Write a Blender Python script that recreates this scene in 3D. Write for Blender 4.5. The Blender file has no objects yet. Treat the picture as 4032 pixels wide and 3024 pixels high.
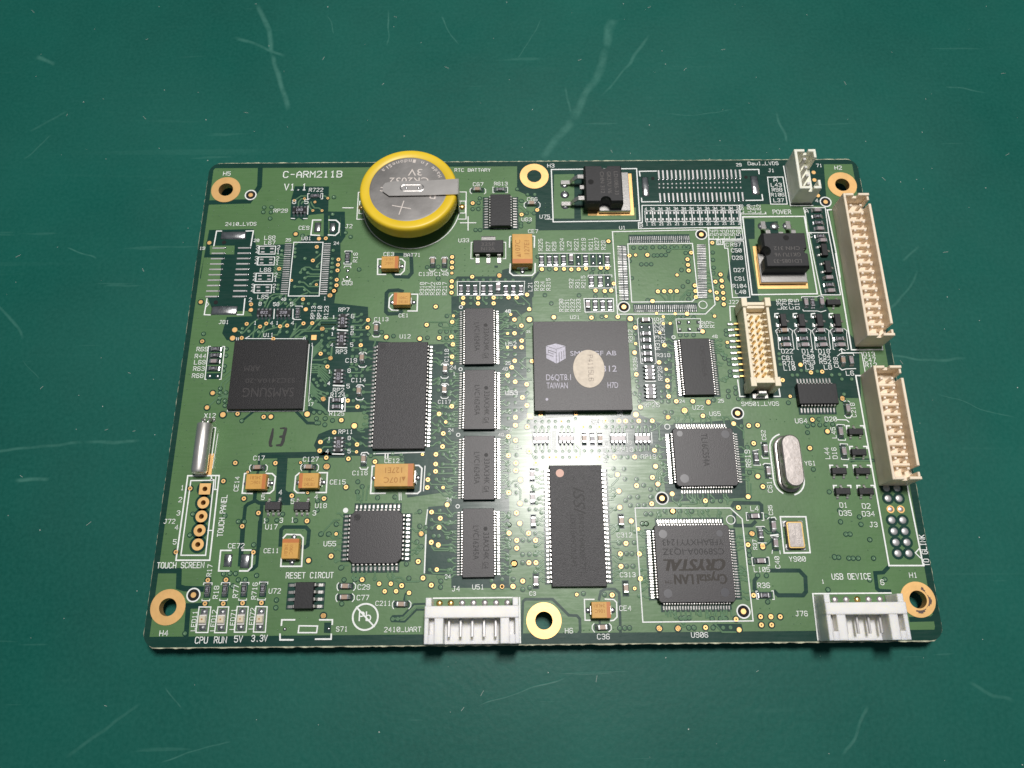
import bpy, math, random
from mathutils import Matrix, Vector
from mathutils.geometry import tessellate_polygon
random.seed(7)
sc = bpy.context.scene
S = 0.001                      # everything below is written in millimetres
ZT = 3.9                       # top face of the board above the mat

# ---------------------------------------------------------------- camera
cd = bpy.data.cameras.new('camera'); cam = bpy.data.objects.new('camera', cd); sc.collection.objects.link(cam)
cd.sensor_width = 36; cd.sensor_fit = 'HORIZONTAL'; cd.lens = 36*3028/4032
cd.clip_start = 0.005; cd.clip_end = 20
cam.matrix_world = Matrix(((0.99996019,0.00778225,-0.00436493,-6.0433*S),(-0.00878192,0.94495577,-0.32708021,-52.2525*S),(0.00157924,0.32710553,0.94498650,(146.6241+ZT)*S),(0,0,0,1)))
cd.dof.use_dof = True; cd.dof.focus_distance = 0.150; cd.dof.aperture_fstop = 30
sc.camera = cam
# ---------------------------------------------------------------- light
w = bpy.data.worlds.new('World'); sc.world = w; w.use_nodes = True
bg = w.node_tree.nodes['Background']; bg.inputs[0].default_value = (0.80, 0.92, 1.0, 1); bg.inputs[1].default_value = 0.13
def lamp(name, loc, aim, sx, sy, power, col):
    l = bpy.data.lights.new(name, 'AREA'); l.shape = 'RECTANGLE'; l.size = sx; l.size_y = sy; l.energy = power; l.color = col
    o = bpy.data.objects.new(name, l); sc.collection.objects.link(o); o.location = loc
    o.rotation_euler = (Vector(aim)-Vector(loc)).to_track_quat('-Z', 'Y').to_euler(); return o
lamp('ceiling_lamp', (0.050, 0.128, 0.585), (0.003, -0.014, 0), 0.080, 0.135, 4.0, (1.0, 0.965, 0.93))
sc.view_settings.view_transform = 'Standard'; sc.view_settings.look = 'None'; sc.view_settings.exposure = 0; sc.view_settings.gamma = 1

# ---------------------------------------------------------------- materials
def mat(name, col, rough=.5, metal=0, spec=.5, noise=0, nscale=800, bump=0, bscale=2000, coat=0, var=None, sss=0):
    m = bpy.data.materials.new(name); m.use_nodes = True; nt = m.node_tree; b = nt.nodes['Principled BSDF']
    b.inputs['Base Color'].default_value = (*col, 1); b.inputs['Roughness'].default_value = rough; b.inputs['Metallic'].default_value = metal
    b.inputs['Specular IOR Level'].default_value = spec
    if coat: b.inputs['Coat Weight'].default_value = coat; b.inputs['Coat Roughness'].default_value = .17
    if sss:
        b.inputs['Subsurface Weight'].default_value = sss; b.inputs['Subsurface Scale'].default_value = .0022; b.inputs['Subsurface Radius'].default_value = (1, .9, .6)
    if noise or bump or var:
        tc = nt.nodes.new('ShaderNodeTexCoord')
    if noise:
        n = nt.nodes.new('ShaderNodeTexNoise'); n.inputs['Scale'].default_value = nscale; n.inputs['Detail'].default_value = 5
        nt.links.new(tc.outputs['Object'], n.inputs['Vector'])
        mx = nt.nodes.new('ShaderNodeMix'); mx.data_type = 'RGBA'
        mr = nt.nodes.new('ShaderNodeMapRange'); mr.inputs[1].default_value = .3; mr.inputs[2].default_value = .7; nt.links.new(n.outputs[0], mr.inputs[0]); nt.links.new(mr.outputs[0], mx.inputs[0])
        mx.inputs[6].default_value = (*[c*(1-noise) for c in col], 1); mx.inputs[7].default_value = (*[min(1, c*(1+noise)) for c in (var or col)], 1)
        nt.links.new(mx.outputs[2], b.inputs['Base Color'])
    if bump:
        n2 = nt.nodes.new('ShaderNodeTexNoise'); n2.inputs['Scale'].default_value = bscale; n2.inputs['Detail'].default_value = 2
        nt.links.new(tc.outputs['Object'], n2.inputs['Vector'])
        bp = nt.nodes.new('ShaderNodeBump'); bp.inputs['Strength'].default_value = bump; bp.inputs['Distance'].default_value = .00005
        nt.links.new(n2.outputs[0], bp.inputs['Height']); nt.links.new(bp.outputs[0], b.inputs['Normal'])
    return m
M = dict(
 mask=mat('dark_solder_mask', (.0050,.038,.028), .36, spec=.22, noise=.12, nscale=120, bump=.25, bscale=900, coat=.30),
 pour=mat('green_solder_mask', (.072,.160,.056), .43, spec=.42, noise=.09, nscale=90, bump=.35, bscale=1100, coat=.34),
 trace=mat('trace_under_mask', (.10,.19,.105), .25, spec=.3, noise=.1),
 fr4=mat('board_edge', (.50,.50,.36), .7, noise=.6, nscale=700),  # paled so the unlit front edge looks lit
 silk=mat('white_ink', (.76,.78,.76), .6, noise=.1, nscale=3000),
 ink=mat('black_ink', (.004,.006,.005), .5),
 gold=mat('gold_plate', (.82,.50,.20), .45, .68, noise=.07, nscale=400, bump=.15, bscale=1500),
 goldpin=mat('gold_pin', (.75,.52,.20), .3, 1),
 solder=mat('solder', (.55,.55,.56), .27, 1, noise=.3, nscale=900, bump=.9, bscale=1600),
 dull=mat('dull_solder', (.60,.56,.57), .45, .9, noise=.12, nscale=1500, bump=.5, bscale=2500),
 lead=mat('tinned_lead', (.60,.58,.56), .28, .9, bump=.3, bscale=3000),
 black=mat('black_epoxy', (.012,.0115,.013), .46, spec=.3, noise=.22, nscale=2500, bump=.8, bscale=6500),
 black2=mat('grey_epoxy', (.025,.0225,.026), .43, spec=.42, noise=.12, nscale=2500, bump=.4, bscale=6500),
 blackm=mat('smooth_epoxy', (.010,.010,.012), .5, spec=.4, noise=.2, nscale=1500, bump=.3, bscale=3000),
 blackg=mat('coarse_epoxy', (.020,.019,.022), .5, spec=.45, noise=.38, nscale=2600, bump=1.0, bscale=6000),
 engr=mat('laser_mark', (.085,.078,.075), .6),
 engrd=mat('dark_laser_mark', (.011,.010,.011), .6),
 printw=mat('pale_print', (.50,.48,.56), .6, noise=.2, nscale=3000),
 brown=mat('brown_laser_mark', (.016,.011,.007), .6),
 dimple=mat('dimple', (.045,.045,.055), .3),
 hole=mat('drill_hole', (.003,.003,.003), .8),
 tant=mat('ochre_epoxy', (.56,.30,.055), .5, noise=.08, nscale=900, bump=.3),
 tantb=mat('orange_band', (.48,.15,.025), .5, noise=.05),
 tantm=mat('ochre_mark', (.36,.15,.02), .6),
 yellow=mat('yellow_sleeve', (.70,.485,.02), .42, spec=.5, bump=.3, bscale=260, noise=.07, nscale=150),
 steel=mat('battery_steel', (.34,.325,.315), .42, .95, noise=.28, nscale=140, bump=.2, bscale=900),  # tone noise paints uneven reflections into the steel colour
 nickel=mat('nickel_strip', (.58,.555,.535), .38, 1, noise=.08, nscale=300, bump=.12, bscale=600),
 can=mat('crystal_can', (.46,.42,.40), .3, .9, noise=.08, nscale=600, bump=.3, bscale=1200),
 cany=mat('tube_can', (.72,.69,.66), .36, .9, noise=.1, nscale=400, bump=.2, bscale=700),
 etch=mat('etched_mark', (.30,.26,.23), .5, .6),
 etchw=mat('bright_mark', (.62,.56,.52), .5, .3),
 capt=mat('tan_ceramic', (.34,.24,.18), .4, noise=.1, nscale=2000),
 capp=mat('grey_ceramic', (.30,.25,.26), .35, noise=.1, nscale=2000),
 resb=mat('black_resistor', (.012,.012,.014), .35),
 cer=mat('white_ceramic', (.6,.58,.56), .5),
 beige=mat('beige_nylon', (.80,.67,.51), .48, noise=.06, nscale=200, bump=.25, bscale=600, sss=.15),
 cream=mat('cream_nylon', (.78,.68,.50), .45, noise=.05, nscale=250, bump=.2, sss=.15),
 white=mat('white_nylon', (.80,.78,.74), .40, noise=.04, nscale=250, bump=.15, sss=.6),
 green=mat('greenish_nylon', (.80,.79,.66), .42, noise=.05, nscale=250, bump=.15, sss=.25),
 paper=mat('paper_sticker', (.56,.48,.38), .5, noise=.12, nscale=1200, bump=1.0, bscale=1500),
 led=mat('led_lens', (.62,.56,.42), .2, noise=.1, nscale=2500, coat=.5),
 tinpad=mat('tinned_pad', (.50,.49,.49), .42, .6, noise=.1, nscale=2000),
 markf=mat('faint_mark', (.030,.027,.028), .6),
 stickm=mat('sticker_print', (.40,.34,.28), .6),
 pinkd=mat('pink_dot', (.62,.36,.28), .5),
 burnt=mat('scuffed_copper', (.12,.08,.07), .5, .5, noise=.4, nscale=1500),
)
def mat_mottle(m, sx, sy, amt, scale):
    "faint streaks along one direction so the mask does not look flat"
    nt = m.node_tree; b = nt.nodes['Principled BSDF']; tc = nt.nodes.new('ShaderNodeTexCoord'); mp = nt.nodes.new('ShaderNodeMapping'); mp.inputs['Scale'].default_value = (sx, sy, 1)
    n = nt.nodes.new('ShaderNodeTexNoise'); n.inputs['Scale'].default_value = scale; n.inputs['Detail'].default_value = 3
    r = nt.nodes.new('ShaderNodeMapRange'); r.inputs[1].default_value = .3; r.inputs[2].default_value = .7; r.inputs[3].default_value = b.inputs['Roughness'].default_value-amt; r.inputs[4].default_value = b.inputs['Roughness'].default_value+amt
    nt.links.new(tc.outputs['Object'], mp.inputs[0]); nt.links.new(mp.outputs[0], n.inputs['Vector']); nt.links.new(n.outputs[0], r.inputs[0]); nt.links.new(r.outputs[0], b.inputs['Roughness'])
for k in ('mask', 'pour'): mat_mottle(M[k], 1, 8, .07, 300)

# ---------------------------------------------------------------- mesh helpers
LIFT = [0]
def lift():
    "each flat print lies a micron above the one before, so no two share a plane"
    LIFT[0] = (LIFT[0]+1) % 19; return LIFT[0]*.0008
class MB:
    def __init__(s): s.v = []; s.f = []; s.mi = []; s.k = 0
    def add(s, vs, fs, m=None):
        o = len(s.v); s.v += vs; s.f += [tuple(i+o for i in f) for f in fs]; s.mi += [s.k if m is None else m]*len(fs)
    def box(s, x0, y0, z0, x1, y1, z1, ch=0):
        if ch:
            v = [(x0,y0,z0),(x1,y0,z0),(x1,y1,z0),(x0,y1,z0),(x0,y0,z1-ch),(x1,y0,z1-ch),(x1,y1,z1-ch),(x0,y1,z1-ch),(x0+ch,y0+ch,z1),(x1-ch,y0+ch,z1),(x1-ch,y1-ch,z1),(x0+ch,y1-ch,z1)]
            f = [(3,2,1,0),(0,1,5,4),(1,2,6,5),(2,3,7,6),(3,0,4,7),(4,5,9,8),(5,6,10,9),(6,7,11,10),(7,4,8,11),(8,9,10,11)]
        else:
            v = [(x0,y0,z0),(x1,y0,z0),(x1,y1,z0),(x0,y1,z0),(x0,y0,z1),(x1,y0,z1),(x1,y1,z1),(x0,y1,z1)]
            f = [(3,2,1,0),(0,1,5,4),(1,2,6,5),(2,3,7,6),(3,0,4,7),(4,5,6,7)]
        s.add(v, f); return s
    def prism(s, p, z0, z1, ins=0, cx=None, cy=None):
        n = len(p)
        if ins:
            cx = sum(a for a, b in p)/n if cx is None else cx; cy = sum(b for a, b in p)/n if cy is None else cy
            zz = z1-ins; q = []
            for a, b in p:
                dx, dy = a-cx, b-cy; l = math.hypot(dx, dy) or 1; q.append((a-dx/l*ins*1.2, b-dy/l*ins*1.2))
            v = [(a,b,z0) for a,b in p]+[(a,b,zz) for a,b in p]+[(a,b,z1) for a,b in q]
            f = [tuple(range(n))[::-1], tuple(range(2*n, 3*n))]
            for i in range(n):
                j = (i+1) % n; f += [(i,j,n+j,n+i),(n+i,n+j,2*n+j,2*n+i)]
        else:
            v = [(a,b,z0) for a,b in p]+[(a,b,z1) for a,b in p]; f = [tuple(range(n))[::-1], tuple(range(n, 2*n))]
            for i in range(n): j = (i+1) % n; f.append((i,j,n+j,n+i))
        s.add(v, f); return s
    def disc(s, x, y, r, z, n=16, a0=0):
        z += lift()
        s.add([(x+r*math.cos(a0+2*math.pi*i/n), y+r*math.sin(a0+2*math.pi*i/n), z) for i in range(n)], [tuple(range(n))]); return s
    def cyl(s, x, y, r, z0, z1, n=20, ins=0): return s.prism([(x+r*math.cos(2*math.pi*i/n), y+r*math.sin(2*math.pi*i/n)) for i in range(n)], z0, z1, ins, x, y)
    def dome(s, x, y, r, z, h, n=12):
        v = []; R = [(1,0),(.85,.5),(.5,.87)]
        for k, zz in R: v += [(x+r*k*math.cos(2*math.pi*i/n), y+r*k*math.sin(2*math.pi*i/n), z+h*zz) for i in range(n)]
        v.append((x, y, z+h)); f = []
        for t in range(2):
            for i in range(n): j = (i+1) % n; f.append((t*n+i, t*n+j, (t+1)*n+j, (t+1)*n+i))
        for i in range(n): f.append((2*n+i, 2*n+(i+1) % n, 3*n))
        s.add(v, f); return s
    def cone(s, x, y, prof, n=12):
        v = []; f = []
        for r, z in prof: v += [(x+r*math.cos(2*math.pi*i/n), y+r*math.sin(2*math.pi*i/n), z) for i in range(n)]
        for k in range(len(prof)-1):
            for i in range(n): j = (i+1) % n; f.append((k*n+i, k*n+j, (k+1)*n+j, (k+1)*n+i))
        s.add(v, f); return s
    def ring(s, x, y, r0, r1, z, n=20, z0=None):
        v = []
        for r in (r0, r1): v += [(x+r*math.cos(2*math.pi*i/n), y+r*math.sin(2*math.pi*i/n), z) for i in range(n)]
        f = [(i, n+i, n+(i+1) % n, (i+1) % n) for i in range(n)]
        if z0 is not None:
            for r in (r0, r1): v += [(x+r*math.cos(2*math.pi*i/n), y+r*math.sin(2*math.pi*i/n), z0) for i in range(n)]
            for i in range(n):
                j = (i+1) % n; f += [(i, j, 2*n+j, 2*n+i), (n+j, n+i, 3*n+i, 3*n+j)]
        s.add(v, f); return s
    def line(s, pts, wd, z, closed=False, caps=True, bev=0):
        "flat stroke of width wd, one mitred strip"
        P = [Vector(p[:2]) for p in pts]; P = [p for i, p in enumerate(P) if i == 0 or (p-P[i-1]).length > 1e-5]
        if len(P) < 2: return s
        if closed and (P[0]-P[-1]).length < 1e-5: P.pop()
        n = len(P); w2 = wd/2; z += lift(); L_ = []; R_ = []
        for i, p in enumerate(P):
            d0 = (p-P[i-1]).normalized() if (i > 0 or closed) else None
            d1 = (P[(i+1) % n]-p).normalized() if (i < n-1 or closed) else None
            if d0 is None: q = p-d1*(w2*.7 if caps else 0); m = Vector((-d1.y, d1.x))*w2
            elif d1 is None: q = p+d0*(w2*.7 if caps else 0); m = Vector((-d0.y, d0.x))*w2
            else:
                q = p; n0 = Vector((-d0.y, d0.x)); n1 = Vector((-d1.y, d1.x)); m = n0+n1
                if m.length < .35: m = n0*w2
                else: m.normalize(); m *= w2/max(.5, m.dot(n0))
            L_.append(q+m); R_.append(q-m)
        v = [(p.x, p.y, z) for p in L_]+[(p.x, p.y, z) for p in R_]
        if bev:
            c = [((a+b_)/2) for a, b_ in zip(L_, R_)]
            for P_ in (L_, R_): v += [(*(k+(p-k)*1.6), z-bev) for p, k in zip(P_, c)]
            s.add([], [])
            o = len(s.v); s.add(v, [(n+i, n+i+1, i+1, i) for i in range(n-1)]+[(i, i+1, 2*n+i+1, 2*n+i) for i in range(n-1)]+[(3*n+i, 3*n+i+1, n+i+1, n+i) for i in range(n-1)])
            return s
        s.add(v, [(n+i, n+(i+1) % n, (i+1) % n, i) for i in range(n if closed else n-1)])
        return s
    def poly(s, loops, z, flat=False):
        "flat polygon, first loop outer, others holes"
        z += 0 if flat else lift()
        L = [[Vector((a, b, 0)) for a, b in l] for l in loops]; fl = [p for l in loops for p in l]
        fs = []
        for t in tessellate_polygon(L):
            a, b, c = [fl[i] for i in t]
            if (b[0]-a[0])*(c[1]-a[1])-(b[1]-a[1])*(c[0]-a[0]) < 0: t = (t[0], t[2], t[1])
            fs.append(tuple(t))
        s.add([(a, b, z) for a, b in fl], fs); return s
    def mesh(s, name, mats, smooth=False):
        me = bpy.data.meshes.new(name); me.from_pydata([(a*S, b*S, c*S) for a, b, c in s.v], [], s.f)
        for m in (mats if isinstance(mats, (list, tuple)) else [mats]): me.materials.append(M[m])
        if any(s.mi): me.polygons.foreach_set('material_index', s.mi)
        if smooth: me.polygons.foreach_set('use_smooth', [True]*len(me.polygons))
        me.update(); return me
    def build(s, name, mats, parent=None, label=None, kind=None, smooth=False, loc=(0,0,0)):
        return inst(s.mesh(name, mats, smooth), name, parent, loc, 0, label, kind)
def inst(me, name, parent=None, loc=(0,0,0), rz=0, label=None, kind=None):
    o = bpy.data.objects.new(name, me); sc.collection.objects.link(o)
    o.parent = parent; o.location = [c*S for c in loc]; o.rotation_euler = (0, 0, rz)
    if label: o['label'] = label
    if kind: o['kind'] = kind
    return o

# stroke font on a 4 x 6 grid, like plotted board lettering
FONT = {
'A':['0,0 0,4 2,6 4,4 4,0','0,2.4 4,2.4'],'B':['0,0 0,6 3,6 4,5 4,4 3,3.2 0,3.2','3,3.2 4,2.3 4,1 3,0 0,0'],'C':['4,5 3,6 1,6 0,5 0,1 1,0 3,0 4,1'],'D':['0,0 0,6 3,6 4,5 4,1 3,0 0,0'],
'E':['4,6 0,6 0,0 4,0','0,3.1 3,3.1'],'F':['4,6 0,6 0,0','0,3.1 3,3.1'],'G':['4,5 3,6 1,6 0,5 0,1 1,0 3,0 4,1 4,2.8 2.4,2.8'],'H':['0,0 0,6','4,0 4,6','0,3 4,3'],'I':['1,0 3,0','1,6 3,6','2,0 2,6'],
'J':['1.5,6 4,6','3,6 3,1 2,0 1,0 0,1'],'K':['0,0 0,6','4,6 0,2.5','1.3,3.6 4,0'],'L':['0,6 0,0 4,0'],'M':['0,0 0,6 2,3 4,6 4,0'],'N':['0,0 0,6 4,0 4,6'],'O':['1,0 0,1 0,5 1,6 3,6 4,5 4,1 3,0 1,0'],
'P':['0,0 0,6 3,6 4,5 4,4 3,3 0,3'],'Q':['1,0 0,1 0,5 1,6 3,6 4,5 4,1 3,0 1,0','2.4,1.6 4,0'],'R':['0,0 0,6 3,6 4,5 4,4 3,3 0,3','2,3 4,0'],'S':['4,5 3,6 1,6 0,5 0,4 1,3.2 3,3 4,2 4,1 3,0 1,0 0,1'],'T':['0,6 4,6','2,0 2,6'],
'U':['0,6 0,1 1,0 3,0 4,1 4,6'],'V':['0,6 2,0 4,6'],'W':['0,6 1,0 2,4 3,0 4,6'],'X':['0,0 4,6','0,6 4,0'],'Y':['0,6 2,3 4,6','2,3 2,0'],'Z':['0,6 4,6 0,0 4,0'],
'0':['1,0 0,1 0,5 1,6 3,6 4,5 4,1 3,0 1,0','.6,1.2 3.4,4.8'],'1':['1,5 2,6 2,0','1,0 3,0'],'2':['0,5 1,6 3,6 4,5 4,4 0,0 4,0'],'3':['0,5 1,6 3,6 4,5 4,4 3,3.1 1.5,3.1','3,3.1 4,2 4,1 3,0 1,0 0,1'],
'4':['3,0 3,6 0,2 4,2'],'5':['4,6 0,6 0,3.4 3,3.6 4,2.6 4,1 3,0 1,0 0,1'],'6':['4,5 3,6 1,6 0,5 0,1 1,0 3,0 4,1 4,2.2 3,3.2 0,3.2'],'7':['0,6 4,6 1.5,0'],'8':['1,3.1 0,4 0,5 1,6 3,6 4,5 4,4 3,3.1 1,3.1 0,2.2 0,1 1,0 3,0 4,1 4,2.2 3,3.1'],
'9':['0,1 1,0 3,0 4,1 4,5 3,6 1,6 0,5 0,4 1,3 4,3'],'-':['.6,3 3.4,3'],'_':['0,0 4,0'],'.':['1.7,0 2.3,0 2.3,.4 1.7,.4'],'a':['.3,4 3,4 4,3 4,0','4,2.4 1,2.4 0,1.4 0,.8 1,0 3,0 4,.8'],'u':['0,4 0,1 1,0 3,0 4,1','4,4 4,0'],'l':['1,6 2,6 2,0','1,0 3,0']}
def stroke_text(mb, txt, x, y, adv, h, wd, z, ang=0):
    ca, sa = math.cos(ang), math.sin(ang); gw = adv*.70; ox = 0
    for ch in txt:
        for st in FONT.get(ch, []):
            pts = []
            for t in st.split():
                u, v = t.split(','); u = float(u)/4*gw+ox; v = float(v)/6*h
                pts.append((x+u*ca-v*sa, y+u*sa+v*ca))
            mb.line(pts, wd, z)
        ox += adv
    return mb
def font_mesh(txt, size, m, bold=0, shear=0, name='lettering'):
    c = bpy.data.curves.new('t', 'FONT'); c.body = txt; c.size = 1; c.resolution_u = 3; c.offset = bold; c.shear = shear
    o = bpy.data.objects.new('t', c); sc.collection.objects.link(o)
    dg = bpy.context.evaluated_depsgraph_get(); me = bpy.data.meshes.new_from_object(o.evaluated_get(dg)); me.name = name
    xs = [v.co.x for v in me.vertices]; ys = [v.co.y for v in me.vertices]
    x0, x1, y1 = min(xs), max(xs), max(ys); W, H = size
    for v in me.vertices: v.co = ((v.co.x-x0)/(x1-x0)*W*S, v.co.y/max(y1, .1)*H*S, 0)
    me.materials.clear(); me.materials.append(M[m]); bpy.data.objects.remove(o); bpy.data.curves.remove(c)
    for p in me.polygons: p.material_index = 0
    return me
def ftext(txt, W, H, x, y, z, ang, m, parent, bold=0, shear=0):
    "ang 0 = reads left to right, pi = upside down, -pi/2 = reads downwards; (x, y) = start of the baseline"
    return inst(font_mesh(txt, (W, H), m, bold, shear), 'lettering', parent, (x, y, z), ang)

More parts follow.
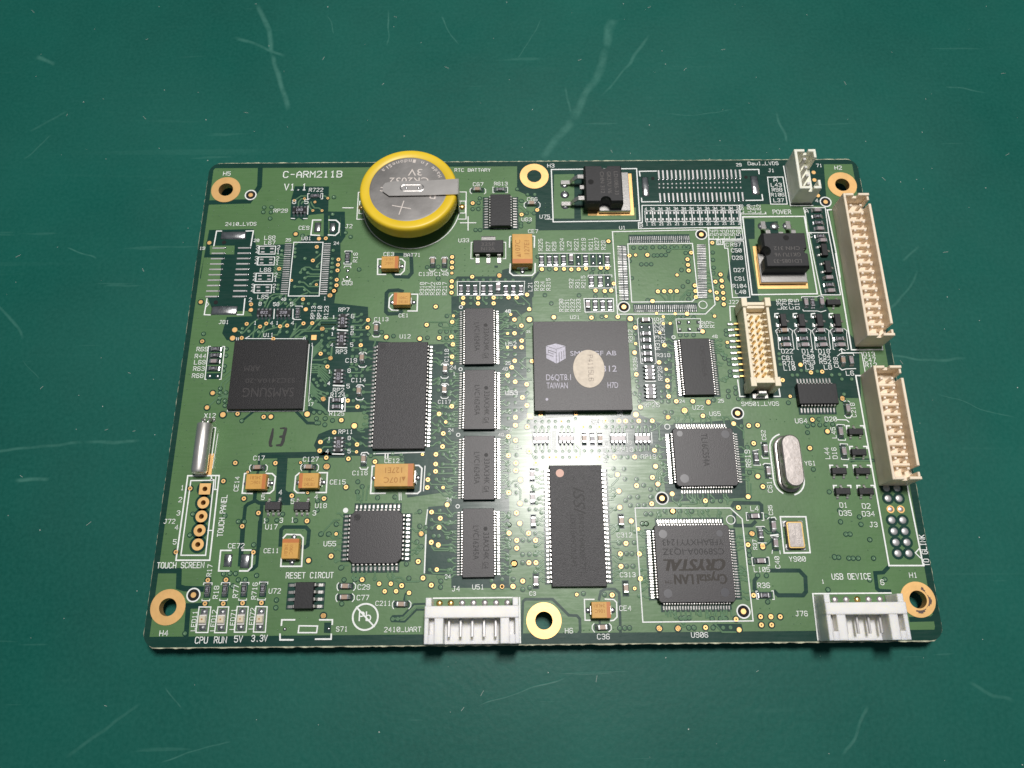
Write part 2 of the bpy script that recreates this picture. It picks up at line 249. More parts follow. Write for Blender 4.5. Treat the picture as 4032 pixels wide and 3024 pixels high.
DATA = {
'silk':[[.25,0,[(-67.87,33.99),(-68.96,34.0),(-69.13,30.36)]],[.25,0,[(-62.6,33.95),(-61.02,34.0),(-61.2,30.3)]],[.25,0,[(-69.1,17.88),(-69.23,14.24),(-67.98,14.17)]],[.25,0,[(-61.16,17.86),(-61.12,14.18),(-62.41,14.19)]],[.15,0,[(-69.02,17.18),(-68.62,16.61),(-69.01,16.02)]],[.2,1,[(-52.03,31.12),(-45.75,31.07),(-45.66,18.33),(-52.12,18.38)]],[.18,1,[(-59.32,30.24),(-55.84,30.21),(-55.83,28.3),(-59.31,28.33)]],[.18,1,[(-59.29,27.62),(-55.82,27.6),(-55.78,25.69),(-59.3,25.71)]],[.18,1,[(-59.36,23.75),(-55.83,23.73),(-55.81,21.82),(-59.31,21.85)]],[.18,1,[(-59.42,21.06),(-55.84,21.03),(-55.81,19.14),(-59.39,19.17)]],[.28,0,[(-46.6,36.55),(-48.4,36.56),(-48.51,32.89),(-46.62,32.76)]],[.28,0,[(-44.9,36.53),(-43.3,36.47),(-42.49,35.67),(-42.51,33.52),(-43.25,32.73),(-44.74,32.86)]],[.15,0,[(-49.61,43.23),(-49.98,43.24),(-49.91,41.88),(-49.51,41.88)]],[.15,0,[(-47.08,43.21),(-46.68,43.21),(-46.62,41.86),(-46.98,41.86)]],[.2,0,[(-49.67,40.09),(-49.61,38.01)]],[.2,0,[(-53.13,37.01),(-52.32,36.96)]],[.2,0,[(-50.42,36.94),(-49.62,36.94)]],[.15,0,[(-50.48,16.04),(-48.99,16.03),(-49.02,15.76)]],[.15,0,[(-50.54,13.26),(-50.51,12.99),(-49.05,12.98)]],[.2,0,[(-54.77,15.38),(-54.69,13.19)]],[.2,0,[(-50.87,15.35),(-50.76,13.16)]],[.18,0,[(-67.05,7.13),(-67.48,7.13),(-67.37,-.02),(-67.06,-.06)]],[.18,0,[(-64.6,7.11),(-64.17,7.06),(-64.1,-.05),(-64.43,-.08)]],[.15,0,[(-60.17,8.8),(-47.98,8.66)]],[.15,0,[(-60.17,8.8),(-59.37,9.31)]],[.15,0,[(-61.61,9.02),(-61.49,8.4)]],[.15,0,[(-61.99,9.02),(-61.87,8.41)]],[.25,0,[(-46.94,7.37),(-46.93,-6.83),(-62.01,-6.86),(-62.03,-6.32)]],[.15,0,[(-46.15,6.96),(-46.08,-4.91),(-45.66,-4.34)]],[.22,0,[(-42.08,39.57),(-39.77,39.55)]],[.22,0,[(-16.25,35.62),(-12.89,35.6)]],[.22,0,[(-14.6,37.17),(-14.57,33.75)]],[.2,0,[(-37.98,43.5),(-38.85,43.46),(-38.8,36.67),(-37.0,36.65)]],[.2,0,[(-37.85,41.23),(-38.41,41.19),(-38.44,38.13),(-37.68,38.08)]],[.2,0,[(-16.9,43.38),(-15.07,43.37),(-15.04,36.53),(-16.7,36.54)]],[.2,0,[(-16.66,41.06),(-15.21,41.05),(-15.22,38.04),(-16.62,38.05)]],[.15,0,[(-40.9,28.63),(-40.92,28.92),(-39.38,28.9),(-39.4,28.57)]],[.15,0,[(-40.94,26.16),(-40.92,25.77),(-39.39,25.75),(-39.41,26.1)]],[.15,0,[(-40.86,24.85),(-40.69,25.28),(-39.48,25.27),(-39.38,24.84)]],[.15,0,[(-40.86,22.35),(-40.67,21.85),(-39.51,21.8),(-39.38,22.27)]],[.28,0,[(-31.9,23.25),(-33.66,23.27),(-33.77,26.94),(-32.95,26.93)]],[.28,0,[(-29.22,26.9),(-28.63,26.9),(-27.92,26.17),(-28.04,24.09),(-28.79,23.23),(-29.86,23.24)]],[.15,0,[(-22.75,26.89),(-22.5,27.33),(-21.64,27.33),(-21.37,26.88)]],[.15,0,[(-22.78,24.38),(-22.53,23.94),(-21.67,23.93),(-21.45,24.37)]],[.15,0,[(-20.2,26.87),(-19.95,27.31),(-19.08,27.31),(-18.82,26.86)]],[.15,0,[(-20.24,24.36),(-20.0,23.92),(-19.14,23.91),(-18.91,24.35)]],[.15,0,[(-13.86,44.37),(-14.23,44.02),(-14.22,43.31),(-13.85,42.91)]],[.15,0,[(-11.02,44.23),(-10.77,43.87),(-10.77,43.17),(-11.12,42.82)]],[.15,0,[(-8.89,44.57),(-9.19,44.57),(-9.19,43.16),(-8.89,43.15)]],[.15,0,[(-6.34,44.55),(-5.94,44.54),(-5.95,43.13),(-6.35,43.13)]],[.15,0,[(-1.92,40.76),(-2.33,40.3),(-2.34,39.6),(-1.94,39.19)]],[.15,0,[(.77,40.74),(1.16,40.27),(1.15,39.58),(.74,39.16)]],[.2,0,[(-9.04,34.16),(-6.01,34.13)]],[.18,0,[(-13.55,30.82),(-13.85,30.82),(-13.91,26.82),(-13.32,26.82)]],[.18,0,[(-6.82,30.76),(-6.43,30.76),(-6.45,26.77),(-7.04,26.77)]],[.3,0,[(-41.33,10.6),(-39.2,10.41)]],[.25,0,[(-41.36,6.67),(-39.15,6.6)]],[.3,0,[(-41.34,-1.55),(-39.2,-1.67)]],[.25,0,[(-40.57,-15.71),(-38.36,-15.77)]],[.15,0,[(-40.57,14.12),(-39.14,14.1)]],[.18,0,[(-34.06,11.94),(-33.79,12.29),(-32.84,12.28),(-32.5,11.93)]],[.18,0,[(-34.02,9.3),(-33.72,8.95),(-32.74,8.95),(-32.45,9.29)]],[.18,0,[(-36.54,5.22),(-36.27,5.56),(-35.34,5.55),(-35.0,5.21)]],[.18,0,[(-36.49,2.66),(-36.19,2.32),(-35.22,2.31),(-34.94,2.64)]],[.18,0,[(-36.7,-1.82),(-36.44,-1.49),(-35.51,-1.5),(-35.18,-1.84)]],[.18,0,[(-36.65,-4.31),(-36.35,-4.65),(-35.39,-4.65),(-35.12,-4.33)]],[.18,0,[(-19.72,2.68),(-19.45,3.02),(-18.51,3.01),(-18.19,2.67)]],[.18,0,[(-19.76,.14),(-19.47,-.2),(-18.51,-.21),(-18.22,.13)]],[.18,0,[(-19.63,-1.67),(-19.36,-1.34),(-18.43,-1.35),(-18.11,-1.68)]],[.18,0,[(-19.67,-4.16),(-19.38,-4.5),(-18.43,-4.5),(-18.14,-4.18)]],[.2,0,[(-41.44,-4.08),(-41.99,-4.08),(-41.94,-6.96),(-38.69,-6.99),(-38.77,-4.1),(-39.23,-4.1)]],[.28,0,[(-28.98,14.9),(-30.29,14.98),(-30.93,15.61),(-30.88,17.72),(-30.25,18.57)]],[.28,0,[(-26.93,14.74),(-25.01,14.72),(-25.0,18.57),(-26.48,18.58)]],[.13,0,[(-16.74,21.46),(-3.34,21.35)]],[.13,0,[(-16.69,18.25),(-3.38,18.14)]],[.13,0,[(-8.71,21.46),(-2.45,21.41)]],[.13,0,[(-8.72,18.29),(-2.73,18.24),(-2.49,21.34)]],[.15,0,[(-16.74,21.46),(-16.64,18.24)]],[.15,0,[(-11.92,21.42),(-11.95,18.21)]],[.18,0,[(-32.58,-15.73),(-22.62,-15.53)]],[.25,0,[(-30.24,-15.88),(-30.24,-16.63)]],[.25,0,[(-29.74,-15.88),(-29.74,-16.63)]],[.15,0,[(-26.9,-23.48),(-26.81,-24.9)]],[.15,0,[(-27.25,-23.47),(-27.16,-24.89)]],[.2,0,[(-34.99,-15.89),(-34.83,-15.52),(-33.85,-15.44),(-33.47,-15.81)]],[.2,0,[(-35.08,-18.45),(-34.83,-18.82),(-33.67,-18.83),(-33.48,-18.41)]],[.3,0,[(-29.89,-23.54),(-32.72,-23.57),(-32.67,-18.24),(-32.28,-18.2)]],[.3,0,[(-24.6,-18.14),(-23.62,-18.15),(-23.01,-18.74),(-23.16,-23.15),(-23.71,-23.65),(-25.92,-23.63)]],[.2,0,[(-22.42,-18.29),(-22.58,-23.16)]],[.22,0,[(-21.69,-26.79),(-21.96,-29.58)]],[.25,0,[(-21.87,-31.53),(-21.97,-38.55)]],[.22,0,[(-21.9,-31.57),(-21.93,-33.62)]],[.2,0,[(-64.54,-10.15),(-63.99,-10.19),(-64.06,-15.74)]],[.12,0,[(-63.39,-11.47),(-63.65,-18.39)]],[.28,0,[(-57.04,-19.45),(-57.31,-19.48),(-57.38,-23.31),(-55.43,-23.38)]],[.28,0,[(-53.13,-19.48),(-51.97,-19.53),(-51.29,-20.13),(-51.4,-22.73),(-52.05,-23.35),(-53.46,-23.34)]],[.28,0,[(-46.73,-19.45),(-47.39,-20.07),(-47.43,-22.77),(-46.85,-23.31),(-45.44,-23.32)]],[.28,0,[(-42.9,-19.42),(-41.3,-19.44),(-41.26,-23.32),(-43.24,-23.3)]],[.16,0,[(-56.24,-17.73),(-56.47,-18.05),(-56.47,-18.64),(-56.2,-19.04)]],[.16,0,[(-53.38,-17.75),(-53.03,-18.08),(-53.02,-18.76),(-53.29,-19.12)]],[.16,0,[(-46.3,-17.72),(-46.54,-18.05),(-46.54,-18.63),(-46.28,-19.03)]],[.16,0,[(-43.44,-17.74),(-43.09,-18.08),(-43.1,-18.75),(-43.37,-19.11)]],[.28,1,[(-68.25,-19.81),(-62.19,-19.82),(-62.1,-35.89),(-68.39,-35.84)]],[.24,0,[(-63.84,-20.57),(-63.09,-20.66),(-62.98,-34.97),(-67.59,-34.93),(-67.54,-20.77),(-63.46,-20.75),(-63.74,-19.93)]],[.2,0,[(-62.86,-22.55),(-62.19,-22.55)]],[.2,0,[(-63.11,-30.36),(-62.33,-30.36)]],[.2,0,[(-62.8,-19.91),(-62.69,-22.55)]],[.28,0,[(-58.27,-34.12),(-60.25,-34.1),(-60.21,-37.85),(-58.28,-37.87)]],[.28,0,[(-56.29,-34.08),(-54.57,-34.1)]],[.28,0,[(-54.23,-34.91),(-54.14,-37.19),(-54.78,-37.9),(-56.32,-37.89)]],[.28,0,[(-48.75,-35.64),(-48.74,-37.12),(-44.86,-37.15),(-44.98,-31.93),(-45.59,-31.32),(-48.19,-31.22),(-48.74,-31.9)]],[.15,0,[(-62.72,-40.35),(-62.68,-39.99),(-61.15,-40.0),(-61.14,-40.36)]],[.15,0,[(-62.66,-42.89),(-62.66,-43.17),(-61.28,-43.18),(-61.23,-42.9)]],[.15,0,[(-59.45,-40.35),(-59.4,-39.98),(-57.87,-40.0),(-57.87,-40.36)]],[.15,0,[(-59.41,-42.89),(-59.41,-43.16),(-58.03,-43.18),(-57.97,-42.9)]],[.15,0,[(-55.94,-40.33),(-55.89,-39.96),(-54.36,-39.98),(-54.36,-40.34)]],[.15,0,[(-55.92,-42.87),(-55.92,-43.14),(-54.54,-43.16),(-54.48,-42.88)]],[.15,0,[(-52.44,-40.31),(-52.4,-39.94),(-50.87,-39.96),(-50.87,-40.32)]],[.15,0,[(-52.45,-42.85),(-52.45,-43.13),(-51.07,-43.14),(-51.01,-42.86)]],[.2,1,[(-63.03,-44.27),(-60.88,-44.29),(-60.9,-48.74),(-63.06,-48.72)]],[.2,1,[(-59.58,-44.3),(-57.61,-44.31),(-57.56,-48.8),(-59.68,-48.78)]],[.2,1,[(-56.06,-44.25),(-54.03,-44.31),(-53.99,-48.75),(-56.11,-48.73)]],[.2,1,[(-52.61,-44.28),(-50.58,-44.34),(-50.49,-48.78),(-52.66,-48.73)]],[.28,0,[(-45.34,-46.68),(-47.69,-46.66),(-47.69,-47.62)]],[.28,0,[(-40.83,-46.72),(-38.48,-46.74),(-38.46,-47.54)]],[.28,0,[(-47.8,-49.12),(-47.71,-50.12),(-45.35,-50.14)]],[.28,0,[(-38.51,-49.21),(-38.51,-50.07),(-41.33,-50.05)]],[.24,1,[(-44.46,-47.72),(-41.11,-47.8),(-41.2,-48.94),(-44.53,-48.91)]],[.16,0,[(-37.76,-40.19),(-38.04,-40.56),(-38.0,-41.17),(-37.75,-41.6)]],[.16,0,[(-35.01,-40.18),(-34.61,-40.59),(-34.61,-41.2),(-34.96,-41.63)]],[.16,0,[(-37.85,-42.16),(-38.13,-42.53),(-38.09,-43.14),(-37.84,-43.56)]],[.16,0,[(-35.11,-42.15),(-34.72,-42.56),(-34.72,-43.17),(-35.06,-43.59)]],[.16,0,[(-27.39,-43.51),(-27.68,-43.88),(-27.66,-44.48),(-27.42,-44.9)]],[.16,0,[(-24.66,-43.5),(-24.27,-43.91),(-24.29,-44.51),(-24.64,-44.93)]],[.25,1,[(3.85,49.04),(22.9,49.13),(22.82,35.84),(3.91,35.69)]],[.15,0,[(2.22,36.39),(3.92,36.38)]],[.28,0,[(-5.32,32.21),(-5.56,32.1),(-5.64,29.53)]],[.28,0,[(-.55,32.24),(-.2,32.17),(-.31,29.48)]],[.3,0,[(-5.47,25.55),(-5.62,23.48),(-4.91,22.82),(-.91,22.79),(-.28,23.44),(-.18,25.62)]],[.18,0,[(.55,28.03),(15.95,27.91)]],[.18,0,[(.53,24.91),(15.91,24.79)]],[.15,0,[(10.95,22.26),(11.01,22.74),(16.01,22.76),(16.02,22.22)]],[.15,0,[(11.02,20.16),(11.14,19.73),(16.27,19.69),(16.3,20.22)]],[.2,1,[(9.88,17.29),(16.05,17.28),(15.99,14.29),(10.01,14.17)]],[.25,0,[(27.31,48.45),(23.47,48.41),(23.54,47.16)]],[.25,0,[(23.52,41.5),(23.52,40.56),(27.26,40.58)]],[.25,0,[(46.36,48.66),(50.17,48.68),(50.1,47.56)]],[.25,0,[(46.43,40.74),(50.18,40.78),(50.14,42.23)]],[.2,1,[(23.51,39.68),(44.88,39.52),(44.71,34.08),(22.4,33.87),(22.45,35.39),(23.29,35.38)]],[.13,1,[(24.01,38.25),(25.65,38.25),(25.65,35.55),(24.01,35.55)]],[.13,1,[(25.73,38.25),(27.37,38.25),(27.37,35.55),(25.73,35.55)]],[.13,1,[(27.44,38.26),(29.08,38.26),(29.08,35.56),(27.44,35.56)]],[.13,1,[(29.16,38.26),(30.8,38.26),(30.8,35.56),(29.16,35.56)]],[.13,1,[(30.88,38.26),(32.52,38.26),(32.52,35.56),(30.88,35.56)]],[.13,1,[(32.59,38.27),(34.23,38.27),(34.23,35.57),(32.59,35.57)]],[.13,1,[(34.31,38.27),(35.95,38.27),(35.95,35.57),(34.31,35.57)]],[.13,1,[(36.02,38.28),(37.66,38.28),(37.66,35.58),(36.02,35.58)]],[.13,1,[(37.74,38.28),(39.38,38.28),(39.38,35.58),(37.74,35.58)]],[.13,1,[(39.46,38.28),(41.1,38.28),(41.1,35.58),(39.46,35.58)]],[.13,1,[(41.17,38.29),(42.81,38.29),(42.81,35.59),(41.17,35.59)]],[.13,1,[(42.89,38.29),(44.53,38.29),(44.53,35.59),(42.89,35.59)]],[.22,0,[(16.62,33.16),(35.13,33.47)]],[.22,0,[(16.68,33.21),(16.73,13.65),(35.05,13.55),(37.27,15.69),(37.04,24.61),(37.5,33.91)]],[.22,1,[(19.83,30.15),(33.75,30.17),(33.87,17.95),(32.58,16.43),(19.86,16.4)]],[.15,0,[(21.08,12.78),(20.76,12.37),(20.91,2.68),(21.38,2.62)]],[.15,0,[(23.75,12.76),(23.97,12.55),(24.04,2.76),(23.71,2.56)]],[.25,0,[(21.59,-1.19),(23.64,-1.2)]],[.18,0,[(21.52,-5.18),(22.9,-5.19),(23.66,-6.07)]],[.15,1,[(28.8,12.47),(33.9,12.51),(33.78,9.41),(28.93,9.37)]],[.15,0,[(8.02,-11.51),(8.0,-14.49)]],[.15,0,[(9.75,-11.52),(9.66,-14.51)]],[.15,0,[(11.34,-11.53),(11.25,-14.52),(12.6,-14.57)]],[.2,0,[(17.26,-11.96),(17.23,-14.01)]],[.2,0,[(22.07,-11.9),(22.02,-14.05)]],[.65,0,[(1.47,-8.23),(6.41,-8.23)]],[.25,0,[(2.12,-11.64),(2.12,-15.0),(3.12,-15.01)]],[.8,0,[(2.84,-11.65),(2.79,-15.01)]],[.24,0,[(9.35,-43.56),(7.57,-43.55),(7.56,-47.22),(8.6,-47.23)]],[.24,0,[(11.38,-43.53),(12.98,-43.63),(13.46,-44.12),(13.4,-46.71),(12.79,-47.26),(12.2,-47.34)]],[.16,0,[(9.16,-47.79),(8.81,-48.19),(8.79,-48.75),(9.18,-49.31)]],[.16,0,[(11.92,-47.82),(12.27,-48.22),(12.24,-48.86),(11.77,-49.25)]],[.22,1,[(17.91,-26.8),(36.09,-26.95),(38.15,-29.04),(38.18,-47.59),(18.06,-47.64)]],[.28,1,[(45.46,-28.7),(50.32,-28.74),(50.24,-35.45),(45.35,-35.49)]],[.15,0,[(39.33,-27.86),(39.03,-27.85),(38.99,-29.34),(39.34,-29.34)]],[.15,0,[(41.95,-27.91),(42.3,-27.92),(42.26,-29.37),(41.88,-29.36)]],[.15,0,[(40.6,-30.57),(42.01,-30.49),(42.26,-30.58)]],[.15,0,[(40.61,-33.58),(42.22,-33.59)]],[.3,0,[(43.2,-32.23),(44.61,-32.07)]],[.2,0,[(43.42,-32.58),(44.65,-32.41)]],[.15,0,[(43.35,-28.77),(42.95,-29.11)]],[.18,0,[(43.69,-28.86),(44.4,-28.77),(44.61,-29.21)]],[.15,0,[(43.22,-34.96),(43.06,-35.56)]],[.15,0,[(44.59,-35.06),(44.6,-35.65)]],[.15,0,[(39.44,-36.29),(39.18,-36.28),(39.19,-37.76),(39.53,-37.77)]],[.15,0,[(42.03,-36.22),(42.38,-36.23),(42.37,-37.74),(42.03,-37.74)]],[.15,0,[(39.61,-42.36),(39.27,-42.36),(39.29,-43.75),(39.63,-43.75)]],[.15,0,[(42.16,-42.34),(42.5,-42.34),(42.49,-43.86),(42.15,-43.86)]],[.15,0,[(61.02,-5.75),(61.4,-5.66)]],[.15,0,[(61.86,-5.66),(62.19,-5.95)]],[.18,0,[(60.75,-8.72),(61.05,-9.2),(61.78,-9.21),(62.13,-8.74)]],[.2,0,[(59.16,-9.57),(60.98,-9.64),(61.38,-10.06)]],[.15,0,[(58.88,-10.85),(58.93,-10.55),(60.38,-10.62),(60.39,-10.9)]],[.15,0,[(58.73,-13.48),(58.73,-13.75),(60.13,-13.81),(60.22,-13.5)]],[.15,0,[(58.94,-14.79),(58.98,-14.49),(60.42,-14.56),(60.43,-14.84)]],[.15,0,[(58.79,-17.38),(58.78,-17.63),(60.18,-17.7),(60.26,-17.39)]],[.15,0,[(41.66,-15.8),(42.86,-15.53)]],[.15,0,[(41.52,-18.64),(42.86,-18.69),(42.8,-18.38)]],[.15,0,[(43.48,-14.05),(43.45,-14.33)]],[.18,0,[(43.25,-16.82),(43.47,-17.29),(44.54,-17.29)]],[.18,0,[(43.32,-18.57),(43.71,-18.3),(44.77,-18.4)]],[.15,0,[(44.26,-21.21),(44.78,-21.3)]],[.28,0,[(60.76,-12.32),(60.74,-10.85),(61.35,-10.86)]],[.28,0,[(63.53,-10.87),(64.17,-10.88),(64.14,-11.31)]],[.28,0,[(60.75,-16.51),(60.74,-15.07),(61.34,-15.07)]],[.28,0,[(63.5,-15.09),(64.13,-15.09),(64.1,-15.52)]],[.28,0,[(56.34,-20.22),(56.32,-18.8),(56.91,-18.81)]],[.28,0,[(59.06,-18.83),(59.68,-18.83),(59.65,-19.25)]],[.28,0,[(60.89,-20.26),(60.88,-18.84),(61.47,-18.85)]],[.28,0,[(63.62,-18.86),(64.25,-18.87),(64.21,-19.29)]],[.28,0,[(56.48,-24.18),(56.45,-22.79),(57.04,-22.79)]],[.28,0,[(59.17,-22.81),(59.79,-22.82),(59.76,-23.23)]],[.28,0,[(60.99,-24.22),(60.98,-22.83),(61.56,-22.83)]],[.28,0,[(63.69,-22.85),(64.31,-22.85),(64.28,-23.27)]],[.25,0,[(49.43,12.76),(49.52,13.49),(50.25,13.55)]],[.25,0,[(49.6,11.31),(49.61,10.64),(50.45,10.51)]],[.14,0,[(49.84,10.17),(49.21,9.66),(49.54,8.52),(49.37,5.57),(49.64,5.47)]],[.14,0,[(52.12,10.15),(52.72,9.63),(52.52,8.81),(52.5,7.17),(52.52,5.54),(52.19,5.45)]],[.25,0,[(53.26,12.73),(53.35,13.46),(54.09,13.52)]],[.25,0,[(53.41,11.28),(53.42,10.61),(54.26,10.48)]],[.14,0,[(53.65,10.14),(53.01,9.63),(53.34,8.49),(53.14,5.54),(53.41,5.44)]],[.14,0,[(55.93,10.12),(56.53,9.6),(56.32,8.78),(56.29,7.14),(56.29,5.51),(55.96,5.42)]],[.25,0,[(57.02,12.7),(57.12,13.43),(57.86,13.49)]],[.25,0,[(57.17,11.24),(57.17,10.58),(58.01,10.45)]],[.14,0,[(57.39,10.11),(56.75,9.59),(57.07,8.46),(56.86,5.51),(57.13,5.41)]],[.14,0,[(59.68,10.09),(60.27,9.57),(60.06,8.75),(60.01,7.11),(60.0,5.48),(59.67,5.39)]],[.25,0,[(60.76,12.67),(60.86,13.4),(61.6,13.46)]],[.25,0,[(60.89,11.21),(60.89,10.55),(61.73,10.42)]],[.14,0,[(61.11,10.08),(60.46,9.56),(60.77,8.43),(60.53,5.48),(60.8,5.38)]],[.14,0,[(63.39,10.06),(63.98,9.54),(63.76,8.72),(63.7,7.08),(63.68,5.45),(63.34,5.36)]],[.15,0,[(55.55,17.03),(55.63,17.35),(58.87,17.32),(59.29,17.53),(60.05,17.42),(60.22,16.99)]],[.15,0,[(55.49,14.39),(55.54,14.07),(58.42,14.05),(59.16,13.83),(60.26,14.14)]],[.15,0,[(61.16,3.96),(61.8,4.46),(62.94,4.55),(64.45,4.54),(64.56,4.03)]],[.18,0,[(61.24,1.36),(61.64,.9),(62.52,1.15),(64.49,1.19)]],[.18,0,[(62.2,4.66),(66.25,4.62),(66.28,.42)]],[.18,0,[(62.2,4.66),(62.24,5.57)]],[.16,0,[(61.71,5.17),(62.24,5.57),(62.94,5.16)]],[.2,1,[(51.88,46.66),(55.32,46.68),(55.41,39.73),(51.78,39.76)]],[.2,1,[(37.4,33.84),(44.78,33.78),(44.85,31.07),(37.44,31.09)]],[.18,0,[(39.12,30.96),(39.01,29.84),(40.3,29.83),(40.35,30.95)]],[.2,1,[(40.58,30.72),(44.81,30.69),(44.76,17.33),(41.08,17.25),(41.26,28.93),(40.6,28.94)]],[.24,0,[(45.28,36.58),(58.74,36.64),(58.94,32.94)]],[.28,1,[(45.28,36.63),(58.74,36.64),(59.01,18.0),(45.25,17.9)]],[.15,0,[(44.7,33.96),(44.96,37.34),(50.18,37.3),(50.51,37.58)]],[.15,0,[(50.47,37.23),(50.34,37.81)]],[.22,0,[(55.83,49.55),(56.07,39.34),(61.02,39.34)]],[.15,0,[(62.8,39.79),(63.14,39.33)]],[.2,1,[(58.88,38.78),(63.63,38.81),(63.48,32.57),(58.9,32.61),(59.06,36.82)]],[.2,1,[(59.1,32.6),(63.48,32.57),(63.86,17.71),(59.8,17.74)]],[.28,0,[(64.9,38.27),(63.99,38.21),(64.09,36.09),(64.4,27.31),(64.38,21.83)]],[.25,0,[(41.36,15.24),(40.3,15.25),(40.13,12.01)]],[.25,0,[(40.23,-1.04),(40.32,-4.56),(41.43,-4.57)]],[.25,0,[(47.15,-4.62),(48.4,-4.63),(48.36,-2.97)]],[.28,1,[(64.26,-.31),(65.75,-.33),(70.7,-22.71),(71.02,-38.01),(64.65,-37.96)]],[.2,0,[(70.81,-34.91),(69.96,-35.67),(70.76,-36.62)]],[.28,0,[(64.26,27.44),(64.26,5.29),(70.64,5.31),(70.68,5.99)]]],
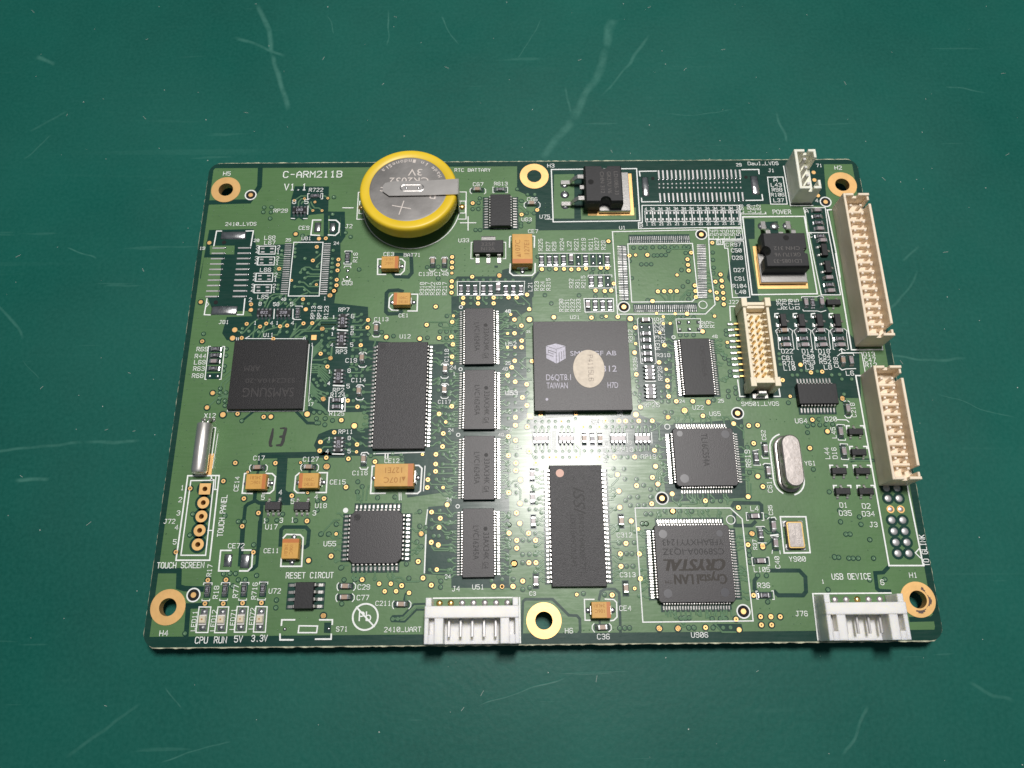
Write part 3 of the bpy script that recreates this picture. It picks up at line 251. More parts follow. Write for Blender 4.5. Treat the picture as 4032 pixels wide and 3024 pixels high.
'text':[['H5',-69.13,48.07,'h',1.55,0],['C-ARM211B',-55.75,47.42,'h',12.97,1.55],['V1.1',-55.26,44.17,'h',4.87,1.55],['R722',-49.75,43.75,'h',3.04,0],['RP29',-57.07,38.53,'h',3.01,0],['CE9',-51.24,34.22,'h',2.23,0],['2410_LVDS',-67.22,35.3,'h',6.66,0],['20',-60.65,31.3,'h',1.09,0],['19',-72.08,29.5,'h',1.09,0],['L68',-58.43,31.84,'h',2.28,0],['L67',-58.31,30.61,'h',2.27,0],['25',-53.83,31.36,'h',1.08,0],['U81',-50.4,31.67,'h',1.98,0],['24',-43.4,30.49,'h',1.09,0],['L66',-58.6,24.12,'h',2.24,0],['8',-53.14,40.7,'h',.71,0],['5',-50.52,40.68,'h',.81,0],['3',-60.01,29.51,'h',.59,0],['4',-59.98,28.4,'h',.59,0],['2',-55.5,29.48,'h',.59,0],['1',-55.48,28.37,'h',.59,0],['3',-59.96,26.86,'h',.58,0],['4',-59.93,25.76,'h',.59,0],['2',-55.47,26.82,'h',.58,0],['1',-55.45,25.73,'h',.58,0],['3',-59.94,22.93,'h',.58,0],['4',-59.91,21.86,'h',.58,0],['2',-55.49,22.9,'h',.59,0],['1',-55.46,21.82,'h',.58,0],['3',-60.07,20.36,'h',.58,0],['4',-60.05,19.27,'h',.58,0],['2',-55.58,20.33,'h',.58,0],['1',-55.53,19.24,'h',.58,0],['L65',-58.52,17.8,'h',2.22,0],['2',-60.28,17.15,'h',.58,0],['48',-53.57,17.33,'h',1.0,0],['1',-44.64,17.41,'h',.48,0],['J81',-65.94,12.14,'h',2.0,0],['8',-58.11,16.25,'h',.52,0],['5',-55.09,16.12,'h',.52,0],['8',-54.38,16.11,'h',.5,0],['5',-51.54,16.09,'h',.57,0],['1',-58.69,11.93,'h',.51,0],['4',-55.32,11.84,'h',.53,0],['1',-54.13,11.9,'h',.48,0],['4',-50.99,11.81,'h',.57,0],['RP13',-46.24,13.12,'v',2.89,0],['RP10',-44.9,13.11,'v',2.89,0],['R123',-43.51,13.1,'v',2.89,0],['U11',-56.43,9.18,'h',1.98,0],['1',-42.43,13.19,'h',.38,0],['4',-42.44,10.61,'h',.47,0],['1',-42.46,9.37,'h',.38,0],['4',-42.48,6.89,'h',.48,0],['R69',-69.8,6.1,'h',2.22,0],['R44',-69.98,4.57,'h',2.24,0],['L69',-69.94,3.23,'h',2.24,0],['R63',-69.95,1.84,'h',2.23,0],['R68',-70.0,.32,'h',2.22,0],['X12',-66.51,-8.1,'h',2.19,0],['1',-42.54,1.08,'h',.46,0],['4',-42.55,-1.44,'h',.46,0],['17',-46.1,-5.78,'h',1.01,0],['A',-48.24,8.4,'h',.47,0],['1',-46.48,7.06,'h',.42,0],['RTC BATTARY',-17.69,48.63,'h',7.95,0],['C67',-13.56,44.89,'h',2.23,0],['R613',-8.88,45.04,'h',2.91,0],['U33',-16.58,30.88,'h',2.2,0],['CE3',-32.55,27.68,'h',2.16,0],['BAT71',-28.22,27.47,'h',3.49,0],['C139',-24.84,22.87,'h',2.88,0],['C140',-21.53,22.85,'h',2.88,0],['C83',-41.04,20.84,'h',2.17,0],['R16',-38.17,26.25,'v',2.2,0],['J2',-41.17,34.52,'h',1.46,0],['R318',-23.72,18.41,'v',2.95,0],['R317',-22.58,18.4,'v',2.95,0],['R322',-21.46,18.39,'v',2.95,0],['R316',-20.25,18.38,'v',2.95,0],['R217',-18.95,18.37,'v',2.95,0],['L21',-.94,19.12,'v',2.07,0],['C66',-1.61,40.99,'h',2.18,0],['RP7',-41.34,14.71,'h',2.17,0],['C113',-33.8,12.5,'h',2.86,0],['CE1',-28.75,13.35,'h',1.97,0],['RP3',-41.27,5.3,'h',2.2,0],['C19',-39.18,3.38,'h',2.24,0],['U12',-28.35,8.6,'h',2.15,0],['C118',-18.29,3.41,'v',2.71,0],['RP2',-41.33,-2.98,'h',2.17,0],['C114',-37.73,-.85,'h',2.83,0],['R124',-41.73,-3.94,'h',2.86,0],['R125',-41.73,-7.86,'h',2.92,0],['C117',-20.15,-5.55,'h',2.48,0],['8',-38.65,13.22,'h',.61,0],['5',-38.54,10.57,'h',.56,0],['8',-38.53,9.44,'h',.56,0],['5',-38.45,6.85,'h',.56,0],['1',-42.52,13.19,'h',.44,0],['4',-42.53,10.56,'h',.48,0],['1',-42.54,9.37,'h',.47,0],['4',-42.47,6.89,'h',.47,0],['1',-42.53,1.08,'h',.46,0],['8',-38.64,1.18,'h',.56,0],['4',-42.51,-1.4,'h',.48,0],['5',-38.65,-2.16,'h',.59,0],['48',-6.63,14.16,'h',1.15,0],['U52',-6.58,6.74,'h',2.17,0],['25',-6.64,2.65,'h',1.01,0],['24',-17.98,1.71,'h',1.3,0],['48',-7.26,1.38,'h',1.06,0],['U53',-6.36,-3.89,'h',2.12,0],['1',-17.25,.41,'h',.41,0],['RP11',-39.63,-11.63,'h',2.77,0],['CE12',-30.29,-17.58,'h',2.81,0],['C116',-36.4,-19.95,'h',2.88,0],['CE15',-40.64,-21.71,'h',2.96,0],['24',-18.02,-11.38,'h',1.03,0],['48',-8.14,-12.4,'h',.99,0],['24',-18.07,-25.15,'h',.95,0],['1',-41.61,-12.87,'h',.37,0],['8',-37.74,-12.9,'h',.51,0],['4',-41.89,-15.56,'h',.54,0],['5',-37.61,-15.56,'h',.53,0],['25',-6.51,-11.38,'h',.95,0],['U55',-41.01,-33.47,'h',2.25,0],['C17',-55.89,-16.82,'h',2.12,0],['C127',-46.2,-17.14,'h',2.95,0],['CE14',-58.24,-22.89,'v',2.82,0],['U18',-43.16,-26.26,'h',2.16,0],['U17',-52.27,-30.22,'h',2.22,0],['TOUCH PANEL',-60.2,-31.5,'v',7.86,1.0],['J72',-71.62,-28.99,'h',2.09,0],['1',-69.28,-22.58,'h',.6,0],['2',-69.38,-24.89,'h',.6,0],['3',-69.39,-27.44,'h',.59,0],['4',-69.38,-30.16,'h',.59,0],['5',-69.36,-32.87,'h',.59,0],['5',-53.61,-24.58,'h',.6,0],['4',-50.35,-23.63,'h',.6,0],['5',-47.86,-25.39,'h',.6,0],['4',-43.41,-24.58,'h',.6,0],['3',-43.53,-27.66,'h',.6,0],['1',-52.82,-29.06,'h',.59,0],['3',-49.69,-29.0,'h',.59,0],['1',-47.56,-28.93,'h',.6,0],['#13',-53.01,-14.17,'h',0,0],['CE72',-58.92,-33.69,'h',2.98,0],['TOUCH SCREEN',-71.75,-37.25,'h',8.7,1.0],['R17',-61.5,-38.79,'v',2.12,0],['CE11',-52.14,-34.63,'h',2.78,0],['RESET CIRCUT',-47.58,-39.29,'h',8.73,1.0],['R18',-59.81,-42.8,'v',2.23,0],['R77',-56.18,-42.67,'v',2.26,0],['R716',-52.77,-42.98,'v',2.96,0],['U72',-50.51,-41.97,'h',2.15,0],['LED11',-63.26,-48.43,'v',3.45,0],['LED12',-59.71,-48.46,'v',3.61,0],['LED71',-56.21,-48.26,'v',3.61,0],['LED72',-52.75,-48.21,'v',3.66,0],['H4',-69.59,-49.25,'h',1.5,0],['CPU',-62.99,-50.57,'h',2.2,1.05],['RUN',-59.57,-50.55,'h',2.21,1.05],['5V',-55.94,-50.43,'h',1.43,1.05],['3.3V',-52.86,-50.34,'h',2.82,1.05],['S71',-37.67,-48.74,'h',2.05,0],['C29',-34.17,-41.42,'h',2.2,0],['C77',-34.23,-43.3,'h',2.19,0],['C211',-30.73,-44.31,'h',2.78,0],['24',-18.14,-39.55,'h',1.06,0],['J4',-16.74,-41.87,'h',1.39,0],['U51',-13.01,-41.57,'h',2.1,0],['2410_UART',-28.95,-48.92,'h',6.66,0],['H3',3.04,49.6,'h',1.48,0],['U75',1.03,36.59,'h',2.2,0],['U63',-2.93,35.93,'h',2.14,0],['CE7',-1.53,33.01,'h',2.08,0],['U1',18.24,33.72,'h',1.32,0],['B',22.72,34.25,'h',.6,0],['R225',1.45,28.65,'v',2.85,0],['R27',3.07,28.64,'v',2.13,0],['R29',4.37,28.62,'v',2.14,0],['R224',6.05,28.77,'v',2.85,0],['L22',7.63,28.75,'v',2.14,0],['R221',9.15,28.74,'v',2.86,0],['R219',10.73,28.73,'v',2.87,0],['R211',12.25,28.72,'v',2.87,0],['R227',13.55,28.82,'v',2.87,0],['R28',14.97,28.81,'v',2.15,0],['R23',.42,19.23,'v',2.12,0],['R24',1.67,19.22,'v',2.12,0],['R315',2.89,19.21,'v',2.83,0],['R32',7.75,19.77,'v',2.13,0],['R31',9.07,19.76,'v',2.13,0],['R215',10.31,19.75,'v',2.85,0],['R230',5.49,14.37,'v',2.85,0],['R231',6.66,14.36,'v',2.85,0],['R232',7.85,14.35,'v',2.85,0],['R233',9.06,14.34,'v',2.85,0],['U21',6.89,12.65,'h',1.91,0],['21',-2.24,9.62,'h',.81,0],['48',-6.65,14.22,'h',1.09,0],['4 3',24.08,38.45,'h',1.6,.65],['1 2',24.08,34.7,'h',1.6,.65],['4 3',25.8,38.45,'h',1.6,.65],['1 2',25.8,34.7,'h',1.6,.65],['4 3',27.51,38.46,'h',1.6,.65],['1 2',27.51,34.71,'h',1.6,.65],['4 3',29.23,38.46,'h',1.6,.65],['1 2',29.23,34.71,'h',1.6,.65],['4 3',30.95,38.46,'h',1.6,.65],['1 2',30.95,34.71,'h',1.6,.65],['4 3',32.66,38.47,'h',1.6,.65],['1 2',32.66,34.72,'h',1.6,.65],['4 3',34.38,38.47,'h',1.6,.65],['1 2',34.38,34.72,'h',1.6,.65],['4 3',36.09,38.48,'h',1.6,.65],['1 2',36.09,34.73,'h',1.6,.65],['4 3',37.81,38.48,'h',1.6,.65],['1 2',37.81,34.73,'h',1.6,.65],['4 3',39.53,38.48,'h',1.6,.65],['1 2',39.53,34.73,'h',1.6,.65],['4 3',41.24,38.49,'h',1.6,.65],['1 2',41.24,34.74,'h',1.6,.65],['4 3',42.96,38.49,'h',1.6,.65],['1 2',42.96,34.74,'h',1.6,.65],['R312',19.51,7.34,'v',2.77,0],['R235',20.16,1.2,'v',2.8,0],['R313',25.0,5.67,'v',3.06,0],['R213',26.21,7.18,'v',2.88,0],['R226',25.23,9.44,'v',3.32,0],['R228',26.27,10.05,'v',2.6,0],['RP28',25.08,-1.02,'v',2.98,0],['RP26',20.96,-6.66,'h',3.08,0],['R318',24.29,4.06,'h',2.68,0],['24',28.1,-5.82,'h',1.1,0],['U22',30.68,-7.22,'h',2.11,0],['48',35.98,8.16,'h',1.04,0],['25',35.87,-5.78,'h',1.1,0],['R6',34.39,10.5,'v',1.39,0],['R5',35.5,10.49,'v',1.39,0],['R7',36.64,10.48,'v',1.39,0],['U65',33.9,-8.56,'h',2.15,0],['R314',10.36,-10.02,'h',1.45,.9],['5',12.88,-14.26,'h',.51,0],['8',17.48,-14.3,'h',.49,0],['RP18',15.06,-15.76,'h',3.15,0],['RP19',19.74,-17.18,'h',2.84,0],['RP25',13.28,-17.86,'v',2.96,0],['C312',14.17,-32.31,'h',2.87,0],['C313',14.38,-39.61,'h',2.82,0],['A0',15.54,-8.49,'h',1.0,.8],['U53',-6.69,-3.88,'h',2.36,.9],['U54',-5.08,-15.13,'h',1.53,.8],['CE4',13.94,-45.58,'h',2.13,0],['C36',9.66,-50.5,'h',2.21,0],['H6',3.87,-49.42,'h',1.38,0],['C3',-2.47,-42.76,'h',1.1,0],['U906',26.71,-50.35,'h',3.0,0],['L4',39.98,-27.55,'h',1.49,0],['C35',44.1,-28.33,'v',1.82,0],['R37',40.39,-34.77,'v',1.79,0],['Y900',46.15,-37.05,'h',3.06,0],['L105',39.37,-38.89,'h',2.91,0],['C40',44.28,-38.26,'v',2.15,0],['R36',39.73,-41.76,'h',2.22,0],['J76',46.09,-46.81,'h',2.18,0],['C62',44.53,-13.59,'v',1.97,0],['R619',41.03,-19.0,'v',3.4,0],['C61',44.55,-23.99,'v',2.16,0],['Y61',51.5,-18.76,'h',2.1,0],['C218',63.05,-9.03,'v',2.9,0],['U64',50.77,-10.2,'h',2.37,0],['D20',56.74,-9.87,'h',2.29,0],['L45',58.43,-13.33,'v',2.18,0],['L44',56.56,-17.49,'v',2.25,0],['D16',58.03,-17.5,'v',2.25,0],['D1',57.12,-27.02,'h',1.44,0],['D35',56.8,-28.57,'h',2.33,0],['D2',61.39,-27.27,'h',1.53,0],['D34',61.16,-28.73,'h',2.33,0],['J3',62.24,-30.77,'h',1.45,0],['SM501_LVDS',40.48,-6.54,'h',7.45,0],['D22',49.86,4.66,'h',2.32,0],['C81',49.81,3.19,'h',2.31,0],['R78',49.85,1.99,'h',2.3,0],['L10',49.91,.95,'h',2.3,0],['D14',54.1,4.62,'h',2.31,0],['C90',54.09,3.41,'h',2.31,0],['R53',54.06,2.21,'h',2.3,0],['L9',54.38,1.11,'h',1.53,0],['D18',57.45,4.59,'h',2.31,0],['C94',57.36,3.45,'h',2.31,0],['R52',57.35,2.29,'h',2.3,0],['L8',58.12,1.08,'h',1.53,0],['D13',66.56,3.86,'h',2.31,0],['C47',66.55,2.61,'h',2.31,0],['R12',66.6,1.51,'h',2.3,0],['L6',62.4,-.24,'h',1.53,0],['L35',51.08,14.53,'v',2.27,0],['R78',52.27,14.52,'v',2.27,0],['C70',53.58,14.51,'v',2.27,0],['D15',54.83,14.5,'v',2.27,0],['C69',61.08,1.5,'v',2.16,0],['J22',40.17,15.82,'h',2.08,0],['R97',41.93,29.37,'h',2.2,0],['C50',41.95,27.97,'h',2.19,0],['D28',42.0,26.2,'h',2.19,0],['D27',42.05,23.27,'h',2.17,0],['C91',42.04,21.26,'h',2.16,0],['R104',41.42,19.54,'h',2.87,0],['L40',41.85,18.15,'h',2.15,0],['C',40.94,29.38,'h',.56,0],['B',39.33,30.06,'h',.59,0],['A',53.17,45.46,'h',.78,0],['L43',52.45,44.21,'h',2.3,0],['R98',52.51,42.98,'h',2.23,0],['R106',52.16,41.74,'h',2.89,0],['L37',52.55,40.29,'h',2.22,0],['J1',52.29,48.02,'h',1.29,0],['Daul_LVDS',47.93,49.86,'h',6.8,0],['29',45.27,49.59,'h',1.15,0],['71',63.2,49.26,'h',1.23,0],['H2',67.21,48.55,'h',1.54,0],['POWER',52.03,37.29,'h',3.94,1.0],['4',61.74,40.15,'h',.6,0],['A',59.16,37.51,'h',.6,0],['C',59.24,31.48,'h',.6,0],['L59',45.63,37.61,'v',2.04,0],['L60',47.22,37.83,'v',1.81,0],['L61',48.24,37.59,'v',2.04,0],['L62',49.41,37.58,'v',2.04,0],['L52',38.39,31.26,'v',2.19,0],['L53',39.54,31.25,'v',2.19,0],['L54',40.79,31.24,'v',2.19,0],['L55',41.88,31.23,'v',2.19,0],['L56',43.11,31.22,'v',2.19,0],['L58',44.35,31.21,'v',2.19,0],['TO GLINK',72.23,-38.09,'v',5.73,1.0],['USB DEVICE',53.7,-40.37,'h',7.22,1.0],['H1',68.13,-40.16,'h',1.42,0],['1',51.68,-41.04,'h',.43,0],['6',62.56,-41.43,'h',.62,0]],
'via':[(-47.01,29.96),(-47.61,26.7),(-42.17,26.89),(-42.19,25.62),(-42.2,24.31),(-42.21,22.08),(-42.2,20.79),(-42.62,19.51),(-54.62,24.78),(-45.22,32.03),(-59.73,16.54),(-56.15,12.12),(-57.37,11.45),(-53.24,11.48),(-51.79,11.65),(-48.44,12.1),(-46.64,12.15),(-60.19,12.09),(-48.98,17.61),(-68.92,8.26),(-60.89,8.95),(-54.37,8.69),(-44.4,5.33),(-42.83,2.51),(-59.98,-7.35),(-54.73,-8.04),(-42.62,19.52),(-42.17,20.8),(-13.63,40.55),(-17.91,27.3),(-17.89,26.04),(-17.9,24.77),(-17.89,21.52),(-17.9,20.23),(-13.58,22.57),(.51,38.7),(-2.93,37.58),(-17.89,21.57),(-17.91,20.28),(-17.9,18.89),(-15.43,17.64),(-15.42,16.37),(-12.29,17.62),(-12.32,16.35),(-9.05,17.65),(-9.05,16.34),(-5.93,17.67),(-4.23,17.66),(-21.15,15.7),(-22.92,11.58),(-17.65,12.2),(-35.11,12.76),(-35.12,11.06),(-36.31,7.14),(-38.24,-4.78),(-36.23,-6.09),(-20.28,8.62),(-17.73,8.86),(-17.42,7.17),(-17.53,4.46),(-17.42,-6.15),(-19.92,-7.72),(-4.76,12.62),(-4.76,9.54),(-4.78,3.46),(-5.39,2.04),(-6.24,.36),(-4.73,-1.07),(-4.75,-8.51),(-5.92,17.67),(-4.22,17.66),(-2.02,18.3),(-1.63,14.95),(-4.72,12.62),(-3.3,11.22),(-4.75,9.52),(-3.29,7.87),(-3.33,6.41),(-4.77,3.46),(-5.38,2.04),(-6.2,.32),(-4.72,-1.07),(-2.39,-1.62),(-3.32,-4.4),(-2.42,-6.08),(-4.74,-8.51),(-1.25,3.37),(-39.26,-8.84),(-40.53,-11.34),(-43.04,-13.29),(-43.09,-15.05),(-35.88,-13.85),(-41.73,-16.44),(-37.4,-16.7),(-32.19,-17.33),(-19.01,-11.75),(-19.09,-14.4),(-20.36,-15.96),(-20.35,-17.9),(-20.34,-19.34),(-21.79,-20.96),(-21.86,-22.5),(-37.52,-22.28),(-41.59,-24.47),(-20.92,-27.24),(-19.23,-28.42),(-19.92,-7.71),(-17.42,-6.16),(-19.52,-33.39),(-20.83,-32.9),(-4.75,-8.6),(-4.73,-10.17),(-6.15,-12.47),(-4.75,-13.23),(-6.18,-16.28),(-4.76,-17.83),(-4.77,-19.29),(-6.18,-23.62),(-4.74,-27.55),(-6.17,-31.36),(-4.74,-32.71),(-67.47,-22.29),(-61.27,-20.91),(-59.35,-17.34),(-56.94,-24.34),(-56.71,-29.63),(-53.88,-27.13),(-51.54,-17.44),(-47.81,-23.87),(-44.52,-28.73),(-41.6,-24.47),(-43.12,-13.29),(-43.14,-15.03),(-41.73,-16.44),(-40.51,-11.33),(-39.31,-8.84),(-68.61,-34.33),(-54.1,-34.49),(-62.01,-39.5),(-58.66,-39.48),(-62.04,-43.68),(-58.69,-43.71),(-55.15,-43.64),(-51.7,-43.64),(-39.51,-35.33),(-39.5,-35.33),(-33.46,-39.66),(-26.1,-40.8),(-22.2,-39.46),(-23.19,-36.45),(-20.63,-40.76),(-20.83,-32.96),(-19.49,-33.48),(-19.42,-30.17),(-6.2,-31.32),(-4.74,-32.7),(-4.76,-34.15),(-9.08,-41.06),(-5.56,-41.09),(1.22,24.25),(4.19,24.27),(5.91,24.26),(7.47,24.14),(9.02,24.17),(10.59,24.33),(13.74,24.46),(15.15,24.47),(15.71,30.85),(16.33,20.71),(20.02,27.33),(23.87,27.47),(33.3,27.93),(32.38,26.35),(32.37,25.03),(32.41,23.68),(33.42,20.14),(12.41,19.14),(14.34,19.0),(15.7,19.12),(11.28,12.93),(16.75,13.07),(25.52,18.82),(26.84,18.86),(28.17,18.84),(29.49,18.88),(33.46,18.85),(33.4,17.46),(33.42,20.13),(20.27,10.61),(25.98,6.61),(19.83,.31),(26.01,-1.03),(26.0,-2.34),(26.03,-4.41),(27.48,-5.46),(30.79,-5.49),(24.63,2.89),(20.23,-6.62),(-4.74,-8.6),(-4.8,-10.17),(-6.18,-12.47),(-4.76,-13.27),(-6.2,-16.28),(-4.75,-17.83),(-4.76,-19.29),(-6.17,-23.62),(-4.73,-27.55),(-6.16,-31.36),(-4.73,-32.71),(-2.44,-10.51),(-2.12,-15.48),(-.85,-17.83),(.29,-8.07),(4.36,-9.45),(7.3,-7.9),(8.69,-10.66),(11.82,-10.69),(13.12,-9.43),(15.76,-9.49),(17.09,-9.5),(19.72,-9.49),(22.38,-9.49),(1.81,-16.75),(3.1,-16.73),(7.05,-16.76),(11.59,-16.74),(14.47,-16.77),(18.45,-16.8),(22.4,-15.5),(20.23,-6.63),(21.64,-20.87),(18.48,-22.48),(21.16,-26.01),(25.1,-27.45),(15.81,-33.43),(-2.51,-31.39),(-1.22,-32.72),(-6.19,-31.35),(-4.73,-32.7),(-4.75,-34.15),(-2.49,-31.38),(-1.18,-32.7),(-2.51,-36.84),(-1.21,-36.85),(-3.71,-40.17),(-5.5,-41.13),(15.79,-33.44),(14.65,-35.37),(14.63,-37.66),(18.2,-35.4),(18.11,-39.94),(12.72,-42.81),(25.06,-27.44),(37.68,-26.88),(38.75,-33.9),(18.21,-35.43),(18.1,-39.92),(38.77,-43.09),(35.11,-47.27),(29.41,-48.66),(39.64,-46.86),(43.22,-46.9),(39.61,-48.31),(41.48,-48.32),(32.53,-8.55),(41.45,-10.65),(43.2,-10.57),(42.01,-14.26),(42.82,-22.87),(31.49,-25.52),(37.65,-26.86),(52.94,-15.3),(54.2,-9.53),(39.1,22.68),(39.19,21.18),(39.16,19.83),(37.83,20.98),(37.86,18.45),(39.21,18.39),(37.84,17.06),(39.17,17.05),(39.1,15.74),(55.28,.45),(57.58,.59),(49.33,-1.16),(38.06,30.3),(39.1,22.69),(39.16,21.28),(37.83,21.01),(39.16,19.84)],
'tp':[(-70.21,31.15),(-51.81,33.14),(-46.7,31.97),(-70.32,17.15),(-59.64,15.25),(-48.22,15.29),(-44.46,10.87),(-43.36,18.46),(-42.34,4.36),(-43.18,-4.36),(-65.45,-2.95),(-66.22,-6.0),(-53.31,-8.01),(-7.84,22.84),(-31.17,8.91),(-24.25,8.47),(-43.45,18.46),(3.47,13.09),(-42.33,4.36),(-43.22,-4.36),(-44.5,10.87),(-17.97,-25.86),(-22.78,-31.3),(-43.17,-4.41),(-43.66,-36.1),(-40.21,-46.0),(-22.78,-31.31),(-5.3,-36.99),(-40.17,-46.0),(-7.83,22.78),(24.24,16.6),(31.23,13.64),(19.78,5.06),(28.93,-7.36),(25.58,-8.77),(-3.9,-21.16),(-4.04,-25.71),(-4.14,-29.51),(14.91,-20.27),(15.0,-23.51),(15.0,-26.63),(17.05,-29.26),(22.41,-18.7),(22.61,-22.2),(25.22,-24.13),(25.58,-8.78),(-5.24,-36.99),(21.01,-48.77),(24.37,-48.8),(20.96,-48.72),(24.42,-48.75),(39.71,-31.82),(41.48,-34.3),(35.47,-49.11),(38.48,-10.21),(42.08,-20.83),(39.77,-24.79),(56.87,-11.95),(39.75,-31.84),(41.47,-34.08),(33.88,-5.72),(60.84,-5.11),(34.12,9.63),(53.39,2.12),(33.89,-5.67),(60.83,-5.18)],
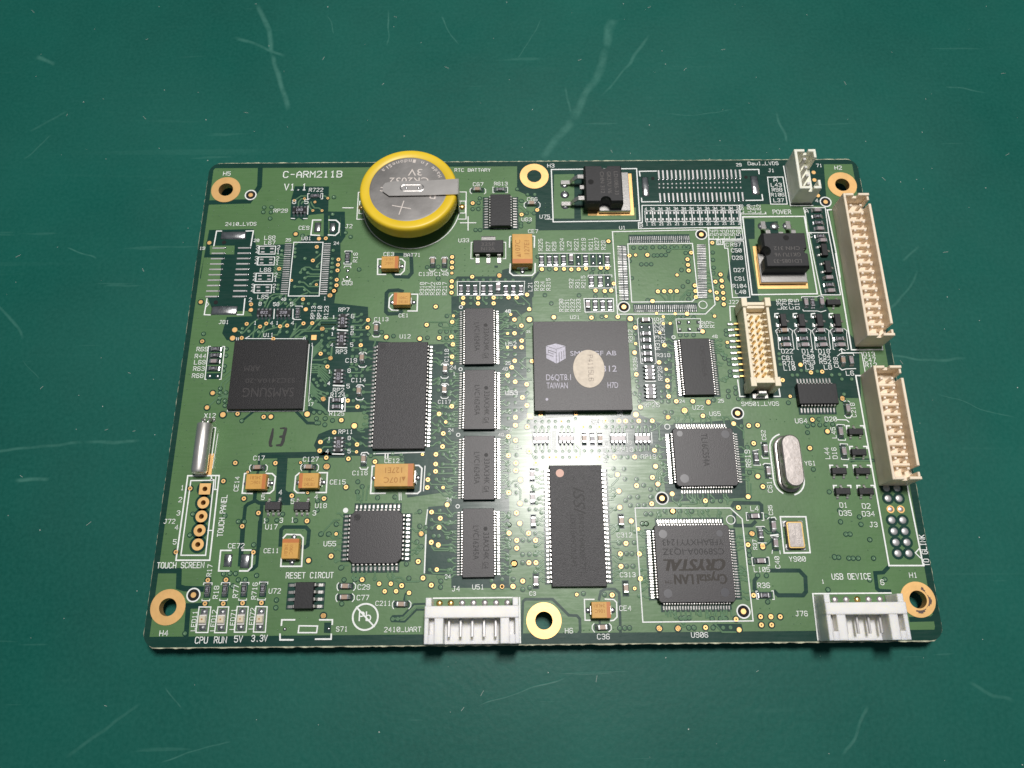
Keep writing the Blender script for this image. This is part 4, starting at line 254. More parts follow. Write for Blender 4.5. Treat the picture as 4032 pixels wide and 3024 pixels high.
'tent':[(-59.25,39.82),(-57.65,39.85),(-59.34,38.66),(-57.67,38.6),(-57.69,37.04),(-44.15,42.3),(-44.14,37.97),(-54.43,29.13),(-54.44,28.18),(-43.46,29.11),(-43.46,27.06),(-43.45,26.07),(-43.52,25.04),(-43.51,24.0),(-43.48,22.52),(-43.4,21.25),(-43.38,20.16),(-49.35,27.22),(-49.2,24.59),(-50.02,23.87),(-48.5,23.82),(-48.99,22.57),(-50.04,21.63),(-47.67,21.11),(-50.96,20.56),(-48.82,19.79),(-46.91,28.68),(-46.56,25.22),(-54.53,20.95),(-54.51,20.09),(-51.55,27.63),(-50.29,32.74),(-51.71,29.56),(-51.63,28.67),(-68.86,9.94),(-60.98,11.06),(-59.58,10.44),(-57.54,10.28),(-56.63,10.27),(-54.62,11.49),(-53.22,10.22),(-51.7,10.21),(-61.01,10.14),(-50.14,10.77),(-45.19,11.87),(-43.6,10.31),(-44.39,9.43),(-42.98,8.76),(-44.42,8.26),(-44.27,6.94),(-42.95,6.89),(-43.64,6.03),(-42.81,5.41),(-47.68,9.17),(-43.37,3.55),(-45.2,2.27),(-44.46,.54),(-45.42,-.24),(-43.92,-.45),(-44.81,-.93),(-44.45,-1.56),(-43.01,-1.5),(-43.81,-3.23),(-42.47,-3.24),(-45.43,-3.7),(-44.61,-4.83),(-44.86,-7.17),(-43.71,-7.18),(-42.48,-7.19),(-64.03,-2.01),(-63.96,-2.89),(-62.82,-2.88),(-62.81,-4.62),(-63.92,-4.03),(-64.03,-4.86),(-62.69,-5.64),(-63.79,6.55),(-63.72,5.08),(-63.74,2.78),(-63.81,1.75),(-55.35,17.88),(-53.83,18.12),(-51.66,17.53),(-50.61,16.4),(-48.99,16.6),(-47.78,16.59),(-46.45,16.47),(-56.89,16.94),(-57.63,17.56),(-52.55,16.67),(-53.92,16.95),(-44.18,42.3),(-44.19,37.97),(-41.06,33.39),(-39.9,32.37),(-13.62,39.05),(-12.37,39.04),(-12.32,40.61),(-12.06,41.77),(-12.94,33.85),(-11.98,33.84),(-20.78,22.25),(-20.84,25.02),(-23.18,24.92),(-37.62,24.49),(-43.22,25.08),(-3.8,44.05),(-1.54,42.67),(.04,42.66),(-2.82,41.0),(-1.8,37.92),(-.19,37.9),(-1.39,35.8),(-3.09,35.36),(-3.1,34.68),(-38.03,14.05),(-36.56,14.08),(-38.01,12.74),(-36.58,12.73),(-37.91,11.08),(-36.58,11.07),(-36.31,9.53),(-34.88,9.52),(-37.82,9.54),(-37.84,8.21),(-36.33,8.2),(-37.9,6.12),(-36.31,6.17),(-35.37,6.16),(-37.91,4.71),(-36.98,4.7),(-36.91,1.9),(-35.66,1.89),(-37.91,3.03),(-36.97,2.9),(-38.04,.49),(-36.83,.48),(-35.71,.47),(-37.12,-2.46),(-38.52,-3.72),(-37.17,-4.79),(-35.26,-6.1),(-32.16,10.01),(-29.7,9.13),(-22.7,8.7),(-18.77,13.56),(-20.06,11.62),(-20.12,10.05),(-18.8,10.04),(-17.56,10.03),(-18.81,8.61),(-18.83,7.08),(-17.53,5.81),(-19.83,5.33),(-20.07,3.32),(-20.18,-.25),(-19.05,-.65),(-17.76,-.67),(-20.19,-1.33),(-20.16,-2.7),(-17.81,-3.11),(-20.04,-6.19),(-18.72,-6.2),(-18.73,-7.69),(-17.41,-7.7),(-13.87,17.69),(-10.6,17.67),(-7.51,17.64),(-13.86,16.38),(-10.59,16.35),(-6.2,12.63),(-6.21,11.07),(-4.78,11.06),(-4.87,7.94),(-6.19,7.95),(-6.21,4.91),(-4.61,4.9),(-4.75,.35),(-6.07,-1.06),(-6.17,-2.72),(-4.79,-2.73),(-4.8,-4.09),(-4.72,-5.45),(-6.1,-5.53),(-6.17,-7.07),(-4.83,-7.08),(-15.46,21.81),(-14.45,21.8),(-12.7,21.79),(-11.25,21.84),(-9.69,21.83),(-8.23,21.82),(-6.58,21.81),(-4.93,21.73),(-20.78,22.24),(-3.32,9.57),(-8.33,17.65),(-7.46,17.64),(-2.8,16.23),(-6.24,12.63),(-6.22,11.07),(-4.73,11.06),(-6.17,9.53),(-4.73,7.94),(-6.3,4.91),(-4.79,4.9),(-3.31,3.42),(-3.33,1.95),(-1.99,1.48),(-4.84,.35),(-6.16,-2.72),(-4.83,-2.73),(-2.38,-3.43),(-4.61,-4.09),(-6.19,-7.03),(-4.64,-7.04),(-3.44,-7.0),(13.45,13.16),(1.71,18.2),(3.01,16.29),(8.89,18.1),(12.32,17.86),(14.44,17.85),(11.77,23.18),(13.54,23.31),(14.9,23.3),(2.73,24.34),(12.11,24.26),(-42.55,-8.49),(-41.03,-8.89),(-42.51,-9.76),(-43.66,-7.19),(-42.47,-7.2),(-43.72,-9.38),(-37.36,-13.78),(-41.54,-13.24),(-33.1,-16.09),(-32.4,-15.73),(-28.81,-15.76),(-27.15,-15.96),(-26.97,-16.91),(-21.64,-19.93),(-20.21,-20.88),(-18.86,-20.86),(-20.21,-22.51),(-19.01,-17.9),(-18.98,-19.35),(-18.98,-15.93),(-18.99,-13.06),(-19.79,-9.23),(-19.8,-10.71),(-17.78,-11.76),(-18.69,-7.68),(-17.42,-7.69),(-35.29,-23.23),(-34.43,-22.2),(-31.35,-24.38),(-28.06,-24.27),(-23.2,-27.13),(-38.91,-29.4),(-21.94,-30.14),(-23.08,-29.95),(-20.94,-28.69),(-20.84,-30.25),(-19.4,-26.95),(-20.43,-31.75),(-19.44,-31.76),(-23.55,-32.84),(-41.65,-31.23),(-40.18,-31.21),(-6.16,-13.63),(-4.65,-16.2),(-6.1,-17.82),(-6.16,-19.33),(-6.13,-22.22),(-4.73,-23.66),(-6.17,-27.54),(-4.71,-22.23),(-6.15,-29.8),(-6.18,-32.7),(-6.02,-7.02),(-4.65,-7.13),(-6.12,-8.74),(-35.32,-21.26),(-59.0,-8.81),(-44.25,-8.46),(-42.48,-8.48),(-44.19,-9.37),(-42.48,-9.76),(-66.36,-27.24),(-66.42,-31.19),(-49.26,-27.4),(-52.21,-28.54),(-50.26,-28.56),(-46.68,-28.64),(-42.77,-24.9),(-42.76,-26.7),(-41.5,-13.24),(-54.19,-33.09),(-41.69,-31.23),(-40.22,-31.21),(-38.83,-31.22),(-38.96,-29.35),(-60.21,-27.6),(-54.19,-33.13),(-58.06,-38.32),(-59.24,-38.39),(-57.0,-38.36),(-53.08,-38.73),(-56.4,-39.5),(-55.1,-39.46),(-57.3,-40.59),(-49.01,-43.17),(-49.0,-44.52),(-65.04,-48.86),(-41.75,-31.24),(-40.31,-31.25),(-38.83,-31.26),(-37.57,-37.5),(-57.56,-28.72),(-56.42,-28.76),(-37.39,-37.41),(-36.82,-39.67),(-34.78,-39.65),(-25.39,-36.88),(-24.83,-39.49),(-23.55,-32.85),(-22.71,-33.71),(-23.12,-29.88),(-21.94,-30.15),(-20.85,-30.24),(-20.37,-31.71),(-19.44,-31.72),(-21.01,-37.97),(-18.89,-40.07),(-18.92,-41.14),(-36.98,-43.93),(-27.51,-46.7),(-26.59,-46.68),(-6.19,-29.76),(-6.12,-32.66),(-6.17,-34.06),(-7.54,-39.84),(-5.5,-39.85),(-9.5,-40.07),(-38.95,-29.39),(-41.65,-31.19),(-40.21,-31.2),(-38.83,-31.18),(2.82,24.24),(12.11,24.25),(13.59,23.32),(14.9,23.31),(.38,27.26),(-3.02,41.05),(21.02,29.25),(22.54,29.19),(23.53,29.25),(25.14,29.35),(26.7,29.34),(27.75,29.33),(29.23,29.32),(30.31,29.24),(31.9,29.3),(32.89,29.29),(28.43,28.41),(25.28,27.35),(25.99,27.35),(26.88,27.43),(27.81,27.44),(32.14,27.9),(22.45,25.26),(23.52,25.25),(24.55,25.27),(30.9,23.8),(32.04,21.08),(30.9,19.95),(20.0,26.05),(20.23,22.01),(20.23,21.98),(17.0,18.83),(30.93,23.89),(32.04,21.07),(30.9,20.0),(20.34,11.75),(20.22,9.17),(19.93,-1.07),(19.3,-3.71),(20.04,-2.25),(20.36,-3.91),(20.18,-5.31),(21.81,12.36),(26.02,2.84),(25.88,.26),(25.86,-3.28),(24.69,-3.31),(24.7,-4.43),(24.63,-5.44),(25.92,-5.45),(29.46,8.89),(30.7,8.88),(32.21,8.87),(29.49,12.82),(32.55,12.8),(30.43,13.02),(25.11,-7.71),(26.39,-7.72),(23.26,16.86),(31.95,18.17),(31.82,17.01),(-2.11,-9.44),(-.74,-9.45),(.57,-9.46),(1.9,-9.43),(3.18,-9.44),(5.77,-9.47),(-.82,-10.62),(.51,-10.63),(1.83,-10.64),(3.14,-10.62),(4.45,-10.63),(5.73,-10.64),(7.17,-8.89),(10.06,-10.64),(14.48,-9.48),(18.35,-9.51),(21.05,-9.5),(13.15,-10.64),(14.42,-10.65),(15.73,-10.67),(17.06,-10.68),(18.39,-10.69),(19.61,-10.7),(20.97,-10.71),(22.15,-10.72),(-.8,-15.49),(.49,-15.51),(1.81,-15.46),(3.1,-15.53),(4.45,-15.54),(5.71,-15.49),(7.01,-15.5),(-.79,-16.69),(.56,-16.7),(4.41,-16.74),(5.72,-16.75),(8.68,-15.46),(10.12,-15.48),(11.56,-15.49),(13.18,-15.56),(14.5,-15.48),(18.46,-15.47),(19.76,-15.48),(13.03,-16.79),(15.76,-16.78),(17.12,-16.79),(19.76,-16.81),(14.26,-19.09),(16.31,-19.16),(16.37,-21.15),(18.59,-21.23),(19.88,-22.41),(21.18,-23.22),(17.05,-24.68),(18.61,-24.66),(16.26,-25.32),(17.1,-26.28),(18.59,-26.29),(19.77,-26.27),(21.11,-24.68),(22.54,-23.23),(19.93,-27.94),(20.89,-27.94),(19.11,-29.81),(19.89,-29.82),(23.65,-27.41),(26.45,-27.47),(28.73,-27.49),(23.59,-16.81),(-.66,-19.16),(-1.61,-22.44),(-2.89,-25.19),(-2.3,-26.87),(-1.02,-26.88),(-1.24,-31.4),(-2.39,-32.71),(-3.61,-32.7),(-6.18,-29.8),(-6.16,-27.54),(14.55,-33.42),(-3.69,-35.35),(-2.44,-35.31),(-1.18,-35.32),(-3.71,-36.83),(15.82,-35.35),(16.85,-35.36),(15.69,-37.67),(16.89,-37.68),(11.33,-42.72),(13.8,-48.63),(14.69,-48.64),(15.59,-48.61),(26.39,-48.71),(27.34,-48.72),(25.64,-46.97),(26.56,-46.98),(-5.52,-39.85),(-3.73,-41.68),(-2.45,-41.37),(14.6,-33.38),(17.41,-33.32),(19.19,-29.8),(19.89,-29.81),(7.44,-42.52),(39.94,-39.51),(41.55,-39.57),(41.26,-44.26),(52.64,-42.2),(26.35,-48.64),(27.27,-48.64),(30.78,-48.71),(32.62,-48.72),(33.96,-48.7),(54.7,-36.25),(38.81,-35.01),(38.8,-35.86),(38.75,-37.12),(32.88,-25.51),(28.92,-25.48),(21.22,-24.67),(25.06,-47.03),(25.9,-47.03),(30.76,-47.16),(32.27,-47.17),(33.27,-47.18),(39.99,-10.68),(40.66,-15.01),(40.59,-20.09),(32.81,-25.53),(34.4,-25.54),(53.09,-10.81),(54.22,-10.57),(55.54,-10.62),(56.78,-10.55),(58.11,-10.51),(55.53,-9.44),(52.91,-12.16),(53.04,-19.56),(55.5,-24.0),(56.81,-29.73),(57.5,-32.08),(58.25,-32.08),(60.56,-28.86),(60.63,-30.25),(61.86,-33.15),(56.95,-27.59),(49.9,-5.95),(39.61,-3.93),(38.01,-4.59),(34.99,-5.28),(42.78,-28.57),(53.38,.92),(54.48,.86),(56.62,.7),(51.46,-.09),(52.45,-.06),(59.44,-.12),(61.04,-.03),(61.36,-1.02),(63.35,-1.04),(49.9,-5.96),(38.99,9.78),(38.96,8.92),(38.98,6.3),(37.8,4.51),(38.9,3.24),(38.09,3.65),(38.91,2.44),(38.89,.75),(38.88,-.09),(39.68,-2.71),(39.64,-3.68),(38.13,-3.38),(38.03,-4.45),(35.04,-5.2),(49.32,4.56),(49.25,3.49),(49.29,2.25),(61.3,-4.25),(39.99,-5.04),(58.98,10.51),(60.77,10.39),(37.8,24.33),(37.94,27.96),(37.81,26.19),(37.58,23.13),(63.46,-40.45),(60.63,-40.51),(56.82,-29.78),(60.62,-30.28),(61.99,-36.59),(52.65,-42.25),(57.47,-32.09),(58.28,-32.09),(61.82,-33.15),(54.72,-36.36),(55.48,-36.37),(57.36,-36.55),(58.17,-36.56),(59.12,-36.57),(41.24,-44.28)],
'fid':[(-62.53,42.98),(63.93,40.25),(18.16,15.32),(39.49,-8.07),(23.21,-24.97),(36.6,-45.92),(-64.34,-42.14),(35.87,32.34)],
'dark':[[1.1,[(-61.15,50.57),(-60.83,45.2),(-62.67,41.42),(-71.41,41.19)]],[1.0,[(-45.62,38.33),(-45.25,32.41)]],[1.0,[(-45.42,38.21),(-42.01,38.18),(-41.55,32.61),(-42.18,31.49)]],[.8,[(-30.05,28.06),(-26.71,27.92),(-26.4,23.64),(-27.11,22.67),(-29.84,22.8),(-30.35,23.46)]],[.45,[(-17.17,21.84),(-16.7,22.48),(-3.33,22.38)]],[.8,[(-28.25,19.3),(-29.13,19.62),(-31.06,19.49),(-31.57,18.9),(-31.52,14.67),(-31.02,14.14),(-28.92,14.23),(-28.27,14.75)]],[.5,[(-8.7,24.97),(-8.31,24.97)]],[.5,[(.47,23.59),(-.74,21.87),(-.9,18.01),(-2.17,17.17)]],[1.2,[(-54.36,-15.91),(-43.44,-15.82),(-38.56,-15.86)]],[.7,[(-54.9,-23.06),(-54.92,-24.66),(-53.99,-25.2),(-50.82,-25.22)]],[.7,[(-54.9,-24.84),(-56.08,-25.36),(-56.55,-25.88),(-56.55,-33.33)]],[.7,[(-53.42,-25.56),(-53.18,-33.35)]],[.9,[(-56.62,-28.55),(-56.35,-36.75)]],[.7,[(-49.22,-33.26),(-49.31,-30.34),(-48.84,-29.83),(-44.66,-29.87),(-44.0,-30.56),(-44.05,-33.3),(-44.54,-33.64),(-45.41,-33.55)]],[.5,[(-54.91,-15.82),(-54.69,-18.02)]],[.5,[(-54.76,-19.11),(-54.89,-19.65)]],[.5,[(-44.91,-16.45),(-44.76,-19.55)]],[.6,[(-48.18,-23.3),(-48.13,-23.83)]],[1.0,[(-71.86,-37.7),(-67.59,-37.74),(-67.29,-40.64),(-66.15,-40.98),(-62.92,-41.09)]],[1.0,[(-65.24,-44.09),(-62.22,-44.03)]],[.9,[(-65.07,-44.09),(-64.78,-49.53),(-65.12,-50.16)]],[.45,[(-59.0,-8.81),(-56.97,-6.98)]],[.6,[(-48.29,-7.05),(-46.0,-9.36),(-44.18,-9.41)]],[.35,[(-21.72,-44.06),(-23.74,-44.12),(-25.69,-46.13),(-27.53,-46.19),(-27.85,-46.59),(-27.66,-47.07),(-25.32,-47.17),(-23.21,-45.1),(-21.69,-45.11)]],[.4,[(-25.54,-43.29),(-25.33,-42.32),(-24.83,-41.91)]],[.5,[(-4.09,-50.38),(-3.75,-43.81),(-3.24,-43.41),(1.74,-43.45),(4.61,-46.31),(6.12,-46.4),(6.6,-46.97),(6.6,-49.04),(5.82,-50.07),(-3.34,-50.07)]],[.5,[(10.27,-43.61),(10.68,-42.14),(11.55,-41.73),(13.25,-41.75),(14.05,-42.49),(13.9,-49.9)]],[.3,[(6.66,-47.45),(6.66,-49.68)]],[.4,[(10.19,-47.32),(10.23,-48.12)]],[.75,[(42.52,-38.66),(47.82,-38.71),(48.78,-39.88),(48.55,-42.52),(47.92,-43.17),(43.34,-43.13),(42.74,-42.47)]],[.7,[(39.82,-39.81),(39.23,-40.46),(39.07,-41.95),(39.52,-42.44)]],[.7,[(36.56,-26.6),(36.98,-25.99),(41.73,-26.03),(42.17,-26.47),(42.05,-27.88)]],[.7,[(36.77,-28.01),(36.71,-30.28),(39.85,-30.3),(40.62,-29.61)]],[.6,[(42.05,-30.84),(42.82,-31.71),(45.43,-31.73)]],[.6,[(42.04,-33.93),(42.99,-33.26),(45.52,-32.42)]],[.7,[(64.42,-38.29),(63.41,-39.2),(61.86,-39.27),(61.74,-42.09),(62.18,-42.5),(64.04,-42.6)]],[.9,[(67.06,-47.58),(70.93,-47.53),(71.53,-47.05)]],[.6,[(60.7,-17.94),(61.82,-17.67),(65.03,-17.84)]]],
'darkp':[[(-53.01,45.21),(-45.45,45.08),(-45.18,38.32),(-49.4,37.85),(-49.55,37.21),(-50.49,36.53),(-51.55,37.23),(-52.29,36.55),(-53.31,36.78),(-53.54,41.86)],[(-44.94,38.78),(-42.49,38.07),(-42.17,31.49),(-42.12,29.26),(-41.86,19.25),(-44.95,19.27),(-45.89,32.42),(-44.5,32.41)],[(-5.88,24.57),(-3.32,22.81),(-3.33,22.16),(-7.26,22.41),(-7.25,24.14)],[(-51.34,-15.66),(-49.28,-15.68),(-49.11,-22.75),(-48.17,-23.38),(-47.97,-25.69),(-53.5,-25.64),(-53.3,-25.03),(-50.86,-24.87)],[(-53.83,-28.57),(-52.96,-28.58),(-52.98,-37.11),(-53.76,-37.86),(-54.76,-38.1),(-54.49,-37.43),(-53.55,-36.6)],[(-55.12,-15.54),(-43.1,-15.55),(-43.03,-16.47),(-49.15,-16.14),(-51.3,-16.12),(-54.88,-16.18)],[(-39.95,-47.2),(-38.7,-47.21),(-38.66,-49.05),(-39.91,-48.96)],[(17.89,29.9),(19.58,29.88),(19.42,18.75),(17.68,18.77)],[(17.71,24.76),(19.48,24.75),(19.39,16.68),(17.85,16.59)],[(20.12,32.46),(33.25,32.47),(33.38,30.45),(20.0,30.44)],[(20.13,16.04),(33.61,16.15),(33.44,14.15),(20.11,14.15)],[(35.06,29.99),(36.45,29.97),(35.9,18.62),(34.06,18.64)],[(34.59,24.63),(36.26,24.62),(35.86,17.08),(33.93,17.1)],[(30.68,-48.04),(36.03,-48.08),(36.21,-49.52),(32.53,-49.64)],[(59.23,38.78),(64.47,38.74),(63.99,21.84),(63.93,17.55),(60.07,17.58)],[(-70.64,34.32),(-61.04,34.47),(-60.14,30.5),(-51.51,30.77),(-49.19,32.9),(-44.46,32.41),(-42.31,34.67),(-41.72,27.01),(-42.41,16.69),(-35.3,15.79),(-34.71,8.26),(-24.4,7.15),(-16.8,7.4),(-16.67,18.09),(-16.53,22.41),(-1.03,22.5),(-.96,15.3),(-6.31,11.66),(-2.49,10.07),(-2.3,-8.4),(-6.74,-11.69),(-6.82,-25.47),(-16.3,-25.65),(-16.34,-23.15),(-25.65,-24.42),(-26.66,-16.21),(-33.17,-16.16),(-43.12,-15.98),(-44.36,-13.92),(-43.62,-11.67),(-41.23,-10.65),(-33.74,-10.52),(-33.88,-7.85),(-35.29,-7.16),(-46.06,-7.26),(-46.95,7.85),(-63.94,8.5),(-65.06,10.06),(-64.52,13.7),(-59.25,13.87),(-59.85,15.03),(-67.57,15.09),(-71.22,22.85)],[(-3.77,50.29),(64.98,50.61),(64.09,39.27),(50.12,39.85),(45.36,39.18),(45.06,34.44),(16.43,33.75),(.06,33.65),(.21,41.65),(-3.84,43.68)],[(45.58,36.19),(47.84,36.17),(47.33,31.23),(45.39,31.14)],[(43.45,32.51),(45.95,32.49),(46.64,16.51),(60.24,16.4),(61.57,12.16),(66.05,6.93),(64.64,-5.08),(40.48,-4.88),(41.23,11.28),(42.75,16.54),(40.38,21.96)],[(49.29,35.33),(52.85,35.53),(52.46,30.74),(50.13,29.63)],[(20.1,11.45),(28.26,11.38),(26.55,-4.76),(19.98,-5.68)],[(-2.3,-8.4),(19.83,-8.1),(25.19,-10.54),(22.92,-16.63),(-.61,-16.43)],[(-16.3,-25.83),(-21.6,-26.23),(-21.87,-38.74),(-16.1,-39.21)],[(-17.93,18.1),(-5.78,18.0),(-6.23,-41.38),(-16.92,-41.28)],[(43.49,14.41),(45.91,14.39),(45.12,-4.92),(40.48,-4.88)],[(23.35,-10.52),(40.48,-9.23),(39.41,-24.97),(24.05,-25.73)]],
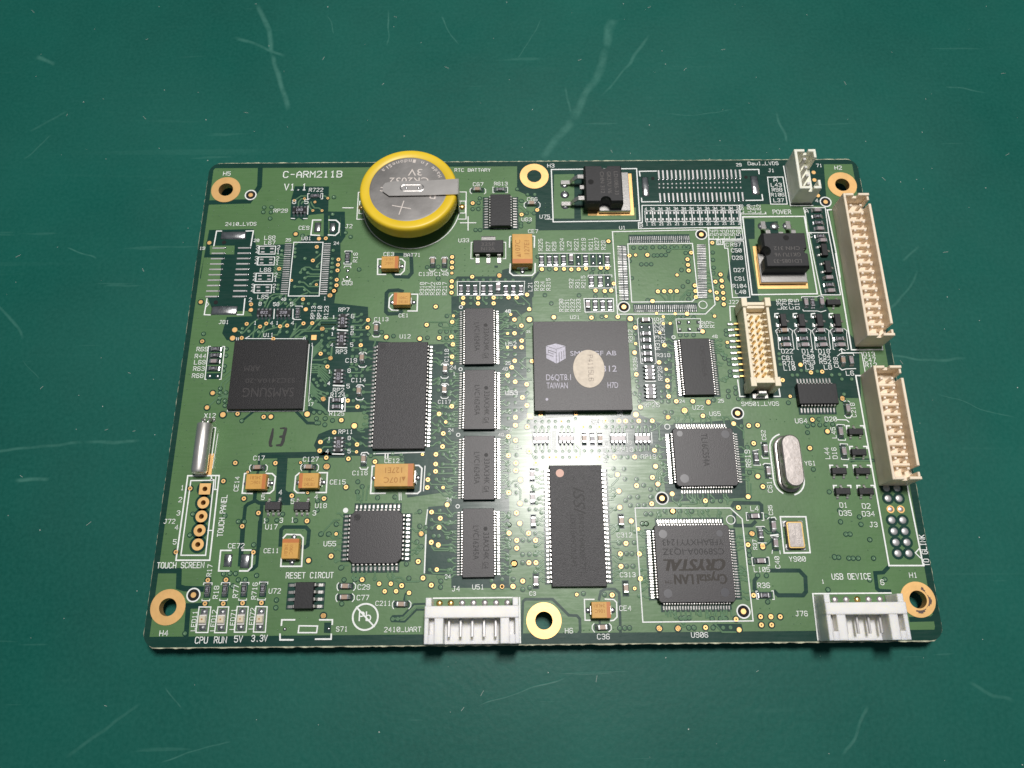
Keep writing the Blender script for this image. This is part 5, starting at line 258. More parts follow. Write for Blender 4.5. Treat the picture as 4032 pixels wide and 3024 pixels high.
'trace':[[(-48.5,23.82),(-47.89,23.49),(-45.94,23.47)],[(-50.02,23.87),(-49.84,24.7),(-49.19,25.13),(-48.21,25.12),(-47.48,24.53),(-45.92,24.52)],[(-48.99,22.57),(-48.43,22.95),(-45.9,22.93)],[(-50.04,21.63),(-49.1,21.55),(-48.06,20.58),(-45.93,20.56)],[(-50.96,20.56),(-49.21,20.55),(-47.55,19.08),(-45.82,19.06)],[(-47.61,26.7),(-46.1,28.29)],[(-47.67,21.11),(-46.99,21.86),(-45.94,22.07)],[(-46.56,25.22),(-46.59,25.66),(-45.59,26.64)],[(-50.5,31.67),(-51.78,30.45)],[(-52.8,41.51),(-51.49,42.66),(-49.97,42.65)],[(-50.62,41.96),(-51.33,41.96),(-51.87,41.15),(-51.83,40.22)],[(-48.54,38.93),(-49.34,39.74),(-49.63,40.9),(-50.17,41.32),(-50.97,41.26),(-51.23,40.68)],[(-46.53,38.91),(-47.32,39.61),(-48.23,39.62),(-48.78,40.31),(-49.15,41.13)],[(-45.48,42.03),(-46.13,42.62),(-46.64,42.7)],[(-53.52,27.8),(-54.91,27.92),(-55.56,28.59)],[(-53.61,27.23),(-54.93,27.35),(-55.58,28.01)],[(-53.7,26.66),(-54.96,26.78),(-55.61,27.44)],[(-53.78,26.09),(-54.99,26.21),(-55.64,26.87)],[(-53.87,25.52),(-55.01,25.64),(-55.66,26.3)],[(-53.96,24.95),(-55.04,25.07),(-55.69,25.73)],[(-54.04,24.39),(-55.07,24.5),(-55.71,25.16)],[(-54.13,23.82),(-55.09,23.94),(-55.74,24.59)],[(-54.22,23.26),(-55.12,23.37),(-55.76,24.03)],[(-54.3,22.7),(-55.15,22.81),(-55.79,23.47)],[(-56.15,12.12),(-57.56,9.09)],[(-57.37,11.45),(-58.61,10.12),(-58.59,8.99)],[(-58.43,11.56),(-58.46,10.53),(-59.47,9.31)],[(-53.24,11.48),(-55.82,10.71),(-56.53,10.21),(-56.79,8.98)],[(-51.79,11.65),(-53.03,11.31),(-53.63,9.57),(-54.39,9.57)],[(-48.44,12.1),(-49.25,11.49),(-50.94,9.03)],[(-46.64,12.15),(-47.85,10.65),(-49.82,9.23),(-49.98,8.92)],[(-44.45,10.83),(-44.99,10.42),(-48.59,10.35),(-49.8,8.92)],[(-42.14,13.19),(-45.57,13.11),(-46.44,12.08),(-47.11,10.85),(-49.18,10.66),(-50.93,8.93)],[(-41.73,12.67),(-44.87,12.69),(-45.65,11.66),(-46.53,10.64)],[(-41.67,11.84),(-45.19,11.87)],[(-42.38,11.02),(-42.94,10.86),(-44.46,10.87)],[(-55.67,13.09),(-55.66,12.37),(-56.64,11.34),(-56.63,10.27)],[(-57.97,13.21),(-59.19,12.19),(-60.69,10.14),(-62.52,10.77)],[(-49.8,9.02),(-47.74,9.17)],[(-52.11,12.75),(-52.73,12.13),(-53.22,10.22)],[(-50.14,10.77),(-50.06,12.11)],[(-50.14,10.77),(-50.94,9.03)],[(-56.89,15.92),(-56.33,18.03),(-55.25,18.87),(-53.32,18.9)],[(-56.39,15.71),(-55.86,17.18),(-54.81,18.23),(-53.3,18.65)],[(-52.29,15.89),(-50.53,17.77)],[(-51.52,15.88),(-49.44,18.61),(-48.14,19.14)],[(-58.06,16.14),(-58.0,17.41)],[(-53.68,16.43),(-52.63,17.58),(-52.72,18.64)],[(-46.03,6.55),(-45.24,7.36),(-44.37,8.37)],[(-46.05,6.11),(-45.22,7.03),(-44.34,7.9)],[(-46.07,5.66),(-45.19,6.71),(-44.3,7.43)],[(-46.09,5.22),(-45.17,6.38),(-44.27,6.96)],[(-46.12,4.78),(-45.14,6.06),(-44.24,6.5)],[(-46.14,4.33),(-45.12,5.73),(-44.2,6.03)],[(-42.34,4.36),(-43.42,4.31),(-44.15,3.98),(-46.02,3.99)],[(-42.28,6.72),(-42.29,5.51),(-42.34,4.36)],[(-42.91,6.89),(-42.9,7.54),(-42.17,8.0),(-41.23,7.99)],[(-46.32,3.04),(-44.83,3.02),(-41.86,.52)],[(-46.29,2.6),(-44.79,2.58),(-42.13,.13)],[(-46.25,2.16),(-44.76,2.15),(-42.4,-.27)],[(-46.22,1.72),(-44.73,1.71),(-42.66,-.66)],[(-46.19,1.29),(-44.7,1.27),(-42.93,-1.05)],[(-46.23,-.53),(-45.1,-2.01),(-43.84,-2.8)],[(-46.2,-.96),(-45.02,-2.34),(-42.71,-3.16)],[(-46.16,-1.39),(-44.94,-2.67),(-43.79,-3.5)],[(-46.13,-1.82),(-44.86,-3.0),(-42.66,-3.86)],[(-46.1,-2.25),(-44.78,-3.34),(-43.74,-4.2)],[(-46.07,-2.68),(-44.7,-3.67),(-42.61,-4.56)],[(-46.03,-3.11),(-44.62,-4.0),(-43.69,-4.89)],[(-46.17,-3.75),(-44.96,-5.11),(-43.83,-5.51),(-43.29,-6.67)],[(-46.14,-4.1),(-44.94,-5.35),(-43.55,-5.78),(-43.02,-6.86)],[(-46.11,-4.45),(-44.93,-5.58),(-43.28,-6.05),(-42.75,-7.05)],[(-46.09,-4.8),(-44.91,-5.81),(-43.0,-6.32),(-42.48,-7.25)],[(-46.06,-5.14),(-44.89,-6.04),(-42.73,-6.59),(-42.21,-7.44)],[(-46.03,-5.49),(-44.87,-6.27),(-42.45,-6.86),(-41.94,-7.63)],[(-64.03,-2.01),(-63.97,-.87),(-62.13,.88)],[(-62.82,-2.88),(-63.15,-2.44),(-63.21,-1.08),(-62.06,.29)],[(-65.45,-2.95),(-63.96,-2.89),(-63.5,-3.41),(-62.29,-3.46)],[(-63.92,-4.03),(-63.37,-3.71),(-62.26,-3.75)],[(-66.22,-6.0),(-64.18,-3.89),(-62.25,-3.85)],[(-63.76,.5),(-62.1,2.27)],[(-3.64,40.31),(-2.83,40.07),(-1.84,38.91),(-.65,37.98)],[(-3.65,39.62),(-3.05,39.26),(-2.05,38.22)],[(-13.62,39.05),(-12.38,39.8),(-10.6,39.55)],[(-36.56,14.08),(-37.29,13.51),(-38.05,13.51)],[(-36.58,12.73),(-37.22,12.32),(-38.36,12.33)],[(-35.11,12.76),(-36.23,11.59),(-38.51,11.61)],[(-35.12,11.06),(-35.6,10.55),(-38.07,10.57)],[(-36.31,9.53),(-36.84,9.02),(-38.36,9.03)],[(-36.31,7.14),(-36.61,6.58),(-38.02,6.59)],[(-36.91,1.9),(-37.4,2.36),(-38.34,2.37)],[(-35.66,1.89),(-36.03,1.16),(-38.45,1.18)],[(-36.23,-6.09),(-38.74,-6.07)],[(-38.24,-4.78),(-38.83,-4.68)],[(-22.92,11.58),(-22.46,12.2),(-18.74,12.17),(-18.06,11.44),(-17.3,11.43),(-16.83,11.84)],[(-20.06,11.62),(-19.57,11.0),(-16.53,10.97)],[(-20.12,10.05),(-19.66,10.52),(-16.53,10.5)],[(-17.56,10.03),(-16.98,9.37),(-16.88,8.55),(-16.49,8.34)],[(-20.28,8.62),(-19.79,7.92),(-16.49,7.89)],[(-18.83,7.08),(-18.35,6.37),(-16.56,6.35)],[(-17.53,5.81),(-17.3,5.35),(-16.54,5.34)],[(-31.17,8.91),(-31.12,7.95)],[(-33.45,8.48),(-33.41,7.67),(-33.71,6.86)],[(-15.42,16.37),(-16.14,16.86),(-16.15,17.92)],[(-12.28,16.35),(-13.06,17.05),(-13.06,17.9)],[(-10.59,16.35),(-11.33,17.04),(-11.33,17.88)],[(-19.83,5.33),(-20.87,5.34)],[(-18.77,13.56),(-18.39,13.94),(-16.67,13.92)],[(-42.17,6.72),(-42.2,4.3)],[(-44.35,10.87),(-41.42,10.97)],[(-45.18,11.87),(-41.47,11.84)],[(-45.62,12.7),(-44.9,13.21),(-41.57,13.25)],[(-42.97,8.76),(-41.28,8.85)],[(-43.33,7.14),(-42.63,7.94),(-41.31,7.97)],[(-44.87,2.53),(-43.75,2.52),(-41.94,.52)],[(-44.91,3.02),(-43.02,2.71),(-41.89,1.11)],[(-1.63,14.95),(-1.51,16.11),(-3.31,18.03)],[(-2.8,16.23),(-3.91,16.24),(-4.86,17.51)],[(-3.3,11.22),(-3.13,13.19),(-4.31,14.66),(-6.42,14.68)],[(-3.32,9.57),(-1.3,11.3),(-1.11,11.3)],[(-3.31,7.87),(-2.3,8.53),(-1.16,8.53)],[(-3.31,3.42),(-2.74,4.08),(-1.24,4.07)],[(-5.38,2.04),(-2.99,-.39),(-1.32,-.41)],[(-4.81,-.48),(-1.32,-.7)],[(-3.32,-4.4),(-1.21,-4.7)],[(-1.99,1.48),(-3.87,3.19)],[(11.28,12.93),(11.7,12.44)],[(11.96,14.11),(12.17,12.44)],[(10.43,14.12),(10.97,13.28)],[(14.44,17.89),(14.9,17.46)],[(3.5,13.09),(3.48,12.3)],[(-6.91,14.26),(-6.34,14.26)],[(-6.92,13.51),(-5.65,13.5)],[(-6.92,12.76),(-6.31,12.76)],[(-6.92,11.97),(-5.59,11.96)],[(-6.93,11.14),(-6.17,11.14)],[(-6.93,10.32),(-5.41,10.3)],[(-6.94,9.6),(-6.08,9.59)],[(-6.94,8.84),(-5.39,8.83)],[(-6.95,8.06),(-6.0,8.05)],[(-6.95,7.35),(-5.34,7.34)],[(-6.95,6.64),(-6.01,6.63)],[(-6.96,5.83),(-5.26,5.81)],[(-6.96,5.02),(-5.83,5.01)],[(-6.97,4.22),(-6.4,4.21)],[(-6.97,3.41),(-5.66,3.4)],[(-6.97,2.81),(-6.41,2.81)],[(-36.64,-10.04),(-35.34,-11.24),(-34.53,-11.24)],[(-36.99,-12.48),(-35.91,-13.38),(-35.88,-13.85)],[(-38.28,-13.55),(-37.36,-13.78)],[(-38.21,-14.66),(-37.46,-15.08),(-35.89,-15.33)],[(-43.04,-13.29),(-41.96,-12.49),(-40.87,-12.5)],[(-43.09,-15.05),(-42.37,-14.26),(-40.75,-14.27)],[(-19.92,-7.71),(-18.89,-8.92),(-16.88,-8.94)],[(-19.79,-9.23),(-18.77,-10.34),(-16.86,-10.36)],[(-18.57,-9.4),(-18.14,-9.97),(-16.87,-9.98)],[(-19.01,-11.75),(-17.35,-13.45),(-16.81,-13.45)],[(-18.99,-13.06),(-18.07,-13.9),(-16.81,-13.92)],[(-19.09,-14.4),(-18.59,-14.92),(-16.79,-14.94)],[(-20.36,-15.96),(-19.66,-15.23),(-18.4,-15.24),(-16.78,-15.49)],[(-18.98,-15.93),(-17.83,-17.01),(-16.76,-17.02)],[(-20.35,-17.9),(-19.59,-18.58),(-16.91,-18.61)],[(-19.01,-17.9),(-16.92,-17.97)],[(-20.34,-19.34),(-19.74,-19.76),(-18.85,-19.77),(-16.89,-19.7)],[(-21.79,-20.96),(-21.11,-21.92),(-18.63,-21.94),(-18.09,-22.48),(-17.02,-22.76)],[(-20.21,-20.88),(-19.52,-21.48),(-18.46,-21.49),(-17.92,-22.12),(-17.03,-22.22)],[(-18.86,-20.86),(-17.58,-20.9),(-16.96,-21.23)],[(-20.21,-22.51),(-18.59,-24.08),(-16.99,-24.27)],[(-18.83,-22.53),(-17.71,-23.73),(-16.91,-23.83)],[(-17.97,-25.86),(-17.92,-26.74),(-17.03,-27.71)],[(-20.92,-27.24),(-20.09,-27.51),(-18.34,-27.52),(-17.63,-28.14),(-16.93,-28.15)],[(-20.94,-28.69),(-20.23,-29.16),(-16.91,-29.19)],[(-19.23,-28.42),(-18.39,-29.39),(-16.91,-29.4)],[(-20.84,-30.25),(-20.04,-29.6),(-19.09,-29.52),(-18.02,-30.57)],[(-19.46,-30.12),(-18.36,-31.08),(-16.88,-31.18)],[(-20.83,-32.9),(-20.63,-33.97),(-16.83,-34.18)],[(-35.29,-23.23),(-35.25,-24.83)],[(-34.43,-22.2),(-34.15,-23.06),(-34.27,-24.83)],[(-33.15,-21.99),(-33.45,-23.06),(-33.49,-24.84)],[(-31.35,-24.38),(-31.42,-24.86)],[(-41.65,-31.23),(-39.35,-28.57),(-38.31,-28.52)],[(-38.91,-29.4),(-37.99,-29.45)],[(-40.18,-31.21),(-39.47,-32.02),(-38.34,-32.03)],[(-23.2,-27.13),(-24.12,-27.47)],[(-21.94,-30.14),(-22.78,-31.3)],[(-6.78,-12.51),(-6.24,-12.36)],[(-6.79,-13.2),(-6.25,-13.35)],[(-6.79,-13.89),(-6.25,-13.74)],[(-6.8,-14.57),(-6.26,-14.73)],[(-6.8,-15.26),(-6.26,-15.12)],[(-6.8,-15.94),(-6.27,-16.09)],[(-6.81,-16.62),(-6.27,-16.48)],[(-6.81,-17.3),(-6.28,-17.45)],[(-6.82,-17.98),(-6.28,-17.84)],[(-6.82,-18.65),(-6.29,-18.81)],[(-6.82,-19.33),(-6.29,-19.19)],[(-6.83,-20.0),(-6.3,-20.15)],[(-6.83,-20.67),(-6.3,-20.53)],[(-6.84,-21.34),(-6.3,-21.48)],[(-6.84,-22.0),(-6.31,-21.86)],[(-6.84,-22.66),(-6.31,-22.81)],[(-6.85,-23.32),(-6.32,-23.19)],[(-6.85,-23.98),(-6.32,-24.13)],[(-6.86,-24.64),(-6.33,-24.5)],[(-37.39,-37.41),(-36.99,-37.0),(-36.13,-37.01)],[(-28.0,-39.0),(-27.65,-39.33),(-26.29,-39.34),(-25.58,-40.04),(-23.03,-40.12),(-22.2,-39.46)],[(-28.86,-38.99),(-28.31,-39.74),(-27.12,-39.83),(-26.1,-40.8)],[(-20.83,-32.96),(-20.72,-33.85),(-20.27,-34.44),(-17.69,-34.47),(-16.84,-33.88)],[(-19.49,-33.48),(-16.84,-33.45)],[(-21.01,-37.97),(-20.34,-38.65),(-16.76,-38.63)],[(-19.68,-37.95),(-16.77,-38.09)],[(-27.51,-46.7),(-25.67,-46.61),(-23.22,-44.7),(-21.71,-44.63)],[(-24.69,-42.11),(-25.23,-42.64),(-25.21,-43.3)],[(-23.48,-34.84),(-22.69,-34.17),(-22.71,-33.71)],[(-24.07,-34.33),(-23.21,-34.33)],[(-19.65,-39.07),(-19.3,-39.65)],[(25.52,18.82),(27.03,16.94),(26.96,16.09)],[(26.84,18.86),(27.67,17.78),(27.54,16.09)],[(28.17,18.84),(27.96,16.08)],[(29.49,18.88),(28.83,17.77),(28.69,16.08)],[(30.52,16.06),(30.59,16.91),(31.49,18.39),(33.26,18.8)],[(29.95,16.07),(30.14,17.23),(31.84,19.14),(33.11,19.23)],[(12.38,19.18),(11.43,19.62)],[(33.4,17.46),(32.68,16.47)],[(20.11,7.03),(21.03,6.0)],[(19.48,.01),(18.75,-.57)],[(19.3,-3.71),(20.34,-4.88)],[(31.23,13.64),(32.81,13.52)],[(25.37,14.0),(25.8,13.37),(26.6,12.53)],[(25.75,14.0),(26.17,13.12),(26.74,12.32)],[(26.14,14.0),(26.53,12.86),(26.88,12.11)],[(26.52,13.99),(26.95,13.36),(27.06,12.53)],[(26.9,13.99),(27.32,13.11),(27.2,12.32)],[(27.29,13.99),(27.68,12.86),(27.34,12.11)],[(27.67,13.98),(28.1,13.35),(27.52,12.52)],[(28.05,13.98),(28.46,13.1),(27.66,12.31)],[(28.44,13.98),(28.83,12.85),(27.79,12.11)],[(28.43,28.41),(29.4,28.92),(32.75,28.89)],[(23.87,27.47),(24.15,29.63)],[(-.73,-11.81),(-.76,-11.15),(-.49,-10.68)],[(-.77,-13.96),(-.83,-14.79),(-.58,-15.35)],[(4.34,-11.85),(4.33,-11.19),(4.6,-10.72)],[(4.28,-14.0),(4.22,-14.83),(4.45,-15.39)],[(14.32,-11.93),(14.32,-11.28),(14.6,-10.81)],[(14.21,-14.08),(14.13,-14.92),(14.35,-15.47)],[(19.04,-11.97),(19.04,-11.31),(19.32,-10.85)],[(18.9,-14.12),(18.82,-14.96),(19.03,-15.51)],[(.08,-11.81),(.06,-11.16),(.23,-10.69)],[(.04,-13.96),(-.01,-14.8),(.14,-15.35)],[(5.16,-11.86),(5.15,-11.2),(5.32,-10.73)],[(5.09,-14.01),(5.03,-14.84),(5.17,-15.4)],[(15.14,-11.94),(15.13,-11.28),(15.32,-10.81)],[(15.02,-14.09),(14.94,-14.92),(15.07,-15.48)],[(19.85,-11.98),(19.86,-11.32),(20.05,-10.85)],[(19.72,-14.13),(19.63,-14.96),(19.75,-15.52)],[(.9,-11.82),(.88,-11.16),(.96,-10.69)],[(.85,-13.97),(.8,-14.81),(.86,-15.36)],[(5.98,-11.86),(5.96,-11.21),(6.05,-10.74)],[(5.9,-14.01),(5.84,-14.85),(5.89,-15.4)],[(15.95,-11.95),(15.95,-11.29),(16.05,-10.82)],[(15.83,-14.1),(15.75,-14.93),(15.79,-15.49)],[(20.67,-11.99),(20.67,-11.33),(20.78,-10.86)],[(20.53,-14.13),(20.44,-14.97),(20.47,-15.53)],[(1.72,-11.83),(1.69,-11.17),(1.69,-10.7)],[(1.66,-13.98),(1.61,-14.81),(1.58,-15.37)],[(6.79,-11.87),(6.78,-11.21),(6.78,-10.74)],[(6.72,-14.02),(6.65,-14.85),(6.61,-15.41)],[(16.77,-11.95),(16.77,-11.3),(16.78,-10.82)],[(16.65,-14.1),(16.56,-14.94),(16.51,-15.49)],[(21.48,-11.99),(21.49,-11.34),(21.51,-10.86)],[(21.34,-14.14),(21.25,-14.98),(21.19,-15.53)],[(14.91,-20.27),(14.95,-21.14),(13.73,-22.39)],[(15.0,-23.51),(13.6,-24.89)],[(15.0,-26.63),(14.37,-27.01)],[(17.05,-29.26),(16.93,-31.21)],[(-3.9,-21.16),(-5.23,-21.33),(-6.3,-22.22)],[(-4.04,-25.71),(-3.92,-23.14),(-4.62,-22.06)],[(-4.14,-29.51),(-3.93,-30.86),(-2.39,-32.42)],[(22.61,-22.2),(22.68,-19.94),(24.31,-18.5)],[(22.4,-15.5),(23.05,-16.1),(24.15,-15.78)],[(25.58,-8.78),(23.61,-10.69),(23.63,-12.95),(24.15,-13.33)],[(28.98,-7.41),(29.69,-7.7),(30.17,-9.61)],[(25.58,-8.78),(26.85,-8.79),(27.25,-9.59)],[(25.22,-24.13),(25.21,-25.34),(26.12,-26.05),(29.38,-26.08)],[(22.38,-9.49),(23.18,-10.31),(23.22,-11.07),(22.1,-11.53)],[(-2.12,-15.48),(-1.5,-16.08),(-.85,-17.83)],[(7.02,-16.76),(7.74,-16.53),(7.8,-15.05),(7.1,-14.3)],[(39.71,-31.82),(40.77,-32.9)],[(37.38,-32.18),(39.12,-32.19)],[(37.33,-32.61),(39.24,-32.63)],[(31.18,-48.04),(32.38,-49.48),(34.88,-49.51)],[(42.03,-31.01),(42.82,-31.71),(43.34,-31.71)],[(44.46,-31.12),(45.08,-31.73),(46.13,-31.74)],[(42.04,-33.93),(43.01,-33.09)],[(44.59,-32.93),(45.36,-32.33),(46.22,-32.34)],[(20.96,-48.72),(21.52,-47.32)],[(24.42,-48.75),(25.96,-48.31)],[(22.32,-45.55),(22.39,-46.36)],[(23.24,-45.56),(23.29,-46.69)],[(24.17,-45.57),(24.19,-47.02)],[(25.1,-45.58),(25.16,-46.38)],[(26.02,-45.58),(26.06,-46.71)],[(26.95,-45.59),(26.96,-47.04)],[(27.87,-45.6),(27.94,-46.41)],[(28.8,-45.61),(28.83,-46.74)],[(29.72,-45.62),(29.73,-47.07)],[(30.65,-45.62),(30.71,-46.43)],[(31.58,-45.63),(31.6,-46.76)],[(32.5,-45.64),(32.49,-47.09)],[(33.43,-45.65),(33.48,-46.46)],[(34.35,-45.66),(34.37,-46.79)],[(22.56,-28.06),(22.66,-27.19)],[(23.87,-28.08),(23.98,-27.2)],[(25.19,-28.09),(25.29,-27.21)],[(26.5,-28.1),(26.61,-27.22)],[(27.82,-28.11),(27.92,-27.23)],[(38.48,-10.21),(37.49,-8.82),(35.29,-8.93)],[(38.48,-10.21),(40.29,-11.77),(40.13,-13.27)],[(39.72,-19.54),(41.42,-19.55),(42.08,-20.83)],[(40.58,-19.0),(43.92,-19.57)],[(39.37,-16.97),(40.45,-16.98)],[(40.05,-20.63),(39.16,-20.62)],[(40.13,-21.53),(39.94,-24.04)],[(40.58,-22.26),(40.43,-24.4),(39.77,-24.79)],[(56.87,-11.95),(57.41,-9.08)],[(55.54,-10.62),(56.18,-8.69)],[(53.09,-10.81),(52.4,-10.27),(53.62,-8.66)],[(59.46,-18.52),(60.27,-17.89),(64.94,-17.89)],[(35.35,-24.89),(35.65,-25.43),(40.04,-25.55)],[(35.94,23.31),(36.62,23.3),(37.34,22.65),(38.3,22.42)],[(35.86,22.44),(36.62,22.44),(37.46,21.82),(38.22,21.6)],[(35.78,21.58),(36.62,21.57),(37.58,21.0),(38.14,20.78)],[(35.7,20.71),(36.62,20.71),(37.69,20.18),(38.06,19.96)],[(35.63,19.86),(36.61,19.85),(37.81,19.37),(37.98,19.15)],[(35.55,19.0),(36.61,18.99),(37.93,18.55),(37.91,18.34)],[(35.47,18.15),(36.61,18.14),(38.04,17.74),(37.83,17.53)],[(35.39,17.3),(36.61,17.29),(38.16,16.93),(37.75,16.73)],[(36.33,13.91),(36.92,13.07)],[(34.03,13.93),(34.99,13.92),(35.78,14.13)]],
